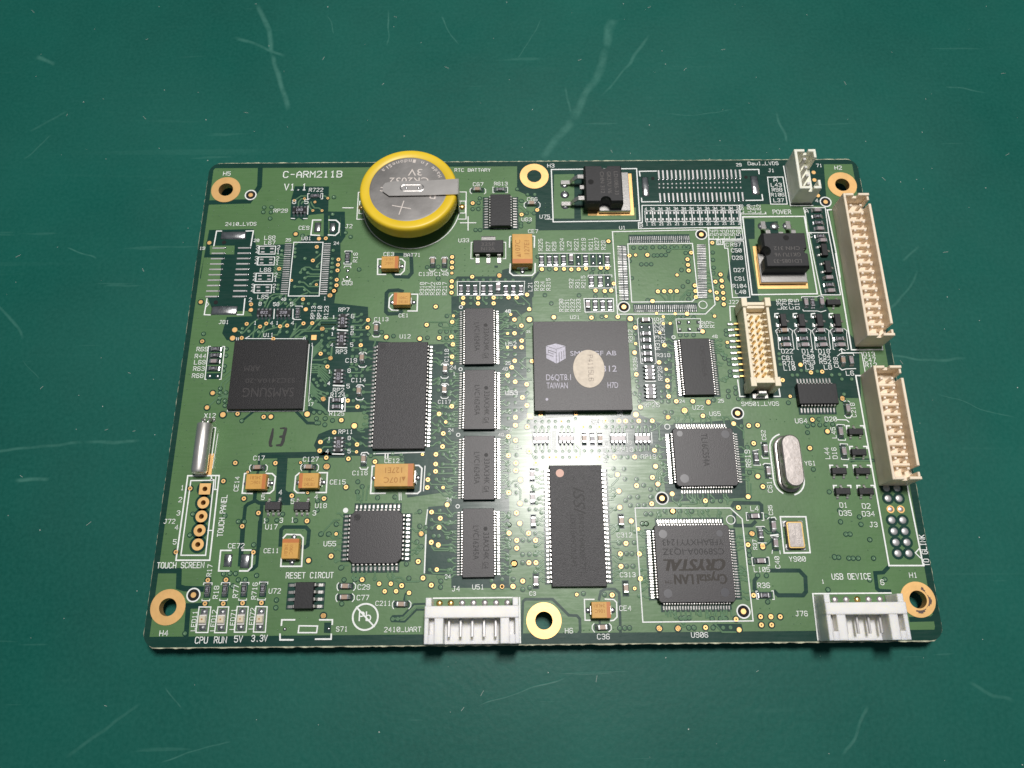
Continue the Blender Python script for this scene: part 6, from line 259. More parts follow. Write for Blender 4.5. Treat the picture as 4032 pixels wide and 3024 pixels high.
'pad':[[-67.96,31.99,-62.5,33.9],[-67.94,14.19,-62.49,16.22],[-69.44,29.67,-66.54,30.05],[-69.45,28.4,-66.55,28.78],[-69.46,27.12,-66.56,27.5],[-69.48,25.85,-66.58,26.23],[-69.49,24.58,-66.59,24.96],[-69.5,23.3,-66.6,23.68],[-69.51,22.03,-66.61,22.41],[-69.53,20.76,-66.63,21.14],[-69.54,19.48,-66.64,19.86],[-69.55,18.21,-66.65,18.59],[-63.92,29.67,-61.02,30.05],[-63.91,28.39,-61.01,28.77],[-63.9,27.12,-61.0,27.5],[-63.89,25.84,-60.99,26.22],[-63.88,24.57,-60.98,24.95],[-63.88,23.29,-60.98,23.67],[-63.87,22.02,-60.97,22.4],[-63.86,20.74,-60.96,21.12],[-63.85,19.47,-60.95,19.85],[-63.84,18.19,-60.94,18.57],[-53.94,30.66,-52.44,30.92],[-53.94,30.14,-52.44,30.4],[-53.93,29.63,-52.43,29.89],[-53.93,29.11,-52.43,29.37],[-53.92,28.6,-52.42,28.86],[-53.92,28.08,-52.42,28.34],[-53.91,27.56,-52.41,27.82],[-53.91,27.05,-52.41,27.31],[-53.91,26.53,-52.41,26.79],[-53.9,26.02,-52.4,26.27],[-53.9,25.5,-52.4,25.76],[-53.89,24.98,-52.39,25.24],[-53.89,24.47,-52.39,24.73],[-53.88,23.95,-52.38,24.21],[-53.88,23.43,-52.38,23.7],[-53.87,22.92,-52.37,23.18],[-53.87,22.4,-52.37,22.66],[-53.87,21.89,-52.37,22.15],[-53.86,21.37,-52.36,21.63],[-53.86,20.85,-52.36,21.11],[-53.85,20.34,-52.35,20.6],[-53.85,19.82,-52.35,20.08],[-53.84,19.31,-52.34,19.57],[-53.84,18.79,-52.34,19.05],[-45.54,30.6,-44.04,30.86],[-45.54,30.08,-44.04,30.34],[-45.54,29.57,-44.04,29.83],[-45.54,29.05,-44.04,29.31],[-45.54,28.53,-44.04,28.79],[-45.54,28.02,-44.04,28.28],[-45.54,27.5,-44.04,27.76],[-45.54,26.98,-44.04,27.24],[-45.54,26.47,-44.04,26.73],[-45.54,25.95,-44.04,26.21],[-45.54,25.43,-44.04,25.7],[-45.54,24.92,-44.04,25.18],[-45.53,24.4,-44.03,24.66],[-45.53,23.89,-44.03,24.14],[-45.53,23.37,-44.03,23.63],[-45.53,22.85,-44.03,23.11],[-45.53,22.34,-44.03,22.6],[-45.53,21.82,-44.03,22.08],[-45.53,21.3,-44.03,21.56],[-45.53,20.79,-44.03,21.05],[-45.53,20.27,-44.03,20.53],[-45.53,19.75,-44.03,20.01],[-45.53,19.24,-44.03,19.5],[-45.53,18.72,-44.03,18.98],[-59.01,29.47,-58.18,29.88],[-58.93,28.63,-58.1,29.04],[-57.04,29.46,-56.21,29.87],[-56.96,28.62,-56.14,29.02],[-58.98,26.86,-58.16,27.26],[-58.9,26.02,-58.08,26.42],[-57.02,26.84,-56.2,27.24],[-56.94,26.01,-56.12,26.41],[-59.0,22.99,-58.18,23.38],[-58.92,22.16,-58.1,22.56],[-57.05,22.97,-56.24,23.37],[-56.97,22.15,-56.16,22.54],[-59.03,20.3,-58.21,20.69],[-58.94,19.48,-58.13,19.87],[-57.09,20.28,-56.28,20.67],[-57.01,19.47,-56.2,19.86],[-47.96,33.55,-46.48,36.05],[-44.65,33.52,-43.29,35.91],[-59.49,-37.15,-57.93,-34.73],[-56.39,-37.43,-54.57,-34.76],[23.83,41.95,25.34,46.97],[27.55,46.29,27.97,48.69],[28.5,46.29,28.92,48.69],[29.46,46.29,29.88,48.69],[30.41,46.29,30.83,48.69],[31.36,46.3,31.78,48.7],[32.32,46.3,32.74,48.7],[33.27,46.3,33.69,48.7],[34.22,46.3,34.64,48.7],[35.17,46.3,35.59,48.7],[36.13,46.3,36.55,48.7],[37.08,46.31,37.5,48.71],[38.03,46.31,38.45,48.71],[38.99,46.31,39.41,48.71],[39.94,46.31,40.36,48.71],[40.89,46.31,41.31,48.71],[41.85,46.31,42.27,48.71],[42.8,46.32,43.22,48.72],[43.75,46.32,44.17,48.72],[44.71,46.32,45.13,48.72],[45.66,46.32,46.08,48.72],[27.43,40.38,27.85,42.78],[28.39,40.38,28.81,42.78],[29.35,40.39,29.77,42.79],[30.31,40.39,30.73,42.79],[31.27,40.4,31.69,42.8],[32.23,40.4,32.65,42.8],[33.18,40.41,33.6,42.81],[34.14,40.41,34.56,42.81],[35.1,40.42,35.52,42.82],[36.06,40.42,36.48,42.82],[37.02,40.43,37.44,42.83],[37.98,40.43,38.4,42.83],[38.94,40.44,39.36,42.84],[39.9,40.44,40.32,42.84],[40.85,40.45,41.27,42.85],[41.81,40.45,42.23,42.85],[42.77,40.46,43.19,42.86],[43.73,40.46,44.15,42.86],[44.69,40.47,45.11,42.87],[45.65,40.47,46.07,42.87],[48.04,42.23,49.74,47.09],[27.52,44.91,27.86,45.31],[28.46,44.93,28.81,45.33],[29.41,44.95,29.76,45.35],[30.36,44.96,30.71,45.36],[31.31,44.98,31.66,45.38],[32.26,45.0,32.61,45.4],[33.21,45.02,33.56,45.42],[34.15,45.04,34.5,45.44],[35.1,45.05,35.45,45.45],[36.05,45.07,36.4,45.47],[37.0,45.09,37.35,45.49],[37.95,45.11,38.3,45.51],[38.9,45.12,39.25,45.52],[39.84,45.14,40.19,45.54],[40.79,45.16,41.14,45.56],[41.74,45.18,42.09,45.58],[42.69,45.2,43.04,45.6],[43.64,45.21,43.99,45.61],[44.59,45.23,44.94,45.63],[45.53,45.25,45.88,45.65],[27.45,43.97,27.8,44.37],[28.39,43.96,28.75,44.36],[29.34,43.96,29.7,44.36],[30.3,43.95,30.64,44.35],[31.25,43.94,31.59,44.34],[32.2,43.93,32.55,44.33],[33.15,43.93,33.49,44.33],[34.09,43.92,34.45,44.32],[35.05,43.91,35.4,44.31],[35.99,43.9,36.34,44.3],[36.95,43.9,37.3,44.3],[37.9,43.89,38.24,44.29],[38.84,43.88,39.2,44.28],[39.8,43.87,40.15,44.27],[40.74,43.87,41.09,44.27],[41.7,43.86,42.05,44.26],[42.65,43.85,42.99,44.25],[43.59,43.84,43.95,44.24],[44.55,43.84,44.9,44.24],[45.49,43.83,45.84,44.23],[24.19,35.83,24.63,36.47],[24.19,37.43,24.63,38.07],[25.03,35.83,25.47,36.47],[25.03,37.43,25.47,38.07],[25.91,35.83,26.35,36.47],[25.91,37.43,26.35,38.07],[26.75,35.83,27.19,36.47],[26.75,37.43,27.19,38.07],[27.62,35.84,28.06,36.48],[27.62,37.44,28.06,38.08],[28.46,35.84,28.9,36.48],[28.46,37.44,28.9,38.08],[29.34,35.84,29.78,36.48],[29.34,37.44,29.78,38.08],[30.18,35.84,30.62,36.48],[30.18,37.44,30.62,38.08],[31.06,35.84,31.5,36.48],[31.06,37.44,31.5,38.08],[31.9,35.84,32.34,36.48],[31.9,37.44,32.34,38.08],[32.77,35.85,33.21,36.49],[32.77,37.45,33.21,38.09],[33.61,35.85,34.05,36.49],[33.61,37.45,34.05,38.09],[34.49,35.85,34.93,36.49],[34.49,37.45,34.93,38.09],[35.33,35.85,35.77,36.49],[35.33,37.45,35.77,38.09],[36.2,35.86,36.64,36.5],[36.2,37.46,36.64,38.1],[37.04,35.86,37.48,36.5],[37.04,37.46,37.48,38.1],[37.92,35.86,38.36,36.5],[37.92,37.46,38.36,38.1],[38.76,35.86,39.2,36.5],[38.76,37.46,39.2,38.1],[39.64,35.86,40.08,36.5],[39.64,37.46,40.08,38.1],[40.48,35.86,40.92,36.5],[40.48,37.46,40.92,38.1],[41.35,35.87,41.79,36.51],[41.35,37.47,41.79,38.11],[42.19,35.87,42.63,36.51],[42.19,37.47,42.63,38.11],[43.07,35.87,43.51,36.51],[43.07,37.47,43.51,38.11],[43.91,35.87,44.35,36.51],[43.91,37.47,44.35,38.11],[20.34,30.33,20.54,32.03],[20.75,30.33,20.94,32.03],[21.16,30.33,21.35,32.03],[21.57,30.33,21.76,32.03],[21.98,30.34,22.17,32.04],[22.39,30.34,22.58,32.04],[22.8,30.34,22.99,32.04],[23.21,30.34,23.4,32.04],[23.61,30.34,23.8,32.04],[24.02,30.34,24.21,32.04],[24.43,30.35,24.62,32.05],[24.84,30.35,25.03,32.05],[25.25,30.35,25.44,32.05],[25.66,30.35,25.85,32.05],[26.07,30.35,26.26,32.05],[26.48,30.35,26.67,32.05],[26.88,30.36,27.07,32.06],[27.29,30.36,27.48,32.06],[27.7,30.36,27.89,32.06],[28.11,30.36,28.3,32.06],[28.52,30.36,28.71,32.06],[28.93,30.36,29.12,32.06],[29.34,30.37,29.53,32.07],[29.75,30.37,29.93,32.07],[30.15,30.37,30.34,32.07],[30.56,30.37,30.75,32.07],[30.97,30.37,31.16,32.07],[31.38,30.37,31.57,32.07],[31.79,30.38,31.98,32.08],[32.2,30.38,32.39,32.08],[32.61,30.38,32.8,32.08],[33.02,30.38,33.2,32.08],[20.34,14.03,20.54,15.73],[20.76,14.03,20.95,15.73],[21.17,14.03,21.36,15.73],[21.58,14.03,21.77,15.73],[21.99,14.03,22.18,15.73],[22.41,14.03,22.59,15.73],[22.82,14.03,23.01,15.73],[23.23,14.03,23.42,15.73],[23.64,14.03,23.83,15.73],[24.05,14.03,24.24,15.73],[24.46,14.03,24.65,15.73],[24.88,14.03,25.07,15.73],[25.29,14.03,25.48,15.73],[25.7,14.03,25.89,15.73],[26.11,14.03,26.3,15.73],[26.52,14.03,26.71,15.73],[26.94,14.03,27.13,15.73],[27.35,14.03,27.54,15.73],[27.76,14.03,27.95,15.73],[28.17,14.03,28.36,15.73],[28.58,14.03,28.77,15.73],[29.0,14.03,29.19,15.73],[29.41,14.03,29.6,15.73],[29.82,14.03,30.01,15.73],[30.23,14.03,30.42,15.73],[30.64,14.03,30.83,15.73],[31.05,14.03,31.25,15.73],[31.47,14.03,31.66,15.73],[31.88,14.03,32.07,15.73],[32.29,14.03,32.48,15.73],[32.7,14.03,32.89,15.73],[33.12,14.03,33.3,15.73],[17.47,29.45,19.47,29.67],[17.46,29.05,19.46,29.27],[17.46,28.65,19.46,28.87],[17.45,28.25,19.45,28.47],[17.44,27.84,19.44,28.07],[17.44,27.44,19.44,27.66],[17.43,27.04,19.43,27.26],[17.42,26.64,19.42,26.86],[17.42,26.24,19.42,26.46],[17.41,25.84,19.41,26.06],[17.4,25.44,19.4,25.66],[17.4,25.04,19.4,25.26],[17.39,24.64,19.39,24.86],[17.38,24.23,19.38,24.45],[17.38,23.83,19.38,24.05],[17.37,23.43,19.37,23.65],[17.36,23.03,19.36,23.25],[17.35,22.63,19.35,22.85],[17.35,22.23,19.35,22.45],[17.34,21.82,19.34,22.05],[17.33,21.42,19.33,21.64],[17.33,21.02,19.33,21.24],[17.32,20.62,19.32,20.84],[17.31,20.22,19.31,20.44],[17.31,19.82,19.31,20.04],[17.3,19.42,19.3,19.64],[17.29,19.02,19.29,19.24],[17.29,18.61,19.29,18.84],[17.28,18.21,19.28,18.43],[17.27,17.81,19.27,18.03],[17.27,17.41,19.27,17.63],[17.26,17.01,19.26,17.23],[34.64,29.65,36.64,29.87],[34.61,29.25,36.61,29.47],[34.59,28.85,36.59,29.07],[34.56,28.44,36.56,28.66],[34.53,28.04,36.53,28.26],[34.51,27.64,36.51,27.86],[34.48,27.24,36.48,27.46],[34.45,26.84,36.45,27.06],[34.43,26.43,36.43,26.65],[34.4,26.03,36.4,26.25],[34.37,25.63,36.37,25.85],[34.35,25.23,36.35,25.45],[34.32,24.83,36.32,25.05],[34.29,24.42,36.29,24.64],[34.27,24.02,36.27,24.24],[34.24,23.62,36.24,23.84],[34.21,23.22,36.21,23.44],[34.18,22.82,36.18,23.04],[34.16,22.42,36.16,22.64],[34.13,22.01,36.13,22.23],[34.1,21.61,36.1,21.83],[34.08,21.21,36.08,21.43],[34.05,20.81,36.05,21.03],[34.02,20.41,36.02,20.63],[34.0,20.0,36.0,20.22],[33.97,19.6,35.97,19.82],[33.94,19.2,35.94,19.42],[33.92,18.8,35.92,19.02],[33.89,18.4,35.89,18.62],[33.86,17.99,35.86,18.21],[33.84,17.59,35.84,17.81],[33.81,17.19,35.81,17.41],[29.0,11.24,29.8,12.04],[31.01,11.3,31.81,12.1],[33.02,11.35,33.82,12.15],[29.02,9.62,29.82,10.42],[31.0,9.69,31.8,10.49],[32.97,9.76,33.77,10.56]],
'chip':[['R','h',-48.23,42.51],['R','v',-49.81,14.61],['R','h',-65.93,6.47],['R','h',-65.86,5.08],['R','h',-65.84,2.23],['L','h',-65.87,3.76],['E','h',-65.73,.67],['R','v',-40.24,27.41],['C','v',-22.0,26.1],['C','v',-19.51,26.08],['C','h',-12.62,43.83],['R','h',-7.6,43.84],['C','h',-.67,40.19],['C','v',-33.26,10.75],['C','v',-35.84,4.28],['C','v',-36.06,-2.82],['C','v',-18.88,1.75],['C','v',-18.94,-2.67],['C','v',-34.38,-16.83],['R','h',-40.42,-4.72],['R','h',-40.38,-6.12],['R','v',-15.91,19.66],['R','v',-14.41,19.65],['R','v',-12.9,19.64],['R','v',-11.17,19.58],['R','v',-9.68,19.61],['R','v',-6.5,19.44],['R','v',-4.85,19.42],['L','v',-8.13,19.88],['R','v',-6.43,19.5],['R','v',-4.88,19.49],['R','v',-3.3,19.52],['L','v',-8.03,20.09],['C','h',-54.79,-18.34],['C','h',-44.92,-18.33],['R','v',-61.85,-41.21],['R','v',-58.6,-41.21],['R','v',-55.11,-41.19],['R','v',-51.63,-41.17],['C','h',-36.41,-40.81],['C','h',-36.45,-42.77],['C','h',-26.01,-44.1],['R','v',1.19,26.35],['R','v',2.85,26.34],['R','v',4.22,26.33],['R','v',5.89,26.42],['R','v',10.59,26.39],['R','v',15.19,26.24],['L','v',7.47,26.63],['E','v',9.06,26.31],['E','v',12.2,26.4],['E','v',13.68,26.39],['R','v',11.61,21.38],['R','v',13.49,21.37],['E','v',15.09,21.26],['L','v',10.61,15.8],['R','v',12.18,15.79],['R','v',13.71,15.78],['R','v',15.25,15.77],['L','h',22.49,12.2],['E','h',22.37,10.7],['R','h',22.39,9.13],['R','h',22.39,7.7],['R','h',22.38,6.12],['R','h',22.38,4.71],['R','h',22.38,3.36],['L','v',-1.63,-20.2],['L','v',-1.61,-24.66],['L','v',-1.56,-29.22],['L','v',-1.28,-40.18],['C','v',15.1,-29.28],['C','v',15.26,-41.64],['R','v',10.32,-13.14],['C','v',8.73,-13.13],['C','v',11.84,-13.16],['C','h',10.64,-48.46],['L','h',40.57,-28.55],['L','h',40.78,-36.89],['R','v',41.3,-31.93],['C','v',43.84,-30.4],['C','v',43.83,-33.67],['R','h',40.75,-43.11],['C','v',44.04,-15.47],['C','v',44.1,-19.86],['C','v',61.42,-7.34],['R','v',42.09,-17.11],['L','v',59.34,-12.06],['L','v',59.38,-16.06],['C','h',50.85,9.55],['R','h',50.91,7.77],['L','h',51.03,6.43],['C','h',54.64,9.52],['R','h',54.69,7.74],['L','h',54.79,6.4],['C','h',58.38,9.49],['R','h',58.41,7.71],['L','h',58.5,6.37],['C','h',62.07,9.46],['R','h',62.09,7.68],['L','h',62.18,6.34],['L','v',56.25,15.96],['R','v',57.63,15.85],['C','v',59.51,15.94],['C','v',61.98,2.88],['L','v',63.72,2.9],['L','h',61.67,38.02],['L','h',61.64,33.45],['R','h',61.56,36.48],['R','h',61.58,34.88],['R','h',61.47,31.58],['C','h',61.75,30.46],['C','h',61.82,21.57],['R','h',61.78,19.96],['L','h',61.88,18.61]],
'rp':[[-51.35,38.87,'h','103'],[-56.66,14.44,'h','022'],[-52.69,14.41,'h','220'],[-40.27,12.44,'v','220'],[-40.26,8.43,'v','220'],[-40.37,.29,'v','022'],[-39.45,-13.86,'v','220'],[22.52,.6,'v','220'],[22.43,-3.42,'v','220'],[.22,-13.02,'h',''],[5.21,-13.06,'h',''],[15.37,-13.14,'h',''],[20.18,-13.18,'h','']],
'ic':[{'name': 'U63','box': [-9.72,34.03,-5.31,41.91],'z': 1.5,'side': 'lr','n': 12,'p': 0.65,'e': 1.3,'w': 0.3},{'name': 'U72','box': [-45.41,-44.85,-41.94,-40.09],'z': 1.5,'side': 'lr','n': 4,'p': 1.27,'e': 1.35,'w': 0.5},{'name': 'U22','box': [29.1,-4.48,35.12,7.74],'z': 1.05,'side': 'lr','n': 24,'p': 0.5,'e': 1.0,'w': 0.22},{'name': 'U12','box': [-32.72,-15.06,-22.47,7.43],'z': 1.05,'side': 'lr','n': 27,'p': 0.8,'e': 0.85,'w': 0.38},{'name': 'U52','box': [-15.0,2.4,-9.01,14.89],'z': 1.05,'side': 'lr','n': 24,'p': 0.5,'e': 1.0,'w': 0.22},{'name': 'U53','box': [-14.94,-11.25,-8.84,1.26],'z': 1.05,'side': 'lr','n': 24,'p': 0.5,'e': 1.0,'w': 0.22},{'name': 'U54','box': [-14.87,-25.16,-8.86,-12.5],'z': 1.05,'side': 'lr','n': 24,'p': 0.5,'e': 1.0,'w': 0.22},{'name': 'U51','box': [-14.93,-39.55,-8.97,-26.74],'z': 1.05,'side': 'lr','n': 24,'p': 0.5,'e': 1.0,'w': 0.22},{'name': 'SDRAM','box': [1.63,-41.37,11.78,-18.51],'z': 1.05,'side': 'lr','n': 27,'p': 0.8,'e': 0.85,'w': 0.38},{'name': 'BGA','box': [-.94,-7.76,18.37,11.36],'z': 1.9,'side': '','n': 0,'p': 0,'e': 0,'w': 0},{'name': 'U11','box': [-61.83,-6.74,-46.93,7.99],'z': 1.25,'side': '','n': 0,'p': 0,'e': 0,'w': 0},{'name': 'U55','box': [-36.17,-36.88,-26.14,-26.99],'z': 1.15,'side': 'q','n': 11,'p': 0.8,'e': 1.15,'w': 0.36},{'name': 'U906','box': [21.0,-44.37,35.08,-30.28],'z': 1.5,'side': 'q','n': 25,'p': 0.5,'e': 1.15,'w': 0.24},{'name': 'U65','box': [25.92,-22.95,37.78,-11.44],'z': 1.5,'side': 'q','n': 20,'p': 0.5,'e': 1.1,'w': 0.24},{'name': 'U64','box': [51.56,-6.66,59.45,-2.39],'z': 1.5,'side': 'tb','n': 11,'p': 0.65,'e': 1.4,'w': 0.3}],
'sot':[['u33',-13.38,30.53,-6.93,27.44],['s23',62.12,-12.21,'u'],['s23',62.1,-16.38,'u'],['s23',57.7,-20.07,'u'],['s23',62.23,-20.11,'u'],['s23',57.82,-24.01,'u'],['s23',62.31,-24.05,'u'],['s23',50.88,11.73,'l'],['s23',54.67,11.7,'l'],['s23',58.41,11.67,'l'],['s23',62.12,11.64,'l'],['s23',61.86,15.71,'d'],['s23',61.69,28.05,'l'],['s23',61.9,23.99,'l']],
'tant':[[-32.69,23.71,-29.03,26.65,1.9,'r'],[-29.8,15.32,-26.27,18.17,1.9,'l'],[-5.09,24.18,-.77,31.28,2.8,'b'],[-31.71,-22.82,-24.23,-18.35,2.8,'r'],[-56.34,-22.93,-52.44,-19.91,1.9,'r'],[-46.29,-22.8,-42.44,-19.82,1.9,'l'],[-48.35,-35.96,-45.19,-32.24,1.9,'t'],[8.63,-46.96,12.15,-44.06,1.9,'r']],
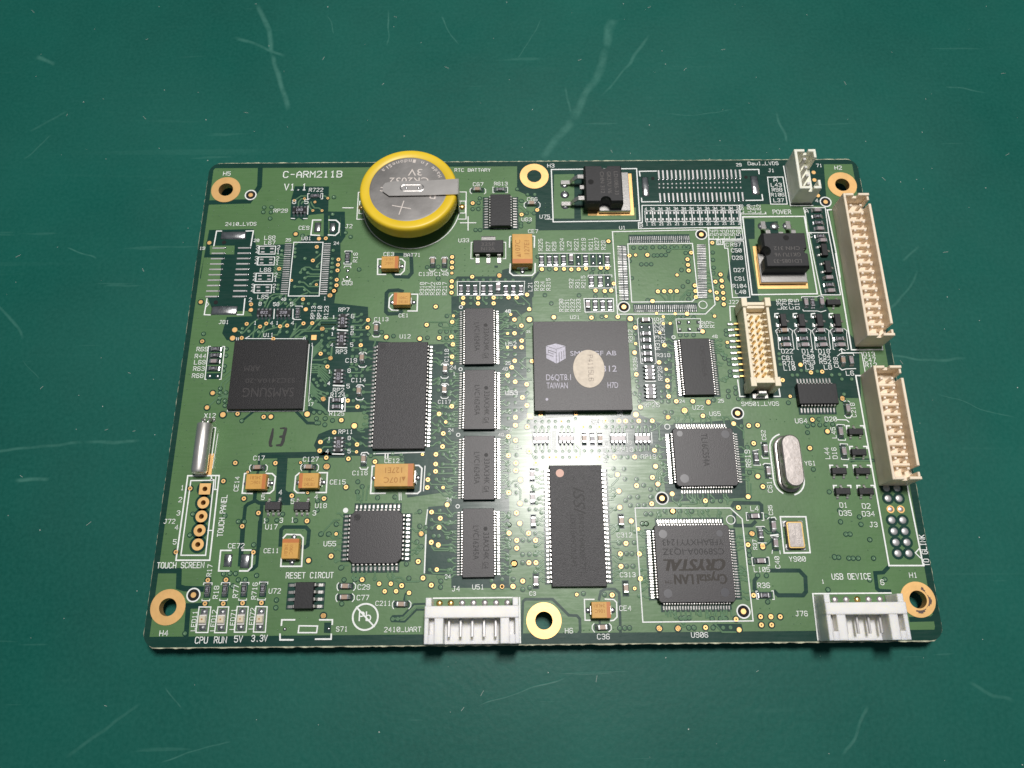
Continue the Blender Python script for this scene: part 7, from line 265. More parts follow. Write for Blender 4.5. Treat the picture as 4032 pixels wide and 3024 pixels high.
'dot':[['hole',-67.06,31.24,.45],['hole',-67.18,17.06,.45],['svia',-52.8,41.51,.3],['svia',-50.62,41.96,.3],['svia',-48.24,41.08,.3],['svia',-45.48,42.03,.3],['svia',-48.54,38.93,.3],['svia',-46.53,38.91,.3],['svia',-46.44,20.99,.3],['svia',-51.76,22.01,.3],['bigtp',-62.52,10.77,.55],['bigtp',-62.77,8.92,.55],['bigtp',-62.88,-7.52,.55],['bigtp',-46.15,-7.54,.55],['sqtp',-46.06,8.93,.55],['blob',-40.04,24.23,.4],['blob',-40.1,22.71,.4],['svia',-17.9,23.47,.3],['bigtp',-1.62,12.61,.6],['svia',-5.48,13.77,.28],['svia',-6.18,9.49,.28],['svia',-6.2,6.43,.28],['svia',-4.69,6.42,.28],['svia',-17.6,3.06,.28],['svia',-17.43,13.55,.28],['svia',-18.57,-9.4,.3],['svia',-35.89,-15.33,.3],['svia',-22.97,-15.94,.3],['svia',-18.83,-22.53,.3],['svia',-19.46,-30.12,.3],['svia',-38.83,-31.22,.3],['bigtp',-36.64,-10.04,.5],['bigtp',-41.52,-18.22,.5],['silkdot',-37.31,-26.78,.5],['bigpth_sq',-64.63,-22.41,1.15],['bigpth',-64.62,-25.07,1.15],['bigpth',-64.65,-27.69,1.15],['bigpth',-64.67,-30.34,1.15],['bigpth',-64.69,-32.97,1.15],['svia',-56.75,-19.18,.26],['svia',-46.68,-17.39,.26],['svia',-44.82,-23.32,.26],['bigtp',-41.57,-18.22,.5],['nub',-55.18,-10.32,.1],['nub',-56.57,-11.47,.1],['nub',-50.16,-10.32,.1],['nub',-48.87,-11.35,.1],['nub',-56.57,-13.58,.1],['nub',-56.57,-14.82,.1],['nub',-48.93,-12.81,.1],['nub',-48.9,-14.39,.1],['nub',-59.3,-15.5,.1],['nub',-70.78,-5.37,.1],['nub',-67.79,-5.13,.1],['nub',-70.87,-9.3,.1],['nub',-69.7,-10.61,.1],['nub',-70.79,-12.63,.1],['nub',-69.55,-14.12,.1],['nub',-70.9,-15.9,.1],['nub',-69.57,-17.85,.1],['nub',-70.99,-19.19,.1],['nub',-62.49,-9.07,.1],['nub',-57.91,-17.48,.1],['nub',-56.77,-17.4,.1],['nub',-52.82,-17.43,.1],['nub',-54.13,-17.42,.1],['nub',-51.65,-18.71,.1],['nub',-49.01,-17.37,.1],['nub',-47.84,-17.38,.1],['nub',-49.07,-18.74,.1],['nub',-47.86,-18.71,.1],['nub',-48.48,-30.48,.1],['nub',-46.82,-30.5,.1],['nub',-45.18,-30.51,.1],['nub',-70.84,-25.14,.1],['nub',-70.88,-27.16,.1],['nub',-70.95,-30.93,.1],['nub',-59.3,-28.74,.1],['nub',-57.15,-26.02,.1],['nub',-54.34,-26.04,.1],['nub',-60.17,-20.87,.1],['nub',-42.09,-32.94,.1],['nub',-57.22,-32.17,.1],['nub',-54.29,-32.11,.1],['nub',-48.43,-30.47,.1],['nub',-46.82,-30.49,.1],['nub',-45.22,-30.5,.1],['nub',-50.5,-36.26,.1],['nub',-42.18,-35.95,.1],['nub',-42.12,-32.93,.1],['nub',-48.73,-37.77,.1],['nub',-47.08,-37.78,.1],['nub',-45.55,-37.71,.1],['nub',-63.99,-39.3,.1],['nub',-71.05,-34.55,.1],['nub',-70.95,-30.93,.1],['nub',-70.86,-48.84,.1],['nub',-67.2,-48.87,.1],['nub',-44.49,-46.32,.1],['nub',-43.15,-46.29,.1],['nub',-48.25,-48.41,.1],['nub',-46.24,-47.95,.1],['nub',-65.83,-35.49,.1],['nub',-62.85,-35.35,.1],['nub',-41.13,-37.13,.1],['nub',-47.12,-49.29,.1],['nub',-70.45,49.44,.1],['nub',-67.12,49.42,.1],['nub',-63.19,49.39,.1],['nub',-70.2,40.32,.1],['nub',-68.89,40.31,.1],['nub',-67.6,40.11,.1],['nub',-65.63,40.28,.1],['nub',-63.81,40.32,.1],['nub',-63.78,39.51,.1],['nub',-70.25,39.03,.1],['nub',-65.05,38.25,.1],['nub',-70.27,37.83,.1],['nub',-68.91,37.82,.1],['nub',-58.59,44.08,.1],['nub',-60.22,44.14,.1],['nub',-58.71,41.74,.1],['nub',-56.55,41.72,.1],['nub',-54.63,41.59,.1],['nub',-54.68,36.45,.1],['nub',-55.77,35.27,.1],['nub',-57.92,34.81,.1],['nub',-57.93,33.52,.1],['nub',-57.71,32.02,.1],['nub',-44.84,46.03,.1],['nub',-70.15,27.42,.1],['nub',-70.0,26.17,.1],['nub',-65.0,30.11,.1],['nub',-65.03,29.0,.1],['nub',-68.47,12.68,.1],['nub',-68.46,11.79,.1],['nub',-70.58,11.0,.1],['nub',-70.6,7.7,.1],['nub',-70.69,4.44,.1],['nub',-70.7,1.15,.1],['nub',-70.75,-2.09,.1],['nub',-70.79,-5.34,.1],['nub',-69.51,-.24,.1],['nub',-67.85,-.88,.1],['nub',-67.68,-2.31,.1],['nub',-67.72,-3.73,.1],['nub',-67.79,-5.16,.1],['nub',-70.54,13.57,.1],['nub',-41.46,43.48,.1],['nub',-41.51,40.95,.1],['nub',-14.6,46.74,.1],['nub',-12.01,46.72,.1],['nub',-9.39,46.7,.1],['nub',-6.84,46.8,.1],['nub',-35.71,25.29,.1],['nub',-35.66,21.83,.1],['nub',-32.36,21.81,.1],['nub',-28.6,21.93,.1],['nub',-24.89,21.9,.1],['nub',-37.67,27.23,.1],['nub',-24.75,25.11,.1],['nub',-34.25,26.33,.1],['nub',-34.18,24.79,.1],['nub',-27.45,26.6,.1],['nub',-27.37,24.52,.1],['nub',-15.22,29.38,.1],['nub',-15.2,27.94,.1],['nub',-15.19,26.61,.1],['nub',-15.17,25.3,.1],['nub',-15.2,23.99,.1],['nub',-11.35,23.96,.1],['nub',-10.18,23.95,.1],['nub',-9.01,23.94,.1],['nub',-11.35,22.87,.1],['nub',-10.18,22.86,.1],['nub',-35.53,21.82,.1],['nub',-32.32,21.8,.1],['nub',-28.6,21.87,.1],['nub',-24.89,21.85,.1],['nub',-37.52,22.66,.1],['nub',-34.08,18.0,.1],['nub',-32.61,16.68,.1],['nub',-29.26,12.36,.1],['nub',-22.84,10.2,.1],['nub',-25.73,19.11,.1],['nub',-6.71,49.36,.1],['nub',-6.73,46.8,.1],['nub',2.28,40.45,.1],['nub',3.43,40.44,.1],['nub',2.29,39.34,.1],['nub',3.4,39.33,.1],['nub',2.27,38.3,.1],['nub',5.23,47.19,.1],['nub',7.07,47.17,.1],['nub',17.34,32.59,.1],['nub',25.7,32.64,.1],['nub',28.09,32.62,.1],['nub',30.78,32.71,.1],['nub',4.76,30.34,.1],['nub',21.62,21.53,.1],['nub',21.65,20.45,.1],['nub',25.71,21.5,.1],['nub',25.63,20.42,.1],['nub',31.29,25.48,.1],['nub',45.85,-9.36,.1],['nub',47.12,-9.37,.1],['nub',48.71,-9.86,.1],['nub',53.07,-13.38,.1],['nub',53.23,-16.85,.1],['nub',53.19,-21.05,.1],['nub',46.22,-27.63,.1],['nub',49.14,-27.75,.1],['nub',40.75,-14.21,.1],['nub',58.92,-29.67,.1],['nub',39.11,-26.87,.1],['nub',61.21,-35.09,.1],['nub',66.57,-38.78,.1],['nub',69.44,-38.75,.1],['nub',39.76,-45.41,.1],['nub',41.45,-45.42,.1],['nub',45.56,-46.86,.1],['nub',45.59,-48.19,.1],['nub',46.87,-48.15,.1],['nub',57.68,-42.3,.1],['nub',42.55,-41.43,.1],['nub',46.82,-45.63,.1],['nub',53.89,-36.35,.1],['nub',59.06,-29.62,.1],['nub',-2.34,-39.72,.1],['nub',7.27,-48.97,.1],['nub',8.28,-48.9,.1],['nub',12.62,-48.86,.1],['nub',3.59,-49.34,.1],['nub',5.51,-49.27,.1],['blob',-47.04,-48.29,.35],['blob',-39.08,-48.3,.35],['pbring',-32.52,-46.27,2.45],['svia',-30.27,-40.42,.38],['svia',-28.11,-40.44,.38],['svia',-29.19,-41.79,.38],['svia',-27.09,-41.78,.38],['svia',-24.69,-42.11,.38],['svia',-19.68,-37.95,.38],['svia',-7.55,-41.12,.38],['svia',21.35,27.47,.32],['svia',29.85,22.65,.32],['svia',14.35,13.19,.3],['svia',24.88,13.8,.3],['svia',28.76,13.66,.3],['svia',26.22,13.01,.3],['svia',27.54,11.48,.3],['svia',25.23,9.4,.3],['svia',25.96,1.35,.3],['svia',20.11,7.03,.3],['svia',26.14,11.45,.3],['bigtp',19.35,12.63,.62],['bigtp',19.21,-8.18,.62],['hole',26.36,46.59,.4],['hole',47.12,46.74,.4],['ring',34.72,15.65,.95],['ring',28.0,8.39,.42],['ring',-15.89,15.53,.42],['ring',-15.78,1.73,.42],['ring',-16.06,-12.06,.42],['ring',-15.96,-26.19,.42],['ring',25.28,-10.74,.6],['ring',35.97,-29.21,.9],['sqtp',-1.85,-8.34,.6],['bigtp',28.98,-7.41,.5],['svia',-7.54,-41.12,.3],['svia',6.2,-42.67,.3],['svia',16.94,-41.67,.3],['svia',18.3,-30.78,.3],['svia',41.51,-46.88,.45],['svia',36.5,18.82,.32],['svia',36.92,13.07,.32],['svia',38.97,7.14,.32],['svia',50.42,-4.61,.32],['pth',66.59,-25.36,.78],['pth',68.71,-25.38,.78],['pth_gold',66.7,-27.45,.78],['pth_gold',68.67,-27.47,.78],['pth',66.61,-29.51,.78],['pth',68.71,-29.53,.78],['pth',66.68,-31.62,.78],['pth',68.73,-31.64,.78],['pth',66.68,-33.68,.78],['pth',68.76,-33.7,.78],['pth',66.69,-35.74,.78],['pth',68.76,-35.76,.78],['pth',66.63,-23.35,.78],['pth',68.66,-23.37,.78]],
'led':[(-61.97,-46.52),(-58.61,-46.56),(-55.05,-46.52),(-51.59,-46.55)],
's236':[[-50.99,-25.97],[-45.55,-26.01]],
'light':[[(4.43,47.79),(8.94,47.87),(8.54,36.53),(4.03,36.56)],[(10.04,39.28),(22.13,39.18),(22.04,36.19),(10.03,36.29)],[(-70.03,30.48),(-64.7,30.44),(-64.57,28.33),(-69.78,28.37)],[(-70.96,27.61),(-67.23,27.58),(-66.71,18.33),(-71.06,18.15)]],
'bead':[(27.63,46.23,.3),(28.58,46.24,.3),(29.54,46.25,.3),(30.49,46.26,.3),(31.44,46.27,.3),(32.4,46.27,.3),(33.35,46.28,.3),(34.31,46.29,.3),(35.26,46.3,.3),(36.21,46.31,.3),(37.17,46.32,.3),(38.12,46.33,.3),(39.07,46.34,.3),(40.03,46.35,.3),(40.98,46.36,.3),(41.94,46.36,.3),(42.89,46.37,.3),(43.84,46.38,.3),(44.8,46.39,.3),(45.75,46.4,.3),(27.67,40.58,.3),(28.63,40.58,.3),(29.58,40.59,.3),(30.54,40.59,.3),(31.49,40.6,.3),(32.45,40.6,.3),(33.4,40.61,.3),(34.36,40.61,.3),(35.31,40.62,.3),(36.27,40.62,.3),(37.22,40.63,.3),(38.18,40.63,.3),(39.13,40.64,.3),(40.09,40.64,.3),(41.04,40.65,.3),(42.0,40.65,.3),(42.95,40.66,.3),(43.91,40.66,.3),(44.86,40.67,.3),(45.82,40.67,.3),(-66.61,29.85,.26),(-66.64,28.58,.26),(-66.66,27.3,.26),(-66.69,26.03,.26),(-66.72,24.76,.26),(-66.74,23.48,.26),(-66.77,22.21,.26),(-66.8,20.94,.26),(-66.82,19.66,.26),(-66.85,18.39,.26),(-61.19,29.81,.26),(-61.17,28.54,.26),(-61.14,27.26,.26),(-61.12,25.99,.26),(-61.1,24.72,.26),(-61.07,23.44,.26),(-61.05,22.17,.26),(-61.03,20.9,.26),(-61.0,19.62,.26),(-60.98,18.35,.26),(18.53,29.56,.13),(18.52,29.16,.13),(18.52,28.76,.13),(18.51,28.36,.13),(18.51,27.95,.13),(18.5,27.55,.13),(18.5,27.15,.13),(18.49,26.75,.13),(18.49,26.35,.13),(18.48,25.95,.13),(18.48,25.54,.13),(18.47,25.14,.13),(18.46,24.74,.13),(18.46,24.34,.13),(18.45,23.94,.13),(18.45,23.54,.13),(18.44,23.13,.13),(18.44,22.73,.13),(18.43,22.33,.13),(18.43,21.93,.13),(18.42,21.53,.13),(18.41,21.13,.13),(18.41,20.72,.13),(18.4,20.32,.13),(18.4,19.92,.13),(18.39,19.52,.13),(18.39,19.12,.13),(18.38,18.72,.13),(18.38,18.31,.13),(18.37,17.91,.13),(18.37,17.51,.13),(18.36,17.11,.13),(20.43,30.88,.12),(20.84,30.88,.12),(21.25,30.88,.12),(21.65,30.89,.12),(22.06,30.89,.12),(22.47,30.89,.12),(22.88,30.89,.12),(23.29,30.89,.12),(23.69,30.9,.12),(24.1,30.9,.12),(24.51,30.9,.12),(24.92,30.9,.12),(25.33,30.9,.12),(25.73,30.91,.12),(26.14,30.91,.12),(26.55,30.91,.12),(26.96,30.91,.12),(27.37,30.91,.12),(27.78,30.91,.12),(28.18,30.92,.12),(28.59,30.92,.12),(29.0,30.92,.12),(29.41,30.92,.12),(29.82,30.92,.12),(30.22,30.93,.12),(30.63,30.93,.12),(31.04,30.93,.12),(31.45,30.93,.12),(31.86,30.93,.12),(32.26,30.94,.12),(32.67,30.94,.12),(33.08,30.94,.12),(20.42,14.63,.12),(20.83,14.63,.12),(21.24,14.63,.12),(21.66,14.63,.12),(22.07,14.63,.12),(22.48,14.63,.12),(22.89,14.63,.12),(23.3,14.63,.12),(23.72,14.63,.12),(24.13,14.63,.12),(24.54,14.63,.12),(24.95,14.63,.12),(25.36,14.63,.12),(25.78,14.63,.12),(26.19,14.63,.12),(26.6,14.63,.12),(27.01,14.63,.12),(27.42,14.63,.12),(27.83,14.63,.12),(28.25,14.63,.12),(28.66,14.63,.12),(29.07,14.63,.12),(29.48,14.63,.12),(29.89,14.63,.12),(30.31,14.63,.12),(30.72,14.63,.12),(31.13,14.63,.12),(31.54,14.63,.12),(31.95,14.63,.12),(32.37,14.63,.12),(32.78,14.63,.12),(33.19,14.63,.12)],
'scr':[[[(-65.97,102.04),(-60.51,86.14),(-56.43,71.07)],.75,.5],[[(-71.33,92.6),(-57.07,85.41)],.6,.4],[[(-19.58,98.02),(-15.46,90.05)],.22,.45],[[(4.14,56.35),(10.95,66.6),(20.79,87.66),(23.01,96.99)],1.2,.38],[[(11.02,68.58),(9.68,77.32)],.4,.25],[[(72.9,11.65),(85.81,28.1)],.4,.25],[[(-115.6,57.26),(-109.94,64.26)],.22,.35],[[(-115.06,65.59),(-106.76,70.79)],.4,.25],[[(-117.93,86.56),(-112.92,83.73)],.7,.5],[[(-100.89,34.17),(-94.28,31.24)],.22,.45],[[(-108.89,-10.73),(-90.37,-9.92),(-78.26,-9.53)],.4,.35],[[(-102.25,-16.05),(-94.69,-17.05)],.5,.5],[[(-105.0,7.82),(-101.32,3.65)],.15,.25],[[(82.15,30.42),(86.88,33.85)],.4,.25],[[(72.11,6.89),(92.5,6.2)],.4,.35],[[(78.8,-55.85),(87.62,-59.1)],.4,.25],[[(-83.21,-66.83),(-71.34,-57.7)],.4,.25],[[(-65.68,-68.48),(-54.57,-64.81)],.15,.45],[[(-9.74,-59.81),(6.42,-55.21)],.15,.35],[[(-48.98,98.97),(-46.31,93.14)],.15,.35],[[(-32.9,100.33),(-33.58,88.76)],.22,.45],[[(18.99,74.53),(31.34,92.57)],.4,.35],[[(60.39,68.87),(61.4,59.73)],.4,.35],[[(101.5,76.64),(109.83,73.86)],.22,.45],[[(53.91,-68.05),(60.97,-60.44)],.4,.35],[[(-67.44,-55.36),(-64.39,-59.33)],.15,.35],[[(32.97,69.08),(49.56,70.28)],.15,.25],[[(4.02,97.12),(-1.91,84.31)],.15,.35],[[(84.28,-.94),(99.67,-6.09)],.15,.35],[[(-113.46,20.73),(-106.8,12.04)],.4,.35]],
'logo':[(3.6,6.47),(5.54,5.91),(5.54,3.16),(3.62,2.03),(1.56,3.24),(1.53,5.95),(3.62,5.21)],
'y900':[(46.09,-29.75),(49.16,-34.73)]}

# ---------------------------------------------------------------- the mat
def build_mat():
    m = bpy.data.materials.new('green_rubber_mat'); m.use_nodes = True; nt = m.node_tree; N = nt.nodes; L = nt.links; b = N['Principled BSDF']
    tc = N.new('ShaderNodeTexCoord')
    def noise(scale, det=4, rough=.5, vec=None, dist=0):
        n = N.new('ShaderNodeTexNoise'); n.inputs['Scale'].default_value = scale; n.inputs['Detail'].default_value = det; n.inputs['Roughness'].default_value = rough; n.inputs['Distortion'].default_value = dist
        L.new(vec or tc.outputs['Object'], n.inputs['Vector']); return n.outputs[0]
    def math_(op, a, b_=None, clamp=False):
        n = N.new('ShaderNodeMath'); n.operation = op; n.use_clamp = clamp
        for i, v in enumerate((a, b_)):
            if v is None: continue
            if isinstance(v, (int, float)): n.inputs[i].default_value = v
            else: L.new(v, n.inputs[i])
        return n.outputs[0]
    def rng(a, x0, x1, y0, y1):
        n = N.new('ShaderNodeMapRange'); n.clamp = True
        for i, v in enumerate((x0, x1, y0, y1)): n.inputs[i+1].default_value = v
        L.new(a, n.inputs[0]); return n.outputs[0]
    def mixc(f, a, b_):
        n = N.new('ShaderNodeMix'); n.data_type = 'RGBA'
        if isinstance(f, (int, float)): n.inputs[0].default_value = f
        else: L.new(f, n.inputs[0])
        for i, v in ((6, a), (7, b_)):
            if isinstance(v, tuple): n.inputs[i].default_value = (*v, 1)
            else: L.new(v, n.inputs[i])
        return n.outputs[2]
    base = mixc(rng(noise(14, 8, .68), .32, .68, 0, 1), (.0013, .066, .051), (.0028, .093, .071))
    grain = rng(noise(1400, 3), .3, .7, 0, 1)
    base = mixc(math_('MULTIPLY', grain, .30), base, (.018, .130, .105))
    # scuffs: stretched noise thresholded, at a few directions
    scr = None
    for ang, sx, sy, sc_, lo in ((.5, 1, 34, 16, .69), (-.9, 1, 40, 13, .69), (1.35, 1, 50, 10, .70), (.05, 1, 30, 9, .71)):
        mp = N.new('ShaderNodeMapping'); mp.inputs['Rotation'].default_value = (0, 0, ang); mp.inputs['Scale'].default_value = (sx, sy, 1); mp.inputs['Location'].default_value = (ang*3, sy, 0)
        L.new(tc.outputs['Object'], mp.inputs[0])
        s_ = rng(noise(sc_, 2, .4, mp.outputs[0], .3), lo, lo+.06, 0, 1)
        scr = s_ if scr is None else math_('MAXIMUM', scr, s_)
    scr = math_('MULTIPLY', scr, rng(noise(30, 3), .45, .65, 0, .07))
    hair = None
    for ang, sc_, sy in ((.9, 24, 95), (-.45, 30, 80), (2.2, 20, 110)):
        mp = N.new('ShaderNodeMapping'); mp.inputs['Rotation'].default_value = (0, 0, ang); mp.inputs['Scale'].default_value = (1, sy/6, 1); mp.inputs['Location'].default_value = (sc_, sy, 0)
        L.new(tc.outputs['Object'], mp.inputs[0]); s_ = rng(noise(sc_, 3, .6, mp.outputs[0], .15), .70, .73, 0, .16)
        hair = s_ if hair is None else math_('MAXIMUM', hair, s_)
    scr = math_('MAXIMUM', scr, hair)
    # individual scratches seen on the mat
    sep = N.new('ShaderNodeSeparateXYZ'); L.new(tc.outputs['Object'], sep.inputs[0])
    wob = N.new('ShaderNodeTexNoise'); wob.inputs['Scale'].default_value = 60; L.new(tc.outputs['Object'], wob.inputs['Vector'])
    wv = N.new('ShaderNodeVectorMath'); wv.operation = 'MULTIPLY_ADD'; L.new(wob.outputs['Color'], wv.inputs[0]); wv.inputs[1].default_value = (.006, .006, 0); L.new(tc.outputs['Object'], wv.inputs[2])
    brk = rng(noise(260, 4, .65), .38, .62, .45, 1)
    for q, wd, st in DATA['scr']:
        for (ax, ay), (bx, by) in zip(q, q[1:]):
            ax, ay, bx, by = [c*S+.001 for c in (ax, ay, bx, by)]; dx, dy = bx-ax, by-ay; ln = math.hypot(dx, dy); dx /= ln; dy /= ln
            v = N.new('ShaderNodeVectorMath'); v.operation = 'SUBTRACT'; L.new(wv.outputs[0], v.inputs[0]); v.inputs[1].default_value = ((ax+bx)/2, (ay+by)/2, 0)
            da = N.new('ShaderNodeVectorMath'); da.operation = 'DOT_PRODUCT'; L.new(v.outputs[0], da.inputs[0]); da.inputs[1].default_value = (dx, dy, 0)
            dp = N.new('ShaderNodeVectorMath'); dp.operation = 'DOT_PRODUCT'; L.new(v.outputs[0], dp.inputs[0]); dp.inputs[1].default_value = (-dy, dx, 0)
            along = rng(math_('ABSOLUTE', da.outputs['Value']), ln/2*.75, ln/2*1.02, 1, 0)
            acr = rng(math_('ABSOLUTE', dp.outputs['Value']), wd*S*.3, wd*S, 1, 0)
            s_ = math_('MULTIPLY', math_('MULTIPLY', along, acr), st)
            scr = math_('MAXIMUM', scr, math_('MULTIPLY', s_, brk))
    col = mixc(math_('MULTIPLY', scr, .75, True), base, (.10, .27, .22))
    # small dark nicks
    nick = rng(noise(55, 2, .4), .745, .77, 0, .6)
    col = mixc(nick, col, (.006, .05, .04))
    L.new(col, b.inputs['Base Color'])
    L.new(rng(noise(25, 5, .6), .3, .7, .38, .58), b.inputs['Roughness']); b.inputs['Specular IOR Level'].default_value = .22
    bp = N.new('ShaderNodeBump'); bp.inputs['Strength'].default_value = .35; bp.inputs['Distance'].default_value = .0002
    L.new(math_('ADD', math_('MULTIPLY', noise(700, 3), .5), math_('MULTIPLY', scr, -.6)), bp.inputs['Height']); L.new(bp.outputs[0], b.inputs['Normal'])
    M['mat'] = m
    mb = MB(); mb.box(-420, -320, -3, 420, 420, 0, .5)
    o = mb.build('table_mat', 'mat'); o['kind'] = 'structure'; o['label'] = 'scratched teal green rubber work mat under the circuit board'
    # the bench top the mat lies on
    M['bench'] = mat('bench_laminate', (.42, .40, .36), .5, noise=.05, nscale=40)
    o = MB().box(-700, -500, -33, 700, 700, -3).build('table', 'bench'); o['kind'] = 'structure'; o['label'] = 'pale bench top under the green mat'
build_mat()

# ---------------------------------------------------------------- the board
root = bpy.data.objects.new('circuit_board', None); sc.collection.objects.link(root); root.location = (0, 0, ZT*S); root.empty_display_size = .02
root['label'] = 'green populated circuit board with yellow coin cell lying on the mat'; root['category'] = 'circuit board'
BW, BH, TH = 72.5, 51.25, 1.6
def rrect(x0, y0, x1, y1, r, n=6):
    p = []
    for cx, cy, a in ((x1-r, y0+r, -90), (x1-r, y1-r, 0), (x0+r, y1-r, 90), (x0+r, y0+r, 180)):
        p += [(cx+r*math.cos(math.radians(a+90*i/n)), cy+r*math.sin(math.radians(a+90*i/n))) for i in range(n+1)]
    return p
def circ(x, y, r, n=32): return [(x+r*math.cos(2*math.pi*i/n), y+r*math.sin(2*math.pi*i/n)) for i in range(n)]
HOLES = [(-68.15, 44.4), (0, 47.35), (68.25, 44.6), (-68.75, -44.25), (.05, -47.2), (68.95, -44.1)]
pth72 = [(d[1], d[2]) for d in DATA['dot'] if d[0].startswith('bigpth')]
outl = rrect(-BW, -BH, BW, BH, 2.4)
mb = MB(); hl = [circ(x, y, 1.62) for x, y in HOLES]+[circ(x, y, .5, 16) for x, y in pth72]
mb.poly([outl]+hl, 0, True); mb.k = 0; mb.poly([outl]+hl, -TH, True); n = len(outl)
mb.k = 1
rag = [(random.uniform(-.05, .05)) for _ in outl]
# edge walls, cut fine along the long sides so the routed edge is a little ragged; outward flare and pale colour make it look lit
pts = []
for i in range(n):
    a, b = outl[i], outl[(i+1) % n]; L_ = math.hypot(b[0]-a[0], b[1]-a[1]); k = max(1, int(L_/.6))
    for j in range(k): pts.append((a[0]+(b[0]-a[0])*j/k, a[1]+(b[1]-a[1])*j/k))
N_ = len(pts); v = [(x, y, 0) for x, y in pts]
v += [(x*(1+random.uniform(.0003, .0022) if abs(x) > BW-.1 else 1), y*(1+random.uniform(.0025, .0058) if abs(y) > BH-.1 else 1), -.12) for x, y in pts]
v += [(x, y, -TH) for x, y in pts]
f = []
for i in range(N_):
    j = (i+1) % N_
    f += [(i, N_+i, N_+j, j), (N_+i, 2*N_+i, 2*N_+j, N_+j)]
mb.add(v, f)
for h in hl:
    q = len(h); mb.add([(a, b, 0) for a, b in h]+[(a, b, -TH) for a, b in h], [(i, (i+1) % q, q+(i+1) % q, q+i) for i in range(q)])
mb.build('substrate', ['mask', 'fr4'], root)
# copper pour under the mask
po = [(-71.4,-49.4),(71.0,-49.4),(71.2,-48.9),(71.3,50.0),(-71.2,50.0),(-71.5,49.5)]
MB().poly([po]+[circ(x, y, 1.7) for x, y in HOLES]+[circ(x, y, .55, 16) for x, y in pth72], .02).build('copper_pour', 'pour', root)
mb = MB()
for p in DATA['darkp']: mb.poly([p], .030)
for wd, p in DATA['dark']: mb.line(p, wd, .030)
mb.build('isolation_gap', 'mask', root)
for p in DATA['light']: MB().poly([p], .0462).build('copper_island', 'pour', root)
mb = MB()
for t, x, y, r in DATA['dot']:
    if t == 'svia': mb.disc(x, y, r+.18, .0805)
    elif t == 'bigtp': mb.disc(x, y, r+.28, .0805)
    elif t == 'pth': mb.disc(x, y, r+.35, .0805)
    elif t == 'bigpth': mb.ring(x, y, 1.1, 1.6, .0805)
    elif t == 'bigpth_sq': mb.ring(x, y, 1.0, 1.6, .0805)
for x, y in DATA['via']: mb.disc(x, y, .66, .0805)
for x, y in DATA['tp']: mb.disc(x, y, .70, .0805)
for x, y in DATA['tent']: mb.disc(x, y, .5, .0805, 12)
mb.build('clearance_rings', 'mask', root, kind='stuff')
# short fan-out traces from the fine pitch chips to their vias
rs = random.Random(11)
blocked = [d['box'] for d in DATA['ic']]
def free(x, y, m=.4): return all(not (b[0]-m < x < b[2]+m and b[1]-m < y < b[3]+m) for b in blocked) and abs(x) < 70 and abs(y) < 49
for d in DATA['ic']:
    if d['name'] not in ('U52', 'U53', 'U54', 'U51', 'SDRAM', 'U22', 'U65', 'U906', 'U12', 'U55'): continue
    x0, y0, x1, y1 = d['box']; cx, cy = (x0+x1)/2, (y0+y1)/2
    for sd in ({'lr': (0, 2), 'q': (0, 1, 2, 3)}[d['side']]):
        for i in range(d['n']):
            if rs.random() > (.75 if d['name'] in ('U52','U53','U54','U51','SDRAM') else .4): continue
            tt = (i-(d['n']-1)/2)*d['p']; a = sd*math.pi/2; c_, s_ = round(math.cos(a)), round(math.sin(a)); off = ((x1-x0) if sd in (0, 2) else (y1-y0))/2+d['e']
            l1, j, l2 = rs.uniform(.3, 1.0), rs.choice((-.6, -.3, 0, .3, .6)), rs.uniform(.2, .9)
            P_ = [(off, tt), (off+l1, tt), (off+l1+abs(j), tt+j), (off+l1+abs(j)+l2, tt+j)]
            P_ = [(cx+u*c_-v_*s_, cy+u*s_+v_*c_) for u, v_ in P_]
            if all(free(*p) for p in P_[2:]):
                DATA['trace'].append(P_)
                if rs.random() < .6: DATA['tent'].append(P_[-1])
mb = MB()
for p in DATA['trace']: mb.line(p, .20, .098, bev=.05)
mb.build('traces', 'trace', root, kind='stuff')
# tented vias: small domes of mask with a faint ring
mb = MB()
for x, y in DATA['tent']: mb.cone(x, y, [(.40, .05), (.31, .120), (.20, .125), (.13, .105), (0.001, .104)], 12)
for t, x, y, r in DATA['dot']:
    if t == 'nub': mb.dome(x, y, .13, .02, .13, 6)
mb.build('tented_vias', 'trace', root, kind='stuff')
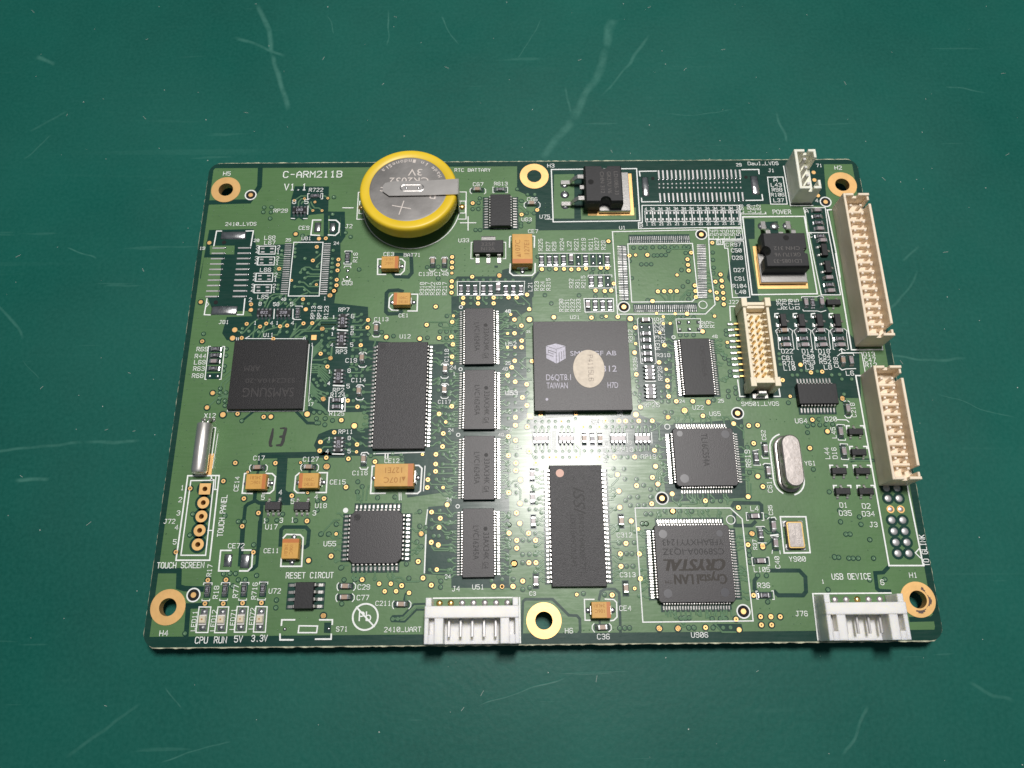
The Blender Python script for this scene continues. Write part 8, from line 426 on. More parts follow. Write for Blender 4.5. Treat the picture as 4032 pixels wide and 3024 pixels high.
# gold vias, one object each
vm = MB(); vm.ring(0, 0, .15, .41, .130, 18, z0=.0); vm.k = 1; vm.disc(0, 0, .155, .112, 10)
vme = vm.mesh('via', ['gold', 'hole'])
for x, y in DATA['via']: inst(vme, 'via', root, (x, y, random.uniform(0, .012)))
tm = MB().cyl(0, 0, .45, 0, .135, 18, .02).mesh('test_point', 'gold')
for x, y in DATA['tp']: inst(tm, 'test_point', root, (x, y, 0))
bm_ = MB().cyl(0, 0, .55, 0, .135, 22, .02).mesh('test_point', 'gold')
sm_ = MB().box(-.55, -.55, 0, .55, .55, .135, .02).mesh('test_point', 'gold')
mb = MB(); mb2 = MB()
silk = MB(); gold = MB()
blk = MB()
for t, x, y, r in DATA['dot']:
    if t == 'bigtp': inst(bm_, 'test_point', root, (x, y, 0))
    elif t == 'sqtp': inst(sm_, 'test_point', root, (x, y, 0))
    elif t == 'svia': mb.ring(x, y, .12, r, .13, 12, z0=.03); mb2.disc(x, y, .12, .112, 8)
    elif t == 'hole': blk.cyl(x, y, r, .0, .1, 18)
    elif t == 'ring': silk.ring(x, y, r-.17, r, .118, 24)
    elif t == 'silkdot': silk.disc(x, y, r, .118, 20)
    elif t == 'blob': MB().dome(x, y, r, .03, .25, 12).build('solder_blob', 'solder', root, smooth=True)
    elif t == 'pbring':
        silk.ring(x, y, r-.32, r, .118, 48); d = r*.70; silk.line([(x-d, y+d), (x+d, y-d)], .28, .135)
        inst(font_mesh('Pb', (2.3, 1.7), 'silk'), 'lettering', root, (x-1.2, y-.75, .142))
mb.build('small_vias', 'gold', root, kind='stuff'); mb2.build('via_holes', 'hole', root, kind='stuff'); blk.build('locating_holes', 'hole', root)
# plated mounting holes
for i, (x, y) in enumerate(HOLES):
    q = MB(); q.ring(x, y, 1.6, 3.2, .13, 48, z0=.0); k = len(q.v)
    q.add([(a, b, .128) for a, b in circ(x, y, 1.6)]+[(a, b, -TH-.05) for a, b in circ(x, y, 1.6)], [(j, (j+1) % 32, 32+(j+1) % 32, 32+j) for j in range(32)])
    q.build('mounting_hole', 'gold', root)
q = MB(); x, y = HOLES[5]
for i in range(16):
    a = math.radians(-110+i*11); b_ = math.radians(-110+(i+1)*11); r1, r2 = 1.95, 2.25+.28*math.sin(i*.9)
    q.add([(x+r1*math.cos(a), y+r1*math.sin(a), .135), (x+r2*math.cos(a), y+r2*math.sin(a), .135), (x+r2*math.cos(b_), y+r2*math.sin(b_), .135), (x+r1*math.cos(b_), y+r1*math.sin(b_), .135)], [(0,1,2,3)])
q.build('scuff_mark', 'burnt', root, 'dark scuff round the mounting hole')
# touch panel header pads and unpopulated connector pads
for t, x, y, r in DATA['dot']:
    if t.startswith('bigpth'):
        q = MB()
        if t == 'bigpth': q.ring(x, y, .48, 1.12, .13, 28, z0=0)
        else:
            s_ = 1.08; o8 = circ(x, y, .48, 16); q.poly([[(x-s_, y-s_), (x+s_, y-s_), (x+s_, y+s_), (x-s_, y+s_)], o8], .13)
        o8 = circ(x, y, .48, 16); q.add([(a, b, .128) for a, b in o8]+[(a, b, -TH) for a, b in o8], [(j, (j+1) % 16, 16+(j+1) % 16, 16+j) for j in range(16)])
        q.build('pin_hole', 'gold', root, label='square first pad of the touch panel header' if t != 'bigpth' else None)
    elif t == 'pth': MB().dome(x, y, .74, .02, .2, 20).build('solder_filled_hole', 'tinpad', root, smooth=True)
    elif t == 'pth_gold':
        q = MB().ring(x, y, .5, .74, .13, 22, z0=0); q.k = 1; q.dome(x, y, .5, .03, .16, 16); q.build('solder_filled_hole', ['gold', 'dull'], root, smooth=False, label='solder filled hole with a gold rim')
# fiducials
for x, y in DATA['fid']:
    q = MB(); q.ring(x, y, 1.05, 1.3, .118, 32); q.k = 1; q.disc(x, y, 1.04, .1, 28); q.k = 2; q.cyl(x, y, .5, .045, .135, 18, .01)
    q.build('fiducial', ['silk', 'hole', 'gold'], root)
# silkscreen
for wd, cl, p in DATA['silk']: silk.line(p, wd, .118, cl)
for s_, x, y, o, L_, h in DATA['text']:
    if s_ == '#13': continue
    n = len(s_); adv = L_/(n-.28); hh = h or min(adv*1.05, 1.0)
    lw = max(.11, min(.24, hh*.135))
    stroke_text(silk, s_, x, y, adv, hh, lw, .1183, 0 if o == 'h' else math.pi/2)
silk.ring(-27, 40.0, 10.52, 10.72, .118, 96)
silk.build('silkscreen_print', 'silk', root, kind='stuff')
q = MB()   # the hand drawn 13
x, y = [(d[1], d[2]) for d in DATA['text'] if d[0] == '#13'][0]
def thick(pts, ws, z):
    for (a, b), w0, w1 in zip(zip(pts, pts[1:]), ws, ws[1:]):
        a, b = Vector(a), Vector(b); d = (b-a).normalized(); nn = Vector((-d.y, d.x)); e = d*.06; z += .0015
        q.add([(*(a-e-nn*w0/2), z), (*(b+e-nn*w1/2), z), (*(b+e+nn*w1/2), z), (*(a-e+nn*w0/2), z)], [(0,1,2,3)])
thick([(x+.35, y+3.7), (x+.25, y+2.2), (x+.05, y+.9), (x+.12, y+.25), (x+.5, y+.2)], [.3,.65,.62,.5,.3], .118)
thick([(x+1.75, y+3.75), (x+2.35, y+3.8), (x+2.9, y+3.75), (x+2.75, y+2.9), (x+2.6, y+2.1), (x+1.8, y+2.05)], [.2,.3,.5,.65,.62,.3], .118)
thick([(x+2.62, y+2.1), (x+2.55, y+1.2), (x+2.3, y+.35), (x+1.3, y+.3)], [.6,.66,.55,.3], .11)
q.build('handwritten_number', 'ink', root, 'black marker number 13')
# bare solder pads
big = 0; q = MB()
for x0, y0, x1, y1 in DATA['pad']:
    a, b = x1-x0, y1-y0; h = .07+min(a, b)*.22+random.uniform(0, .03); ch = min(a, b)*.3; ch = min(ch, .35); h = min(h, .28)
    tgt = MB() if min(a, b) >= .6 else q
    k_ = 1 if tgt is not q else 0; t1, t2 = random.uniform(-.25, .25)*ch*k_, random.uniform(-.25, .25)*ch*k_
    if not k_: h = .13; ch = .05
    v = [(x0,y0,.0),(x1,y0,.0),(x1,y1,.0),(x0,y1,.0),(x0,y0,.04),(x1,y0,.04),(x1,y1,.04),(x0,y1,.04),(x0+ch+t1,y0+ch+t2,h),(x1-ch+t1,y0+ch+t2,h*random.uniform(.85, 1.1)),(x1-ch+t1,y1-ch+t2,h),(x0+ch+t1,y1-ch+t2,h*random.uniform(.85, 1.1))]
    tgt.add(v, [(0,1,5,4),(1,2,6,5),(2,3,7,6),(3,0,4,7),(4,5,9,8),(5,6,10,9),(6,7,11,10),(7,4,8,11),(8,9,10,11)])
    if tgt is not q: tgt.build('solder_pad', 'solder', root, smooth=min(a, b) > 1)
q.build('solder_pads', 'tinpad', root, kind='stuff')
q = MB()
for x, y, r in DATA['bead']: q.dome(x, y, r, .05, .22, 8)
q.build('solder_beads', 'solder', root, kind='stuff', smooth=True)

# ---------------------------------------------------------------- chip resistors and capacitors
def cap_mesh(h, w_):
    q = MB(); q.box(0, -w_/2, .03, .30, w_/2, h+.02, .04)         # metal end
    z1 = h*.8                                                      # solder fillet beyond it
    q.add([(.30,-w_/2,.02),(.30,w_/2,.02),(.78,w_/2+.06,.03),(.78,-w_/2-.06,.03),(.30,-w_/2+.04,z1),(.30,w_/2-.04,z1),(.50,w_/2-.05,z1*.45),(.50,-w_/2+.05,z1*.45),(.72,w_/2,.12),(.72,-w_/2,.12)],
          [(4,5,6,7),(7,6,8,9),(9,8,2,3),(0,4,7,9,3),(1,2,8,6,5)])
    return q.mesh('end_cap', 'solder')
KIND = {}
for k, h, m, m2 in (('R', .48, 'resb', None), ('C', .80, 'capt', None), ('L', .62, 'capp', None)):
    q = MB(); q.box(-.52, -.40, .05, .52, .40, h, .03)
    names = {'R': 'chip_resistor', 'C': 'chip_capacitor', 'L': 'chip_inductor'}
    if k == 'R':
        q.k = 1; q.box(-.52, -.41, .04, .52, .41, h-.12); q.k = 2
        stroke_text(q, '101', -.40, -.2, .30, .42, .055, h+.006)
    KIND[k] = (names[k], q.mesh(names[k], [m, 'cer', 'printw'] if k == 'R' else m), cap_mesh(h, .84))
blob = MB().dome(0, 0, .42, 0, .24, 12).mesh('solder_blob', 'solder', True)
cap2 = MB(); cap2.box(-.52, -.40, .05, .52, .40, .8, .03); altC = cap2.mesh('chip_capacitor', 'capp')
for k, o, x, y in DATA['chip']:
    a = 0 if o == 'h' else math.pi/2; a += random.uniform(-.03, .03)
    under = (.0, .0)
    if k == 'E':
        for s_ in (-1, 1): inst(blob, 'solder_blob', root, (x+s_*.8*math.cos(a), y+s_*.8*math.sin(a), .02))
        continue
    nm, me, cm = KIND[k]
    if k == 'C' and x > 20 and random.random() < .7: me = altC
    b = inst(me, nm, root, (x, y, .03), a)
    for s_ in (0, 1):
        inst(cm, 'end_cap', b, (.50*(1-2*s_), 0, 0), math.pi*s_)
# dark pads area below chips
q = MB(); 

for k, o, x, y in DATA['chip']:
    WZ = .063+lift()
    a, b_ = (1.45, .62) if o == 'h' else (.62, 1.45); q.add([(x-a, y-b_, WZ), (x+a, y-b_, WZ), (x+a, y+b_, WZ), (x-a, y+b_, WZ)], [(0,1,2,3)])
for x, y, o, t in DATA['rp']:
    WZ = .063+lift()
    a, b_ = (1.8, 1.5) if o == 'h' else (1.5, 1.8); q.add([(x-a, y-b_, WZ), (x+a, y-b_, WZ), (x+a, y+b_, WZ), (x-a, y+b_, WZ)], [(0,1,2,3)])
for d in DATA['ic']:
    if d['e']:
        x0, y0, x1, y1 = d['box']; e = d['e']+.4; tb = d['side'] in ('tb', 'q'); lr = d['side'] in ('lr', 'q')
        L_ = (d['n']-1)*d['p']/2+.5; cx, cy = (x0+x1)/2, (y0+y1)/2
        WZ = .063+lift()
        if lr: q.add([(x0-e, cy-L_, WZ), (x1+e, cy-L_, WZ), (x1+e, cy+L_, WZ), (x0-e, cy+L_, WZ)], [(0,1,2,3)])
        WZ = .063+lift()
        if tb: q.add([(cx-L_, y0-e, WZ), (cx+L_, y0-e, WZ), (cx+L_, y1+e, WZ), (cx-L_, y1+e, WZ)], [(0,1,2,3)])
q.build('pad_windows', 'mask', root, kind='stuff')
# resistor arrays
q = MB(); q.box(-1.55, -.75, .05, 1.55, .75, .55, .04); rpb = q.mesh('resistor_array', 'resb')
q = MB(); q.box(-.22, 0, .03, .22, .42, .57, .03); q.add([(-.2,.42,.03),(.2,.42,.03),(.2,.85,.04),(-.2,.85,.04),(-.16,.42,.42),(.16,.42,.42),(.16,.62,.2),(-.16,.62,.2)], [(4,5,6,7),(7,6,2,3),(0,4,7,3),(1,2,6,5)]); rpt = q.mesh('terminal', 'solder')
for x, y, o, t in DATA['rp']:
    a = 0 if o == 'h' else math.pi/2; b = inst(rpb, 'resistor_array', root, (x, y, .03), a)
    for i in range(4):
        for s_ in (0, 1): inst(rpt, 'terminal', b, ((-1.2+.8*i), (.5 if s_ == 0 else -.5), 0), math.pi*s_)
    if t:
        q = MB(); stroke_text(q, t, -.72, -.24, .52, .5, .07, .562); q.build('lettering', 'printw', b)
    else:
        MB().box(-1.3, -.42, .55, 1.3, .42, .575).build('pale_top', 'capp', b)

# ---------------------------------------------------------------- integrated circuits
def gull(e, h, wd, foot=.55):
    "gull wing pin running along +x from the body side"
    zt = h*.55; prof = [(-.05, zt), (.22, zt), (.42, zt*.5), (.55, .12), (e, .09)]
    if e < 1: prof = [(-.05, zt), (.16, zt), (.30, zt*.5), (.40, .12), (e, .09)]
    t = .13; q = MB(); top = [(x, z+t) for x, z in prof]; n = len(prof)
    v = [(x, -wd/2, z) for x, z in prof]+[(x, wd/2, z) for x, z in prof]+[(x, -wd/2, z) for x, z in top]+[(x, wd/2, z) for x, z in top]; f = []
    for i in range(n-1):
        f += [(2*n+i, 2*n+i+1, 3*n+i+1, 3*n+i), (i, n+i, n+i+1, i+1), (i, i+1, 2*n+i+1, 2*n+i), (n+i+1, n+i, 3*n+i, 3*n+i+1)]
    f.append((n-1, 2*n-1, 4*n-1, 3*n-1)); q.add(v, f)
    # solder at the toe
    q.add([(e-.25, -wd/2-.02, .03), (e+.30, -wd/2-.02, .03), (e+.30, wd/2+.02, .03), (e-.25, wd/2+.02, .03), (e-.05, -wd/2, .21), (e+.12, -wd/2+.03, .12), (e+.12, wd/2-.03, .12), (e-.05, wd/2, .21)], [(0,1,5,4),(1,2,6,5),(2,3,7,6),(4,5,6,7)])
    return q
def body(x0, y0, x1, y1, z, ch=.12, corner=0, z0=.12):
    "moulded body with drafted sides, its parting line half way up"
    zm = (z0+z)/2; d = .09
    def ringp(i, r):
        r = max(r, .001); a0, b0, a1, b1 = x0+i, y0+i, x1-i, y1-i
        if corner: return [(a0+r,b0),(a1-r,b0),(a1,b0+r),(a1,b1-r),(a1-r,b1),(a0+r,b1),(a0,b1-r),(a0,b0+r)]
        return [(a0,b0),(a1,b0),(a1,b1),(a0,b1)]
    q = MB(); n = 8 if corner else 4; v = []
    L_ = [(d, z0), (-.02, zm-.05), (-.02, zm+.05), (d*.6, z-.04), (d*.6+.06, z)]
    for i, zz in L_: v += [(a, b, zz) for a, b in ringp(i, corner)]
    f = [tuple(range(n))[::-1], tuple(range(4*n, 5*n))]
    for k in range(4):
        for i in range(n): j = (i+1) % n; f.append((k*n+i, k*n+j, (k+1)*n+j, (k+1)*n+i))
    q.add(v, f); return q
ICM = dict(U12='blackg', SDRAM='blackg', U11='black', BGA='black2', U52='black2', U53='black2', U54='black2', U51='black2', U906='black2', U65='black2', U55='black2')
ICL = dict(U12='tall black memory chip with a dimple in one corner', SDRAM='tall memory chip with a copper coloured dot', BGA='large square chip with a round paper sticker', U11='square black chip with faint upside-down lettering',
 U906='square chip with brown upside-down lettering and four dimples', U65='square chip beside the oval crystal', U55='square chip with chamfered corners and coarse pins', U72='small eight pin chip', U22='narrow chip beside the cream connector', U64='small chip with pins above and below', U63='small chip beside the coin cell',
 U52='topmost of the four narrow chips in a column', U53='second of the four narrow chips in a column', U54='third of the four narrow chips in a column', U51='lowest of the four narrow chips in a column')
IC = {}
for d in DATA['ic']:
    nm = d['name']; x0, y0, x1, y1 = d['box']; z = d['z']; cx, cy = (x0+x1)/2, (y0+y1)/2; hw, hh = (x1-x0)/2, (y1-y0)/2
    corner = {'U55': .9, 'U906': .35, 'U65': .35}.get(nm, 0)
    if nm in ('BGA', 'U11'):
        q = MB(); q.k = 1; q.box(-hw, -hh, .35, hw, hh, .75 if nm == 'BGA' else .6); q.k = 0; q.box(-hw, -hh, .75 if nm == 'BGA' else .6, hw, hh, z, .05)
        q.k = 2; q.box(-hw+1, -hh+1, .02, hw-1, hh-1, .35)
        o = q.build('chip', [ICM[nm], 'mask' if nm == 'BGA' else 'black', 'solder'], root, ICL[nm], loc=(cx, cy, 0))
    else:
        o = body(-hw, -hh, hw, hh, z, corner=corner).build('chip', ICM.get(nm, 'blackm'), root, ICL[nm], loc=(cx, cy, 0)); o.rotation_euler[2] = math.radians(random.uniform(-.45, .45))
    IC[nm] = (o, hw, hh, z, cx, cy)
    if not d['e']: continue
    g = gull(d['e'], z, d['w']); gm = g.mesh('pin', 'lead'); sides = {'lr': (0, 2), 'tb': (1, 3), 'q': (0, 1, 2, 3)}[d['side']]
    for s_ in sides:
        a = s_*math.pi/2; off = hw if s_ in (0, 2) else hh
        if d['p'] >= .65:
            for i in range(d['n']):
                t = (i-(d['n']-1)/2)*d['p']; inst(gm, 'pin', o, (off*math.cos(a)-t*math.sin(a), off*math.sin(a)+t*math.cos(a), 0), a)
        else:
            q = MB()
            for i in range(d['n']):
                t = (i-(d['n']-1)/2)*d['p']; jz = random.uniform(-.02, .02); q.add([((off+u)*math.cos(a)-(t+w_)*math.sin(a), (off+u)*math.sin(a)+(t+w_)*math.cos(a), zz+(jz if zz < .3 else 0)) for u, w_, zz in g.v], g.f)
            q.build('pin_row', 'lead', o, kind='stuff')
PI = math.pi
def on(nm, txt, W, H, x, y, ang, m, bold=0, shear=0):
    "lettering on a chip at board coordinates"
    o, hw, hh, z, cx, cy = IC[nm]
    me = font_mesh(txt, (W, H), m, 0, shear)
    for k in range(1+2*bold): inst(me, 'lettering', o, (x-cx+(k-bold)*.09, y-cy, z+.006+k*.0012), ang)
def dimple(nm, x, y, r, m='dimple'):
    o, hw, hh, z, cx, cy = IC[nm]; q = MB(); q.ring(x-cx, y-cy, r*.86, r, z+.012, 24, z0=z-.01); q.disc(x-cx, y-cy, r*.86, z+.005, 24); q.build('dimple', m, o)
for nm in ('U52', 'U53', 'U54', 'U51'):
    o, hw, hh, z, cx, cy = IC[nm]; y1 = cy+hh; m = 'engrd'
    on(nm, 'LVC16245A', 6.3, 1.05, cx-.95, y1-3.3, -PI/2, m); on(nm, '33AX34K', 5.0, 1.05, cx+.95, y1-4.6, -PI/2, m); on(nm, 'G4', 1.2, .95, cx+.95, y1-10.0, -PI/2, m)
    q = MB(); q.line([(.75, hh-10.0), (.75, hh-11.3)], .09, z+.006); q.disc(1.35, hh-3.9, .42, z+.005, 6); q.build('lettering', m, o)
    dimple(nm, cx-hw+.75, y1-.75, .45, 'black2')
dimple('U12', -31.65, 6.5, .6, 'blackm'); dimple('U55', IC['U55'][4]-3.65, IC['U55'][5]+3.65, .62, 'black')
o, hw, hh, z, cx, cy = IC['SDRAM']; MB().disc(-hw+2.05, hh-1.6, .78, z+.006, 28).build('pin_mark', 'pinkd', o, 'pinkish round pin one mark')
on('SDRAM', 'ISSI', 5.2, 2.2, cx-.6, cy+hh-4.3, -PI/2, 'engrd', 0, .35)
on('SDRAM', 'IS42S16400F', 8.4, 1.0, cx+.3, cy+hh-9.6, -PI/2, 'engrd'); on('SDRAM', '7TL', 2.4, 1.0, cx+.3, cy+hh-18.4, -PI/2, 'engrd'); on('SDRAM', 'U0010A9C01243', 9.6, 1.0, cx-1.35, cy+hh-9.6, -PI/2, 'engrd')
# square lan chip, lettering upside down
o, hw, hh, z, cx, cy = IC['U906']; xr = cx+hw-1.35; yb = cy-hh
on('U906', 'Crystal LAN', 9.6, 1.75, xr, yb+5.0, PI, 'brown', 1); on('U906', 'TM', 1.3, .6, xr-10.0, yb+4.0, PI, 'brown')
on('U906', 'CRYSTAL', 11.2, 2.1, xr-.1, yb+7.75, PI, 'brown', 2, .3); on('U906', 'CS8900A-IQ3Z', 11.4, 1.15, xr, yb+9.7, PI, 'engrd'); on('U906', 'YFBAHXYY1243', 11.4, 1.15, xr+.1, yb+11.4, PI, 'engrd')
for x, y, r in ((1.75, 1.65, .78), (12.2, 1.75, .78), (1.6, 12.4, .78), (12.2, 12.45, .6)): dimple('U906', cx-hw+x, cy-hh+y, r)
o, hw, hh, z, cx, cy = IC['U65']
for x, y, r in ((1.4, 10.4, .58), (1.6, 1.5, .85), (10.3, 10.2, .82)): dimple('U65', cx-hw+x, cy-hh+y, r)
on('U65', 'TL16C554A', 6.5, 1.2, cx-.4, cy+4.6, -PI/2, 'engrd')
o, hw, hh, z, cx, cy = IC['U11']; xr = cx+hw-1.9; yb = cy-hh
on('U11', 'SAMSUNG', 10.2, 1.9, xr, yb+4.4, PI, 'markf'); on('U11', 'S3C2410A-20', 9.9, .95, xr, yb+6.4, PI, 'markf'); on('U11', 'ARM', 3.2, 1.2, xr-7.2, yb+9.2, PI, 'markf')
dimple('U72', IC['U72'][4]+.9, IC['U72'][5]-1.55, .3, 'blackm')
o, hw, hh, z, cx, cy = IC['U22']; on('U22', 'LVC16245A', 6.5, 1.0, cx+.9, cy+4.3, -PI/2, 'engrd')
# big square graphics chip
zz = IC['BGA'][3]; o, hw, hh, z, cx, cy = IC['BGA']
on('BGA', 'SM501GF AB', 9.3, 1.0, 6.45, 3.79, 0, 'printw'); on('BGA', '1312', 3.6, 1.3, 12.05, .3, 0, 'printw'); on('BGA', 'D6QT8.1', 4.95, 1.25, 1.46, -1.43, 0, 'printw'); on('BGA', 'TAIWAN', 4.2, 1.25, 1.5, -3.17, 0, 'printw'); on('BGA', 'H7D', 2.1, 1.2, 13.65, -3.15, 0, 'printw')
q = MB(); P = DATA['logo']; P = [(a-cx, b-cy) for a, b in P]; c_ = P[6]; zl = z+.007
def shrink(poly, k=.955):
    mx = sum(p[0] for p in poly)/len(poly); my = sum(p[1] for p in poly)/len(poly); return [(mx+(a-mx)*k, my+(b-my)*k) for a, b in poly]
for poly in ([P[0], P[5], c_, P[1]], [P[5], P[4], P[3], c_], [c_, P[3], P[2], P[1]]):
    q.poly([shrink(poly)], zl)
q.k = 1
def fl(u, v, left=True):   # face coordinates on the cube
    A, B, D_ = (P[5], c_, P[4]) if left else (c_, P[1], P[3])
    return (A[0]+(B[0]-A[0])*u+(D_[0]-A[0])*v, A[1]+(B[1]-A[1])*u+(D_[1]-A[1])*v)
q.line([fl(1, .28), fl(.22, .28), fl(.22, .45)], .1, zl+.03, caps=False); q.line([fl(0, .66), fl(.72, .66)], .1, zl+.03, caps=False); q.line([fl(.22, .45), fl(.75, .46)], .1, zl+.03, caps=False)
for u in (.30, .56, .80): q.line([fl(u, .28, 0), fl(u, .82 if u > .3 else 1, 0)], .1, zl+.03, caps=False)
q.build('logo', ['printw', 'black2'], o)
MB().disc(1.5-cx, -5.42-cy, .28, z+.006, 16).build('pin_mark', 'printw', o)
q = MB(); sx, sy = 10.06, .95
ol = [(sx+3.16*math.cos(t)*1.0-cx, sy+4.05*math.sin(t)-cy) for t in [2*PI*i/48 for i in range(48)]]
q.prism(ol, z+.01, z+.09, .02); q.build('paper_sticker', 'paper', o, 'round off-white paper sticker')
q = MB(); stroke_text(q, 'P4115L6', sx-cx-.1, sy-cy+2.9, .82, .95, .15, z+.096, -PI/2); q.build('lettering', 'stickm', o)

# ---------------------------------------------------------------- small transistors, regulators
q = body(-.65, -1.45, .65, 1.45, .95, z0=.1); s23 = q.mesh('transistor', 'blackm')
g = gull(.62, 1.0, .42); g.v = [(x*.9, y, z*.85) for x, y, z in g.v]; s23p = g.mesh('pin', 'lead')
for d in DATA['sot']:
    if d[0] == 's23':
        a = {'l': 0, 'u': PI/2, 'd': -PI/2}[d[3]]     # single lead towards +x before the turn
        b = inst(s23, 'transistor', root, (d[1], d[2], .02), a)
        inst(s23p, 'pin', b, (.62, 0, 0), 0)
        for t in (-.95, .95): inst(s23p, 'pin', b, (-.62, t, 0), PI)
        if d[3] == 'd': pass
q = body(-1.5, -.8, 1.5, .8, 1.15, z0=.1); s26 = q.mesh('transistor', 'black2')
g = gull(.75, 1.1, .42); s26p = g.mesh('pin', 'lead')
for p in DATA['s236']:
    b = inst(s26, 'transistor', root, (*p, .02), 0, 'small five pin regulator')
    for t in (-1, 0, 1): inst(s26p, 'pin', b, (t, -.78, 0), -PI/2)
    for t in (-1, 1): inst(s26p, 'pin', b, (t, .78, 0), PI/2)
for d in DATA['sot']:
    if d[0] == 'u33':
        x0, y1, x1, y0 = d[1:]; cx, cy = (x0+x1)/2, (y0+y1)/2; w2, h2 = (x1-x0)/2, (y1-y0)/2
        b = body(-w2, -h2, w2, h2, 1.65, z0=.1).build('regulator', 'blackm', root, 'small black regulator with a wide top tab', loc=(cx, cy, 0))
        p1 = gull(1.6, 1.6, .75).mesh('pin', 'lead')
        for t in (-2.3, 0, 2.3): inst(p1, 'pin', b, (t, -h2, 0), -PI/2)
        inst(gull(1.5, 1.6, 3.0).mesh('tab', 'lead'), 'tab', b, (0, h2, 0), PI/2)
        ftext('325F', 2.9, .8, -1.5, .1, 1.656, 0, 'engr', b); ftext('N12A', 2.9, .8, -1.5, -1.0, 1.656, 0, 'engr', b)
def regulator(cx, cy, rot, label, lines):
    "tab up package: body 8.2 x 9.2 mm, leads towards -x, metal tab towards +x"
    e = bpy.data.objects.new('regulator', None); sc.collection.objects.link(e); e.parent = root; e.location = (cx*S, cy*S, 0); e.rotation_euler = (0, 0, rot); e['label'] = label; e.empty_display_size = .005
    hx, hy, z = 4.1, 4.6, 4.4
    def outline(i):
        n = 10; r = 1.25-i*.3; p = [(-hx+i, -hy+i)]; mxx = 0.3
        p += [(mxx-r*math.cos(PI*k/n), -hy+i+r*math.sin(PI*k/n)*.95) for k in range(n+1)]
        p += [(hx-i, -hy+i), (hx-i, hy-i)]; r *= .6
        p += [(mxx+r*math.cos(PI*k/n), hy-i-r*math.sin(PI*k/n)*.95) for k in range(n+1)]
        p += [(-hx+i, hy-i)]; return p
    q = MB(); n = len(outline(0)); v = []
    for i, zz in ((.12, .9), (0, 2.2), (.0, 3.7), (.22, z-.08), (.32, z)): v += [(a, b, zz) for a, b in outline(i)]
    f = []
    for k in range(4):
        for i in range(n): j = (i+1) % n; f.append((k*n+i, k*n+j, (k+1)*n+j, (k+1)*n+i))
    q.add(v, f); q.poly([outline(.32)], z, True); q.build('body', 'blackm', e)
    MB().disc(-hx+1.35, .35, .62, z+.006, 20).build('dimple', 'hole', e)
    MB().box(-.8, -4.9, .35, 6.0, 4.9, 1.25, .1).build('tab', 'lead', e)
    g_ = MB().box(-3.2, -5.3, .03, 6.9, 5.3, .07); g_.k = 1; g_.box(-1.2, -5.1, .06, 6.3, 5.1, .12); g_.build('tab_pad', ['gold', 'gold'], e)
    for t in (-2.7, 0, 2.7):
        q = MB(); wd = .95; pr = [(-hx+.1, 2.5), (-hx-1.3, 2.5), (-hx-2.2, 1.6), (-hx-2.9, .35), (-hx-4.8, .3)]
        if t == 0: pr = [(-hx+.1, 2.5), (-hx-.9, 2.5)]
        m_ = len(pr); tt = .5; top = [(x, zz+tt*.9) for x, zz in pr]
        v = [(x, t-wd/2, zz) for x, zz in pr]+[(x, t+wd/2, zz) for x, zz in pr]+[(x, t-wd/2, zz) for x, zz in top]+[(x, t+wd/2, zz) for x, zz in top]; f = []
        for i in range(m_-1): f += [(2*m_+i, 3*m_+i, 3*m_+i+1, 2*m_+i+1), (i, i+1, m_+i+1, m_+i), (i, 2*m_+i, 2*m_+i+1, i+1), (m_+i, m_+i+1, 3*m_+i+1, 3*m_+i)]
        f.append((m_-1, 3*m_-1, 4*m_-1, 2*m_-1)); q.add(v, f); q.build('pin', 'lead', e)
        MB().dome(-hx-4.0, t, 1.0, .03, .38, 16).build('solder_joint', 'solder', e, smooth=True)
    for i, (t, L_) in enumerate(lines):
        ftext(t, L_, .85, 2.3-i*1.5, 2.9, z+.008, -PI/2, 'engr', e)
    return e
regulator(14.75, 42.55, 0, 'large black regulator near the top edge with its tab to the right', [('LD1085-33', 5.8), ('GK37U V6', 5.4), ('CHN 312', 5.4)])
regulator(52.0, 26.2, -PI/2, 'large black regulator in the power area with its tab towards the viewer', [('LD1085-33', 5.8), ('GK17U V6', 5.4), ('CHN 312', 5.4)])

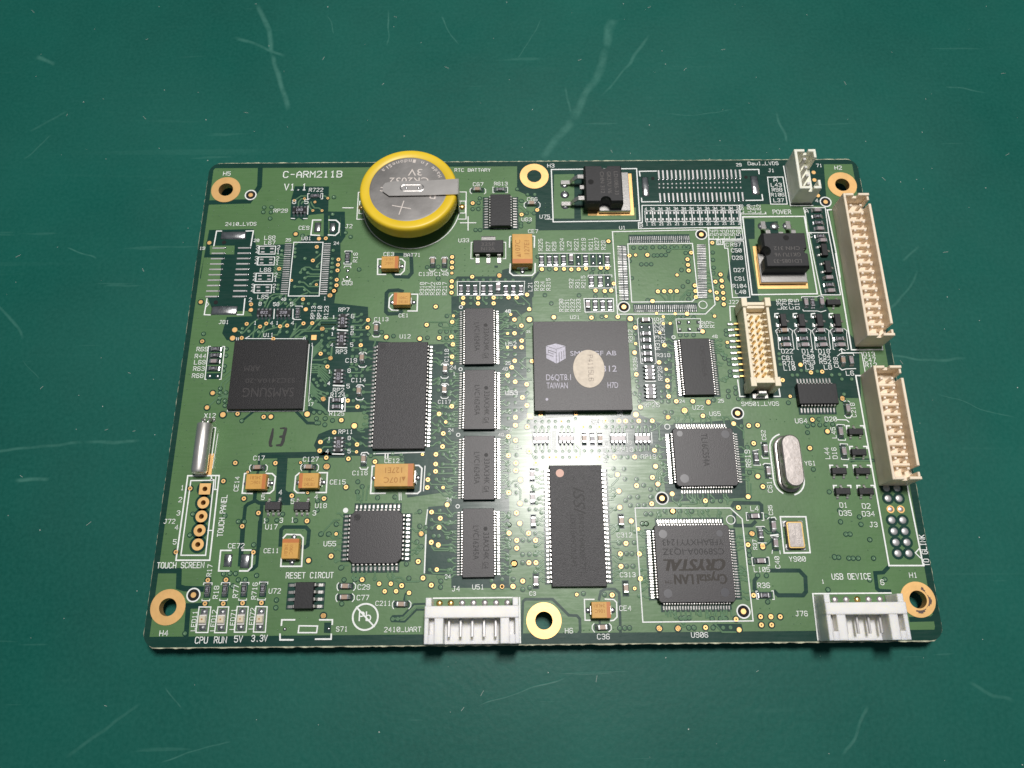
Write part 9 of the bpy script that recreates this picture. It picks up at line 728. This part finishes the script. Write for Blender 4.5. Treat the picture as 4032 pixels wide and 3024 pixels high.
# ---------------------------------------------------------------- tantalum capacitors
for i, (x0, y0, x1, y1, z, st) in enumerate(DATA['tant']):
    cx, cy = (x0+x1)/2, (y0+y1)/2; w2, h2 = (x1-x0)/2, (y1-y0)/2; big = z > 2.5
    horiz = st in 'lr'; sg = 1 if st in 'rt' else -1
    e = MB(); q = e; L_, H_ = (w2, h2) if horiz else (h2, w2)
    ang = {'r': 0, 'l': PI, 't': PI/2, 'b': -PI/2}[st]
    q = body(-L_, -H_, L_, H_, z, z0=.15)
    o = q.build('tantalum_capacitor', 'tant', root, {0: 'ochre capacitor below the coin cell', 1: 'ochre capacitor with its band to the left, below the first one', 2: 'large ochre capacitor standing upright on the layout', 3: 'large ochre capacitor under the tall memory chip', 4: 'ochre capacitor with its band to the right above two tiny chips', 5: 'ochre capacitor with its band to the left above two tiny chips', 6: 'ochre capacitor with its band at the top', 7: 'ochre capacitor at the bottom edge'}[i], loc=(cx, cy, 0))
    o.rotation_euler = (0, 0, ang)
    bw = .95 if big else .62; MB().box(L_-bw-.16, -H_+.05, z-.08, L_-.10, H_-.05, z+.006).build('polarity_band', 'tantb', o)
    for s_ in (-1, 1): MB().box(*(sorted([s_*(L_-.3), s_*(L_+.18)])[0], -H_*.55, .05, sorted([s_*(L_-.3), s_*(L_+.18)])[1], H_*.55, z*.45), .05).build('terminal', 'lead', o); MB().dome(s_*(L_+.5), 0, .55, .03, .3, 12).build('solder_joint', 'solder', o, smooth=True)
    # marks: lettering reads towards the side away from the band
    if big:
        for t, yy in (('107C', .35), ('127E1', -1.55)): ftext(t, 3.2, 1.05, L_-bw-1.3 if t == '127E1' else L_-bw-1.5, -yy if 0 else -yy-0.1, z+.008, PI, 'tantm', o)

        t_ = MB(); t_.add([(L_-bw-.55, -.35, z+.008), (L_-bw-.95, -1.25, z+.008), (L_-bw-1.35, -.35, z+.008)][::1], [(0, 2, 1)]); t_.build('lettering', 'tantm', o)
    else:
        ftext('106C', 1.75, .62, L_-bw-.55, .1, z+.008, PI, 'tantm', o); ftext('24LB1', 2.0, .62, L_-bw-.45, 1.05, z+.008, PI, 'tantm', o)

# ---------------------------------------------------------------- status leds
for i, (x, y) in enumerate(DATA['led']):
    e = MB(); e.box(-.65, -.95, .1, .65, .85, .55, .04); e.k = 1; e.box(-.6, -.62, .55, .6, .62, .95, .12)
    o = e.build('status_led', ['cer', 'led'], root, ['first status lamp, above the word CPU', 'second status lamp, above the word RUN', 'third status lamp, above the word 5V', 'fourth status lamp, above the word 3.3V'][i], loc=(x, y, 0))
    MB().disc(0, .05, .16, .957, 10).build('die', 'tantm', o)
    for s_ in (-1, 1): q = MB(); q.box(-.68, min(s_*.85, s_*1.95), .02, .68, max(s_*.85, s_*1.95), .12, .03); q.dome(0, s_*1.35, .6, .1, .35, 14); q.build('solder_joint', 'solder', o, smooth=False)

# ---------------------------------------------------------------- crystals
def stadium(cx, cy, w2, h2, n=12):
    return [(cx+w2*math.cos(PI*k/n), cy+(h2-w2)+w2*math.sin(PI*k/n)) for k in range(n+1)]+[(cx-w2*math.cos(PI*k/n), cy-(h2-w2)-w2*math.sin(PI*k/n)) for k in range(n+1)]
def shell(sections, top=True):
    q = MB(); n = len(sections[0][0]); v = []
    for p, z in sections: v += [(a, b, z) for a, b in p]
    f = []
    for k in range(len(sections)-1):
        for i in range(n): j = (i+1) % n; f.append((k*n+i, k*n+j, (k+1)*n+j, (k+1)*n+i))
    f.append(tuple(range((len(sections)-1)*n, len(sections)*n))); q.add(v, f); return q
def oval(w2, h2, z): return (stadium(0, 0, w2, h2), z)
o = shell([oval(2.35, 5.6, .3), oval(2.35, 5.6, .65), oval(2.2, 5.45, .75), oval(1.92, 5.17, .8), oval(1.9, 5.15, 3.0), oval(1.8, 5.05, 3.35), oval(1.6, 4.85, 3.5)]).build('crystal', 'can', root, 'oval silver crystal can', loc=(48.0, -18.5, .05), smooth=True)
try: o.data.set_sharp_from_angle(angle=math.radians(35))
except Exception: pass
q = MB(); stroke_text(q, '33.1M25', .35, 3.6, .95, 1.0, .07, 3.507, -PI/2); q.ring(-.1, -3.9, .55, .62, 3.507, 20); q.build('lettering', 'etch', o)
mbs = MB(); ol = stadium(48.0, -18.5, 2.95, 6.1)
mbs.line(ol[:5], .28, .118); mbs.line(ol[7:18], .28, .118); mbs.line(ol[20:]+[ol[0]], .28, .118); mbs.build('silkscreen_outline', 'silk', root, kind='stuff')
# lying tube crystal
q = MB(); n = 24; v = []; f = []
for yy, r in ((0, 1.2), (0, 1.42), (-.15, 1.5), (-9.3, 1.5), (-9.75, 1.3), (-9.95, .8)): v += [(r*math.sin(2*PI*i/n), yy, 1.55+r*math.cos(2*PI*i/n)) for i in range(n)]
for k in range(5):
    for i in range(n): j = (i+1) % n; f.append((k*n+i, (k+1)*n+i, (k+1)*n+j, k*n+j))
f.append(tuple(range(n))); f.append(tuple(range(5*n, 6*n))[::-1]); q.add(v, f)
x12 = q.build('tube_crystal', 'cany', root, 'silver tube crystal lying on its side', loc=(-65.6, -9.85, 0), smooth=True)
try: x12.data.set_sharp_from_angle(angle=math.radians(40))
except Exception: pass
def tube(mb, pts, r, n=8):
    P = [Vector(p) for p in pts]; up = Vector((0.3, 0.1, 1)).normalized(); rings = []
    for i, p in enumerate(P):
        d = (P[min(i+1, len(P)-1)]-P[max(i-1, 0)]).normalized(); a = d.cross(up).normalized(); b = a.cross(d)
        rings.append([tuple(p+a*r*math.cos(2*PI*k/n)+b*r*math.sin(2*PI*k/n)) for k in range(n)])
    v = [c for r_ in rings for c in r_]; f = []
    for t in range(len(P)-1):
        for i in range(n): j = (i+1) % n; f.append((t*n+i, t*n+j, (t+1)*n+j, (t+1)*n+i))
    f += [tuple(range(n))[::-1], tuple(range((len(P)-1)*n, len(P)*n))]; mb.add(v, f)
for s_ in (-.5, .5):
    q = MB(); tube(q, [(s_, -.1, 1.5), (s_, .5, 1.5), (s_*1.5, 1.0, 1.3), (s_*1.8, 1.25, .8), (s_*1.8, 1.3, 0)], .24); q.dome(s_*1.8, 1.3, .5, .03, .3); q.build('lead', 'lead', x12, smooth=True)
MB().box(-1.2, -9.8, .02, 1.85, -5.6, .06).build('ground_pad', 'gold', x12)
# flat smd crystal
(xa, ya), (xb, yb) = DATA['y900']; cx, cy = (xa+xb)/2, (ya+yb)/2; w2, h2 = (xb-xa)/2, (ya-yb)/2
q = MB(); q.prism(rrect(-w2-.1, -h2-.1, w2+.1, h2+.1, .3, 3), .15, .75); q.k = 1; q.prism(rrect(-w2, -h2, w2, h2, .35, 4), .75, 1.0, .06); q.k = 2; q.prism(rrect(-w2+.25, -h2+.25, w2-.25, h2-.25, .2, 3), .99, 1.08, .03)
o = q.build('crystal', ['resb', 'goldpin', 'can'], root, 'small rectangular crystal with a gold rim', loc=(cx, cy, 0))
q = MB(); stroke_text(q, '4.0CSID', .15, 1.9, .52, .6, .07, 1.086, -PI/2); stroke_text(q, '33Z', -.75, 1.3, .5, .5, .07, 1.086, -PI/2); q.build('lettering', 'etchw', o)
for sx in (-1, 1):
    for sy in (-1, 1): MB().box(sx*(w2-.1)-.5, sy*(h2-.3)-.6, .03, sx*(w2-.1)+.5, sy*(h2-.3)+.6, .2, .05).build('solder_joint', 'solder', o)

# ---------------------------------------------------------------- coin cell
bat = bpy.data.objects.new('coin_cell', None); sc.collection.objects.link(bat); bat.parent = root; bat.location = (-26.95*S, 39.8*S, .6*S); bat.rotation_euler = (math.radians(-4.5), 0, 0); bat['label'] = 'yellow sleeved coin cell with a welded metal strip'; bat.empty_display_size = .005
def lathe(prof, n=72):
    q = MB(); v = []; f = []
    for r, z in prof: v += [(r*math.cos(2*PI*i/n), r*math.sin(2*PI*i/n), z) for i in range(n)]
    for k in range(len(prof)-1):
        for i in range(n): j = (i+1) % n; f.append((k*n+i, k*n+j, (k+1)*n+j, (k+1)*n+i))
    q.add(v, f); return q
lathe([(7.9, 2.35), (9.6, 2.3), (10.25, 2.55), (10.38, 3.1), (10.38, 5.0), (10.28, 5.5), (10.05, 5.78), (9.7, 5.85), (8.35, 5.8), (8.2, 5.68)]).build('sleeve', 'yellow', bat, smooth=True)
q = lathe([(8.6, 5.70), (8.0, 5.72), (.01, 5.72)]); q.build('top_face', 'steel', bat, smooth=False)
lathe([(9.0, 2.4), (.01, 2.4)]).build('bottom_face', 'steel', bat)
def blet(t, W, H, x, y, ang, m='etchw'): return ftext(t, W, H, x, y, 5.728, ang, m, bat)
blet('3V', 3.0, 1.75, 2.75, 5.15, PI); blet('CR2032', 8.3, 1.7, 4.2, 2.9, PI); blet('Panasonic', 12.0, 1.6, 6.0, -1.2, math.radians(172), 'etchw')
for i, ch in enumerate('Made in Indonesia'):
    a = math.radians(24+i*7.0); r = 7.75
    if ch != ' ': blet(ch, .28 if ch in 'i' else .62, .62 if ch in 'aeno' else .85, r*math.cos(a), r*math.sin(a), a+PI/2+0, 'etchw')
q = MB(); q.line([(-3.15, -4.3), (.7, -5.15)], .2, 5.73); q.line([(-.8, -3.2), (-1.65, -6.6)], .2, 5.73); q.build('lettering', 'etchw', bat)
# strip: tapered end, raised weld pad, folded down at the right
q = MB()
top = [(-5.35, .35), (-4.9, 1.15), (-3.4, 1.55), (4.6, 1.75), (10.45, 2.15), (10.45, -1.85), (4.6, -2.05), (-3.9, -2.15), (-5.3, -1.0)]
q.prism(top[::-1], 6.0, 6.2); q.box(10.4, -1.85, .0, 10.62, 2.15, 6.2); q.box(10.4, -.6, -.7, 10.62, .6, .02)
q.build('contact_strip', 'nickel', bat)
q = MB(); st_ = [(b, a) for a, b in stadium(-.15, .85, .95, 2.6)]; st2 = [(b, a) for a, b in stadium(-.15, .85, .78, 2.4)]
n = len(st_); q.add([(a, b, 6.19) for a, b in st_]+[(a, b, 6.26) for a, b in st2]+[(a*.99, b, 6.215) for a, b in [(d_, c__) for c__, d_ in stadium(-.15, .85, .66, 2.28)]], [(i, (i+1) % n, n+(i+1) % n, n+i) for i in range(n)]+[(n+i, n+(i+1) % n, 2*n+(i+1) % n, 2*n+i) for i in range(n)]+[tuple(range(2*n, 3*n))])
q.build('weld_boss', 'nickel', bat, smooth=False)
for x in (-.4, 2.2): MB().dome(x, -.2, .28, 6.215, .12, 10).build('weld_spot', 'solder', bat, smooth=True)
for s_ in (-1, 1): MB().dome(s_*11.0, -.1, .75, -.57, .5, 16).build('solder_joint', 'goldpin', bat, smooth=True)

# ---------------------------------------------------------------- connectors
def empty(name, x, y, label):
    e = bpy.data.objects.new(name, None); sc.collection.objects.link(e); e.parent = root; e.location = (x*S, y*S, 0); e['label'] = label; e.empty_display_size = .004; return e
def legs(e, pts, L_=2.25):
    for x, y in pts: MB().box(x-.3, y-.3, -TH-L_, x+.3, y+.3, -TH+.1).build('solder_tail', 'lead', e)
def side_entry(x0, x1, pins, label, mt):
    "right angle header lying on the board, mouth towards the front edge"
    cx = (x0+x1)/2; e = empty('white_connector', cx, -51.15, label); w2 = (x1-x0)/2; q = MB(); D_ = 6.4; zt = 5.1
    q.box(-w2, 0, .05, w2, D_, 1.3)                                     # floor
    q.box(-w2, D_-2.05, 1.3, w2, D_, zt+.1, .12)                        # rear bar
    for s_ in (-1, 1):
        a, b = (-w2, -w2+.75) if s_ < 0 else (w2-.75, w2); q.box(a, 0, 1.3, b, D_-2.05, zt, .1)
        a, b = (-w2+1.75, -w2+3.35) if s_ < 0 else (w2-3.35, w2-1.75); q.box(a, 0, 1.3, b, D_-2.05, zt, .1)
        a, b = (-w2+.75, -w2+1.75) if s_ < 0 else (w2-1.75, w2-.75); q.box(a, 0, 1.3, b, 1.55, zt, .0); q.box(a, 1.55, 1.3, b, D_-2.05, 3.0)
        a, b = (-w2+.1, -w2+1.15) if s_ < 0 else (w2-1.15, w2-.1); q.box(a, D_, .05, b, D_+1.45, zt-.3, .1)
    q.build('housing', mt, e)
    for x in pins: MB().box(x-cx-.22, 1.15, 2.75, x-cx+.22, D_-1.9, 3.2, .08).build('pin', 'tinpad', e)
    return e, cx
pj = [-16.99+2.08*i for i in range(5)]
e, cx = side_entry(-21.2, -4.5, pj, 'white side entry connector at the middle of the front edge', 'white')
legs(e, [(x-cx, 7.3) for x in pj])
for i in range(7):
    x = -19.05+2.08*i; MB().dome(x-cx, 7.15, .62, .03, .35, 14).build('solder_joint', 'goldpin' if i < 2 else 'dull', e, smooth=True)
pj = [53.78+2.07*i for i in range(4)]
e, cx = side_entry(49.75, 64.1, pj, 'white side entry connector near the right corner', 'white')
legs(e, [(x-cx, 7.3) for x in pj])
for i in range(6):
    x = 51.6+2.07*i; MB().dome(x-cx, 7.15, .62, .03, .35, 14).build('solder_joint', 'goldpin' if i == 3 else 'dull', e, smooth=True)
for a, b, yb in ((-21.2, -4.5, -43.25), (49.85, 64.1, -43.0)): pass
q = MB(); q.line([(-20.2, -43.1), (-5.6, -43.1)], .25, .118); q.line([(-4.35, -43.1), (-4.3, -51.0)], .25, .118); q.line([(64.2, -42.9), (49.7, -42.9), (49.55, -51.0)], .25, .118); q.build('silkscreen_outline', 'silk', root, kind='stuff')
# tall four pin header at the top right
e = empty('power_connector', 58.5, 44.85, 'tall greenish white four pin header at the top edge'); q = MB(); X0, X1, Y0, Y1, Zt = -2.35, 2.3, -4.95, 4.9, 6.0
q.box(X0, Y0, .05, X1, Y1, 1.6); q.box(X0, Y0, 1.6, X0+.6, Y1, Zt, .08)
for s_, (ya, yb) in ((-1, (Y0, Y0+.6)), (1, (Y1-.6, Y1))):
    q.box(X0+.6, ya, 1.6, -.1, yb, Zt, .08); q.box(-.1, ya, 1.6, .7, yb, Zt-1.3); q.box(.7, ya, 1.6, X1, yb, Zt, .08)
q.box(X1-.55, Y0+.6, 1.6, X1, Y0+2.1, Zt, .08); q.box(X1-.55, Y1-2.1, 1.6, X1, Y1-.6, Zt, .08); q.build('housing', 'green', e)
for i in range(4): MB().box(-.3, -3.2+2.05*i-.3, 1.5, .3, -3.2+2.05*i+.3, 5.3, .12).build('pin', 'cer', e)
for x, y in ((3.85, 3.0), (3.75, 1.05), (4.0, -2.95)): MB().cyl(x, y, .45, .02, .08, 16).build('test_point', 'gold', e)
# two long beige double row headers
def double_row(x0, y0, y1, n, label):
    cx, cy = x0+2.75, (y0+y1)/2; e = empty('beige_connector', cx, cy, label); hy = (y1-y0)/2; q = MB(); X0, X1, Zt = -2.75, 2.75, 6.0
    q.box(X0, -hy, .05, X1, hy, 2.6)                                            # base block
    q.box(X0, -hy, 2.6, X0+.5, hy-1.2, Zt, .1)                                  # left wall
    q.box(X0, hy-1.2, 2.6, X0+.5, hy, Zt-.0, .1)
    q.box(X1-.55, -hy+2.6, 2.6, X1, hy-2.6, Zt, .1)                             # right wall stops short of the ends
    for s_ in (-1, 1):
        ya, yb = (-hy, -hy+.55) if s_ < 0 else (hy-.55, hy)
        q.box(X0+.5, ya, 2.6, -.55, yb, Zt, .1); q.box(-.55, ya, 2.6, .45, yb, Zt-1.2); q.box(.45, ya, 2.6, X1, yb, Zt, .1)
        yc, yd = (-hy+.55, -hy+1.5) if s_ < 0 else (hy-1.5, hy-.55); q.box(X1-.45, yc, 2.6, X1, yd, Zt-.4, .1)
    q.build('housing', 'beige', e)
    for i in range(n):
        y = (i-(n-1)/2)*2.0
        for k, x in enumerate((-1.05, 1.05)):
            MB().box(x-.26, y-.26, 2.6, x+.26, y+.26, 5.0, .1).build('pin', 'lead' if 0 else 'beige_pin', e)
        if i < n-1: MB().box(-2.2, y+.72, 2.6, 2.1, y+1.28, 3.9, .15).build('partition', 'beige', e)
    legs(e, [(-1.05, (i-(n-1)/2)*2.0) for i in range(0, n, 2)])
    return e
M['beige_pin'] = mat('tinned_post', (.85,.74,.62), .42, .35)
double_row(65.15, 6.0, 38.7, 15, 'long beige double row header at the upper right edge')
double_row(65.2, -22.9, -.3, 10, 'shorter beige double row header at the lower right edge')
# cream surface mount header with gold pins
e = empty('cream_connector', 44.25, 5.15, 'cream double row header with gold pins'); q = MB(); X0, X1, Y0, Y1, Zt = -3.0, 2.9, -9.2, 9.8, 5.0
q.box(X0+.3, Y0+1.2, .25, X1-.3, Y1-1.2, 2.1)
q.box(X0+.3, Y0+1.8, 2.1, X0+.9, Y1-1.8, 4.5, .08); q.box(X1-.9, Y0+1.8, 2.1, X1-.3, Y1-1.8, 4.5, .08)
for s_ in (-1, 1):
    f_ = lambda a, b: (min(s_*a, s_*b), max(s_*a, s_*b)); hy = 9.5; oy = .3
    ya, yb = f_(hy-2.0, hy-1.4); q.box(X0+.3, ya+oy, 2.1, X1-.3, yb+oy, Zt-.9, .05)
    ya, yb = f_(hy-1.9, hy)
    q.box(X0, ya+oy, .25, X0+1.15, yb+oy, Zt, .08); q.box(X1-1.15, ya+oy, .25, X1, yb+oy, Zt, .08)
    ya, yb = f_(hy-1.4, hy-.75); q.box(X0+1.15, ya+oy, .25, X1-1.15, yb+oy, Zt-.6 if s_ > 0 else Zt-.2, .05)
q.build('housing', 'cream', e)
for s_ in (-1, 1):
    q = MB(); yy = -9.9 if s_ < 0 else 9.4; q.box(-1.6, yy-.5, .05, 1.6, yy+.6, .7, .1); q.box(-.9, yy-.1, .6, .9, yy+.7, 2.4, .2); q.build('hold_down', 'lead', e)
for i in range(10):
    y = -6.6+1.36*i+.4
    for x in (-.95, .45):
        MB().box(x-.2, y-.2, 2.1, x+.2, y+.2, 4.2, .1).build('pin', 'goldpin', e)
    if i % 1 == 0: MB().box(X0+.9, y+.55, 2.1, X0+1.5, y+.80, 3.9).build('rib', 'cream', e); MB().box(X1-1.5, y+.55, 2.1, X1-.9, y+.80, 3.9).build('rib', 'cream', e)
for i in range(10):
    y = -5.5+1.28*i
    for s_ in (-1, 1):
        q = MB(); xa, xb = (X0-1.9, X0-.55) if s_ < 0 else (X1+.1, X1+.9); q.box(xa, y-.28, .02, xb, y+.28, .25, .08); q.k = 1; xa, xb = (X0-.6, X0+.4) if s_ < 0 else (X1-.4, X1+.2); q.box(xa, y-.2, .22, xb, y+.2, .5, .05); q.build('terminal', ['solder', 'goldpin'], e)

# ---------------------------------------------------------------- dust
rd = random.Random(5); q = MB()
M['dust'] = mat('dust', (.42, .46, .42), .9)
for i in range(420):
    x, y = rd.uniform(-130, 130), rd.uniform(-100, 150)
    if abs(x) < 74 and abs(y) < 53: continue
    a = rd.uniform(0, math.pi); l = rd.choice((.12, .16, .2, .9)) * rd.uniform(.5, 1.3); w_ = .05 if l > .4 else l*.7; c, s_ = math.cos(a), math.sin(a)
    q.add([(x+(u*l*c-v*w_*s_)/1, y+(u*l*s_+v*w_*c), z) for z in (.0, .06) for u, v in ((-.5,-.5),(.5,-.5),(.5,.5),(-.5,.5))], [(0,1,5,4),(1,2,6,5),(2,3,7,6),(3,0,4,7),(4,5,6,7)])
q.build('dust', 'dust', None, label='specks of dust and lint on the mat', kind='stuff')
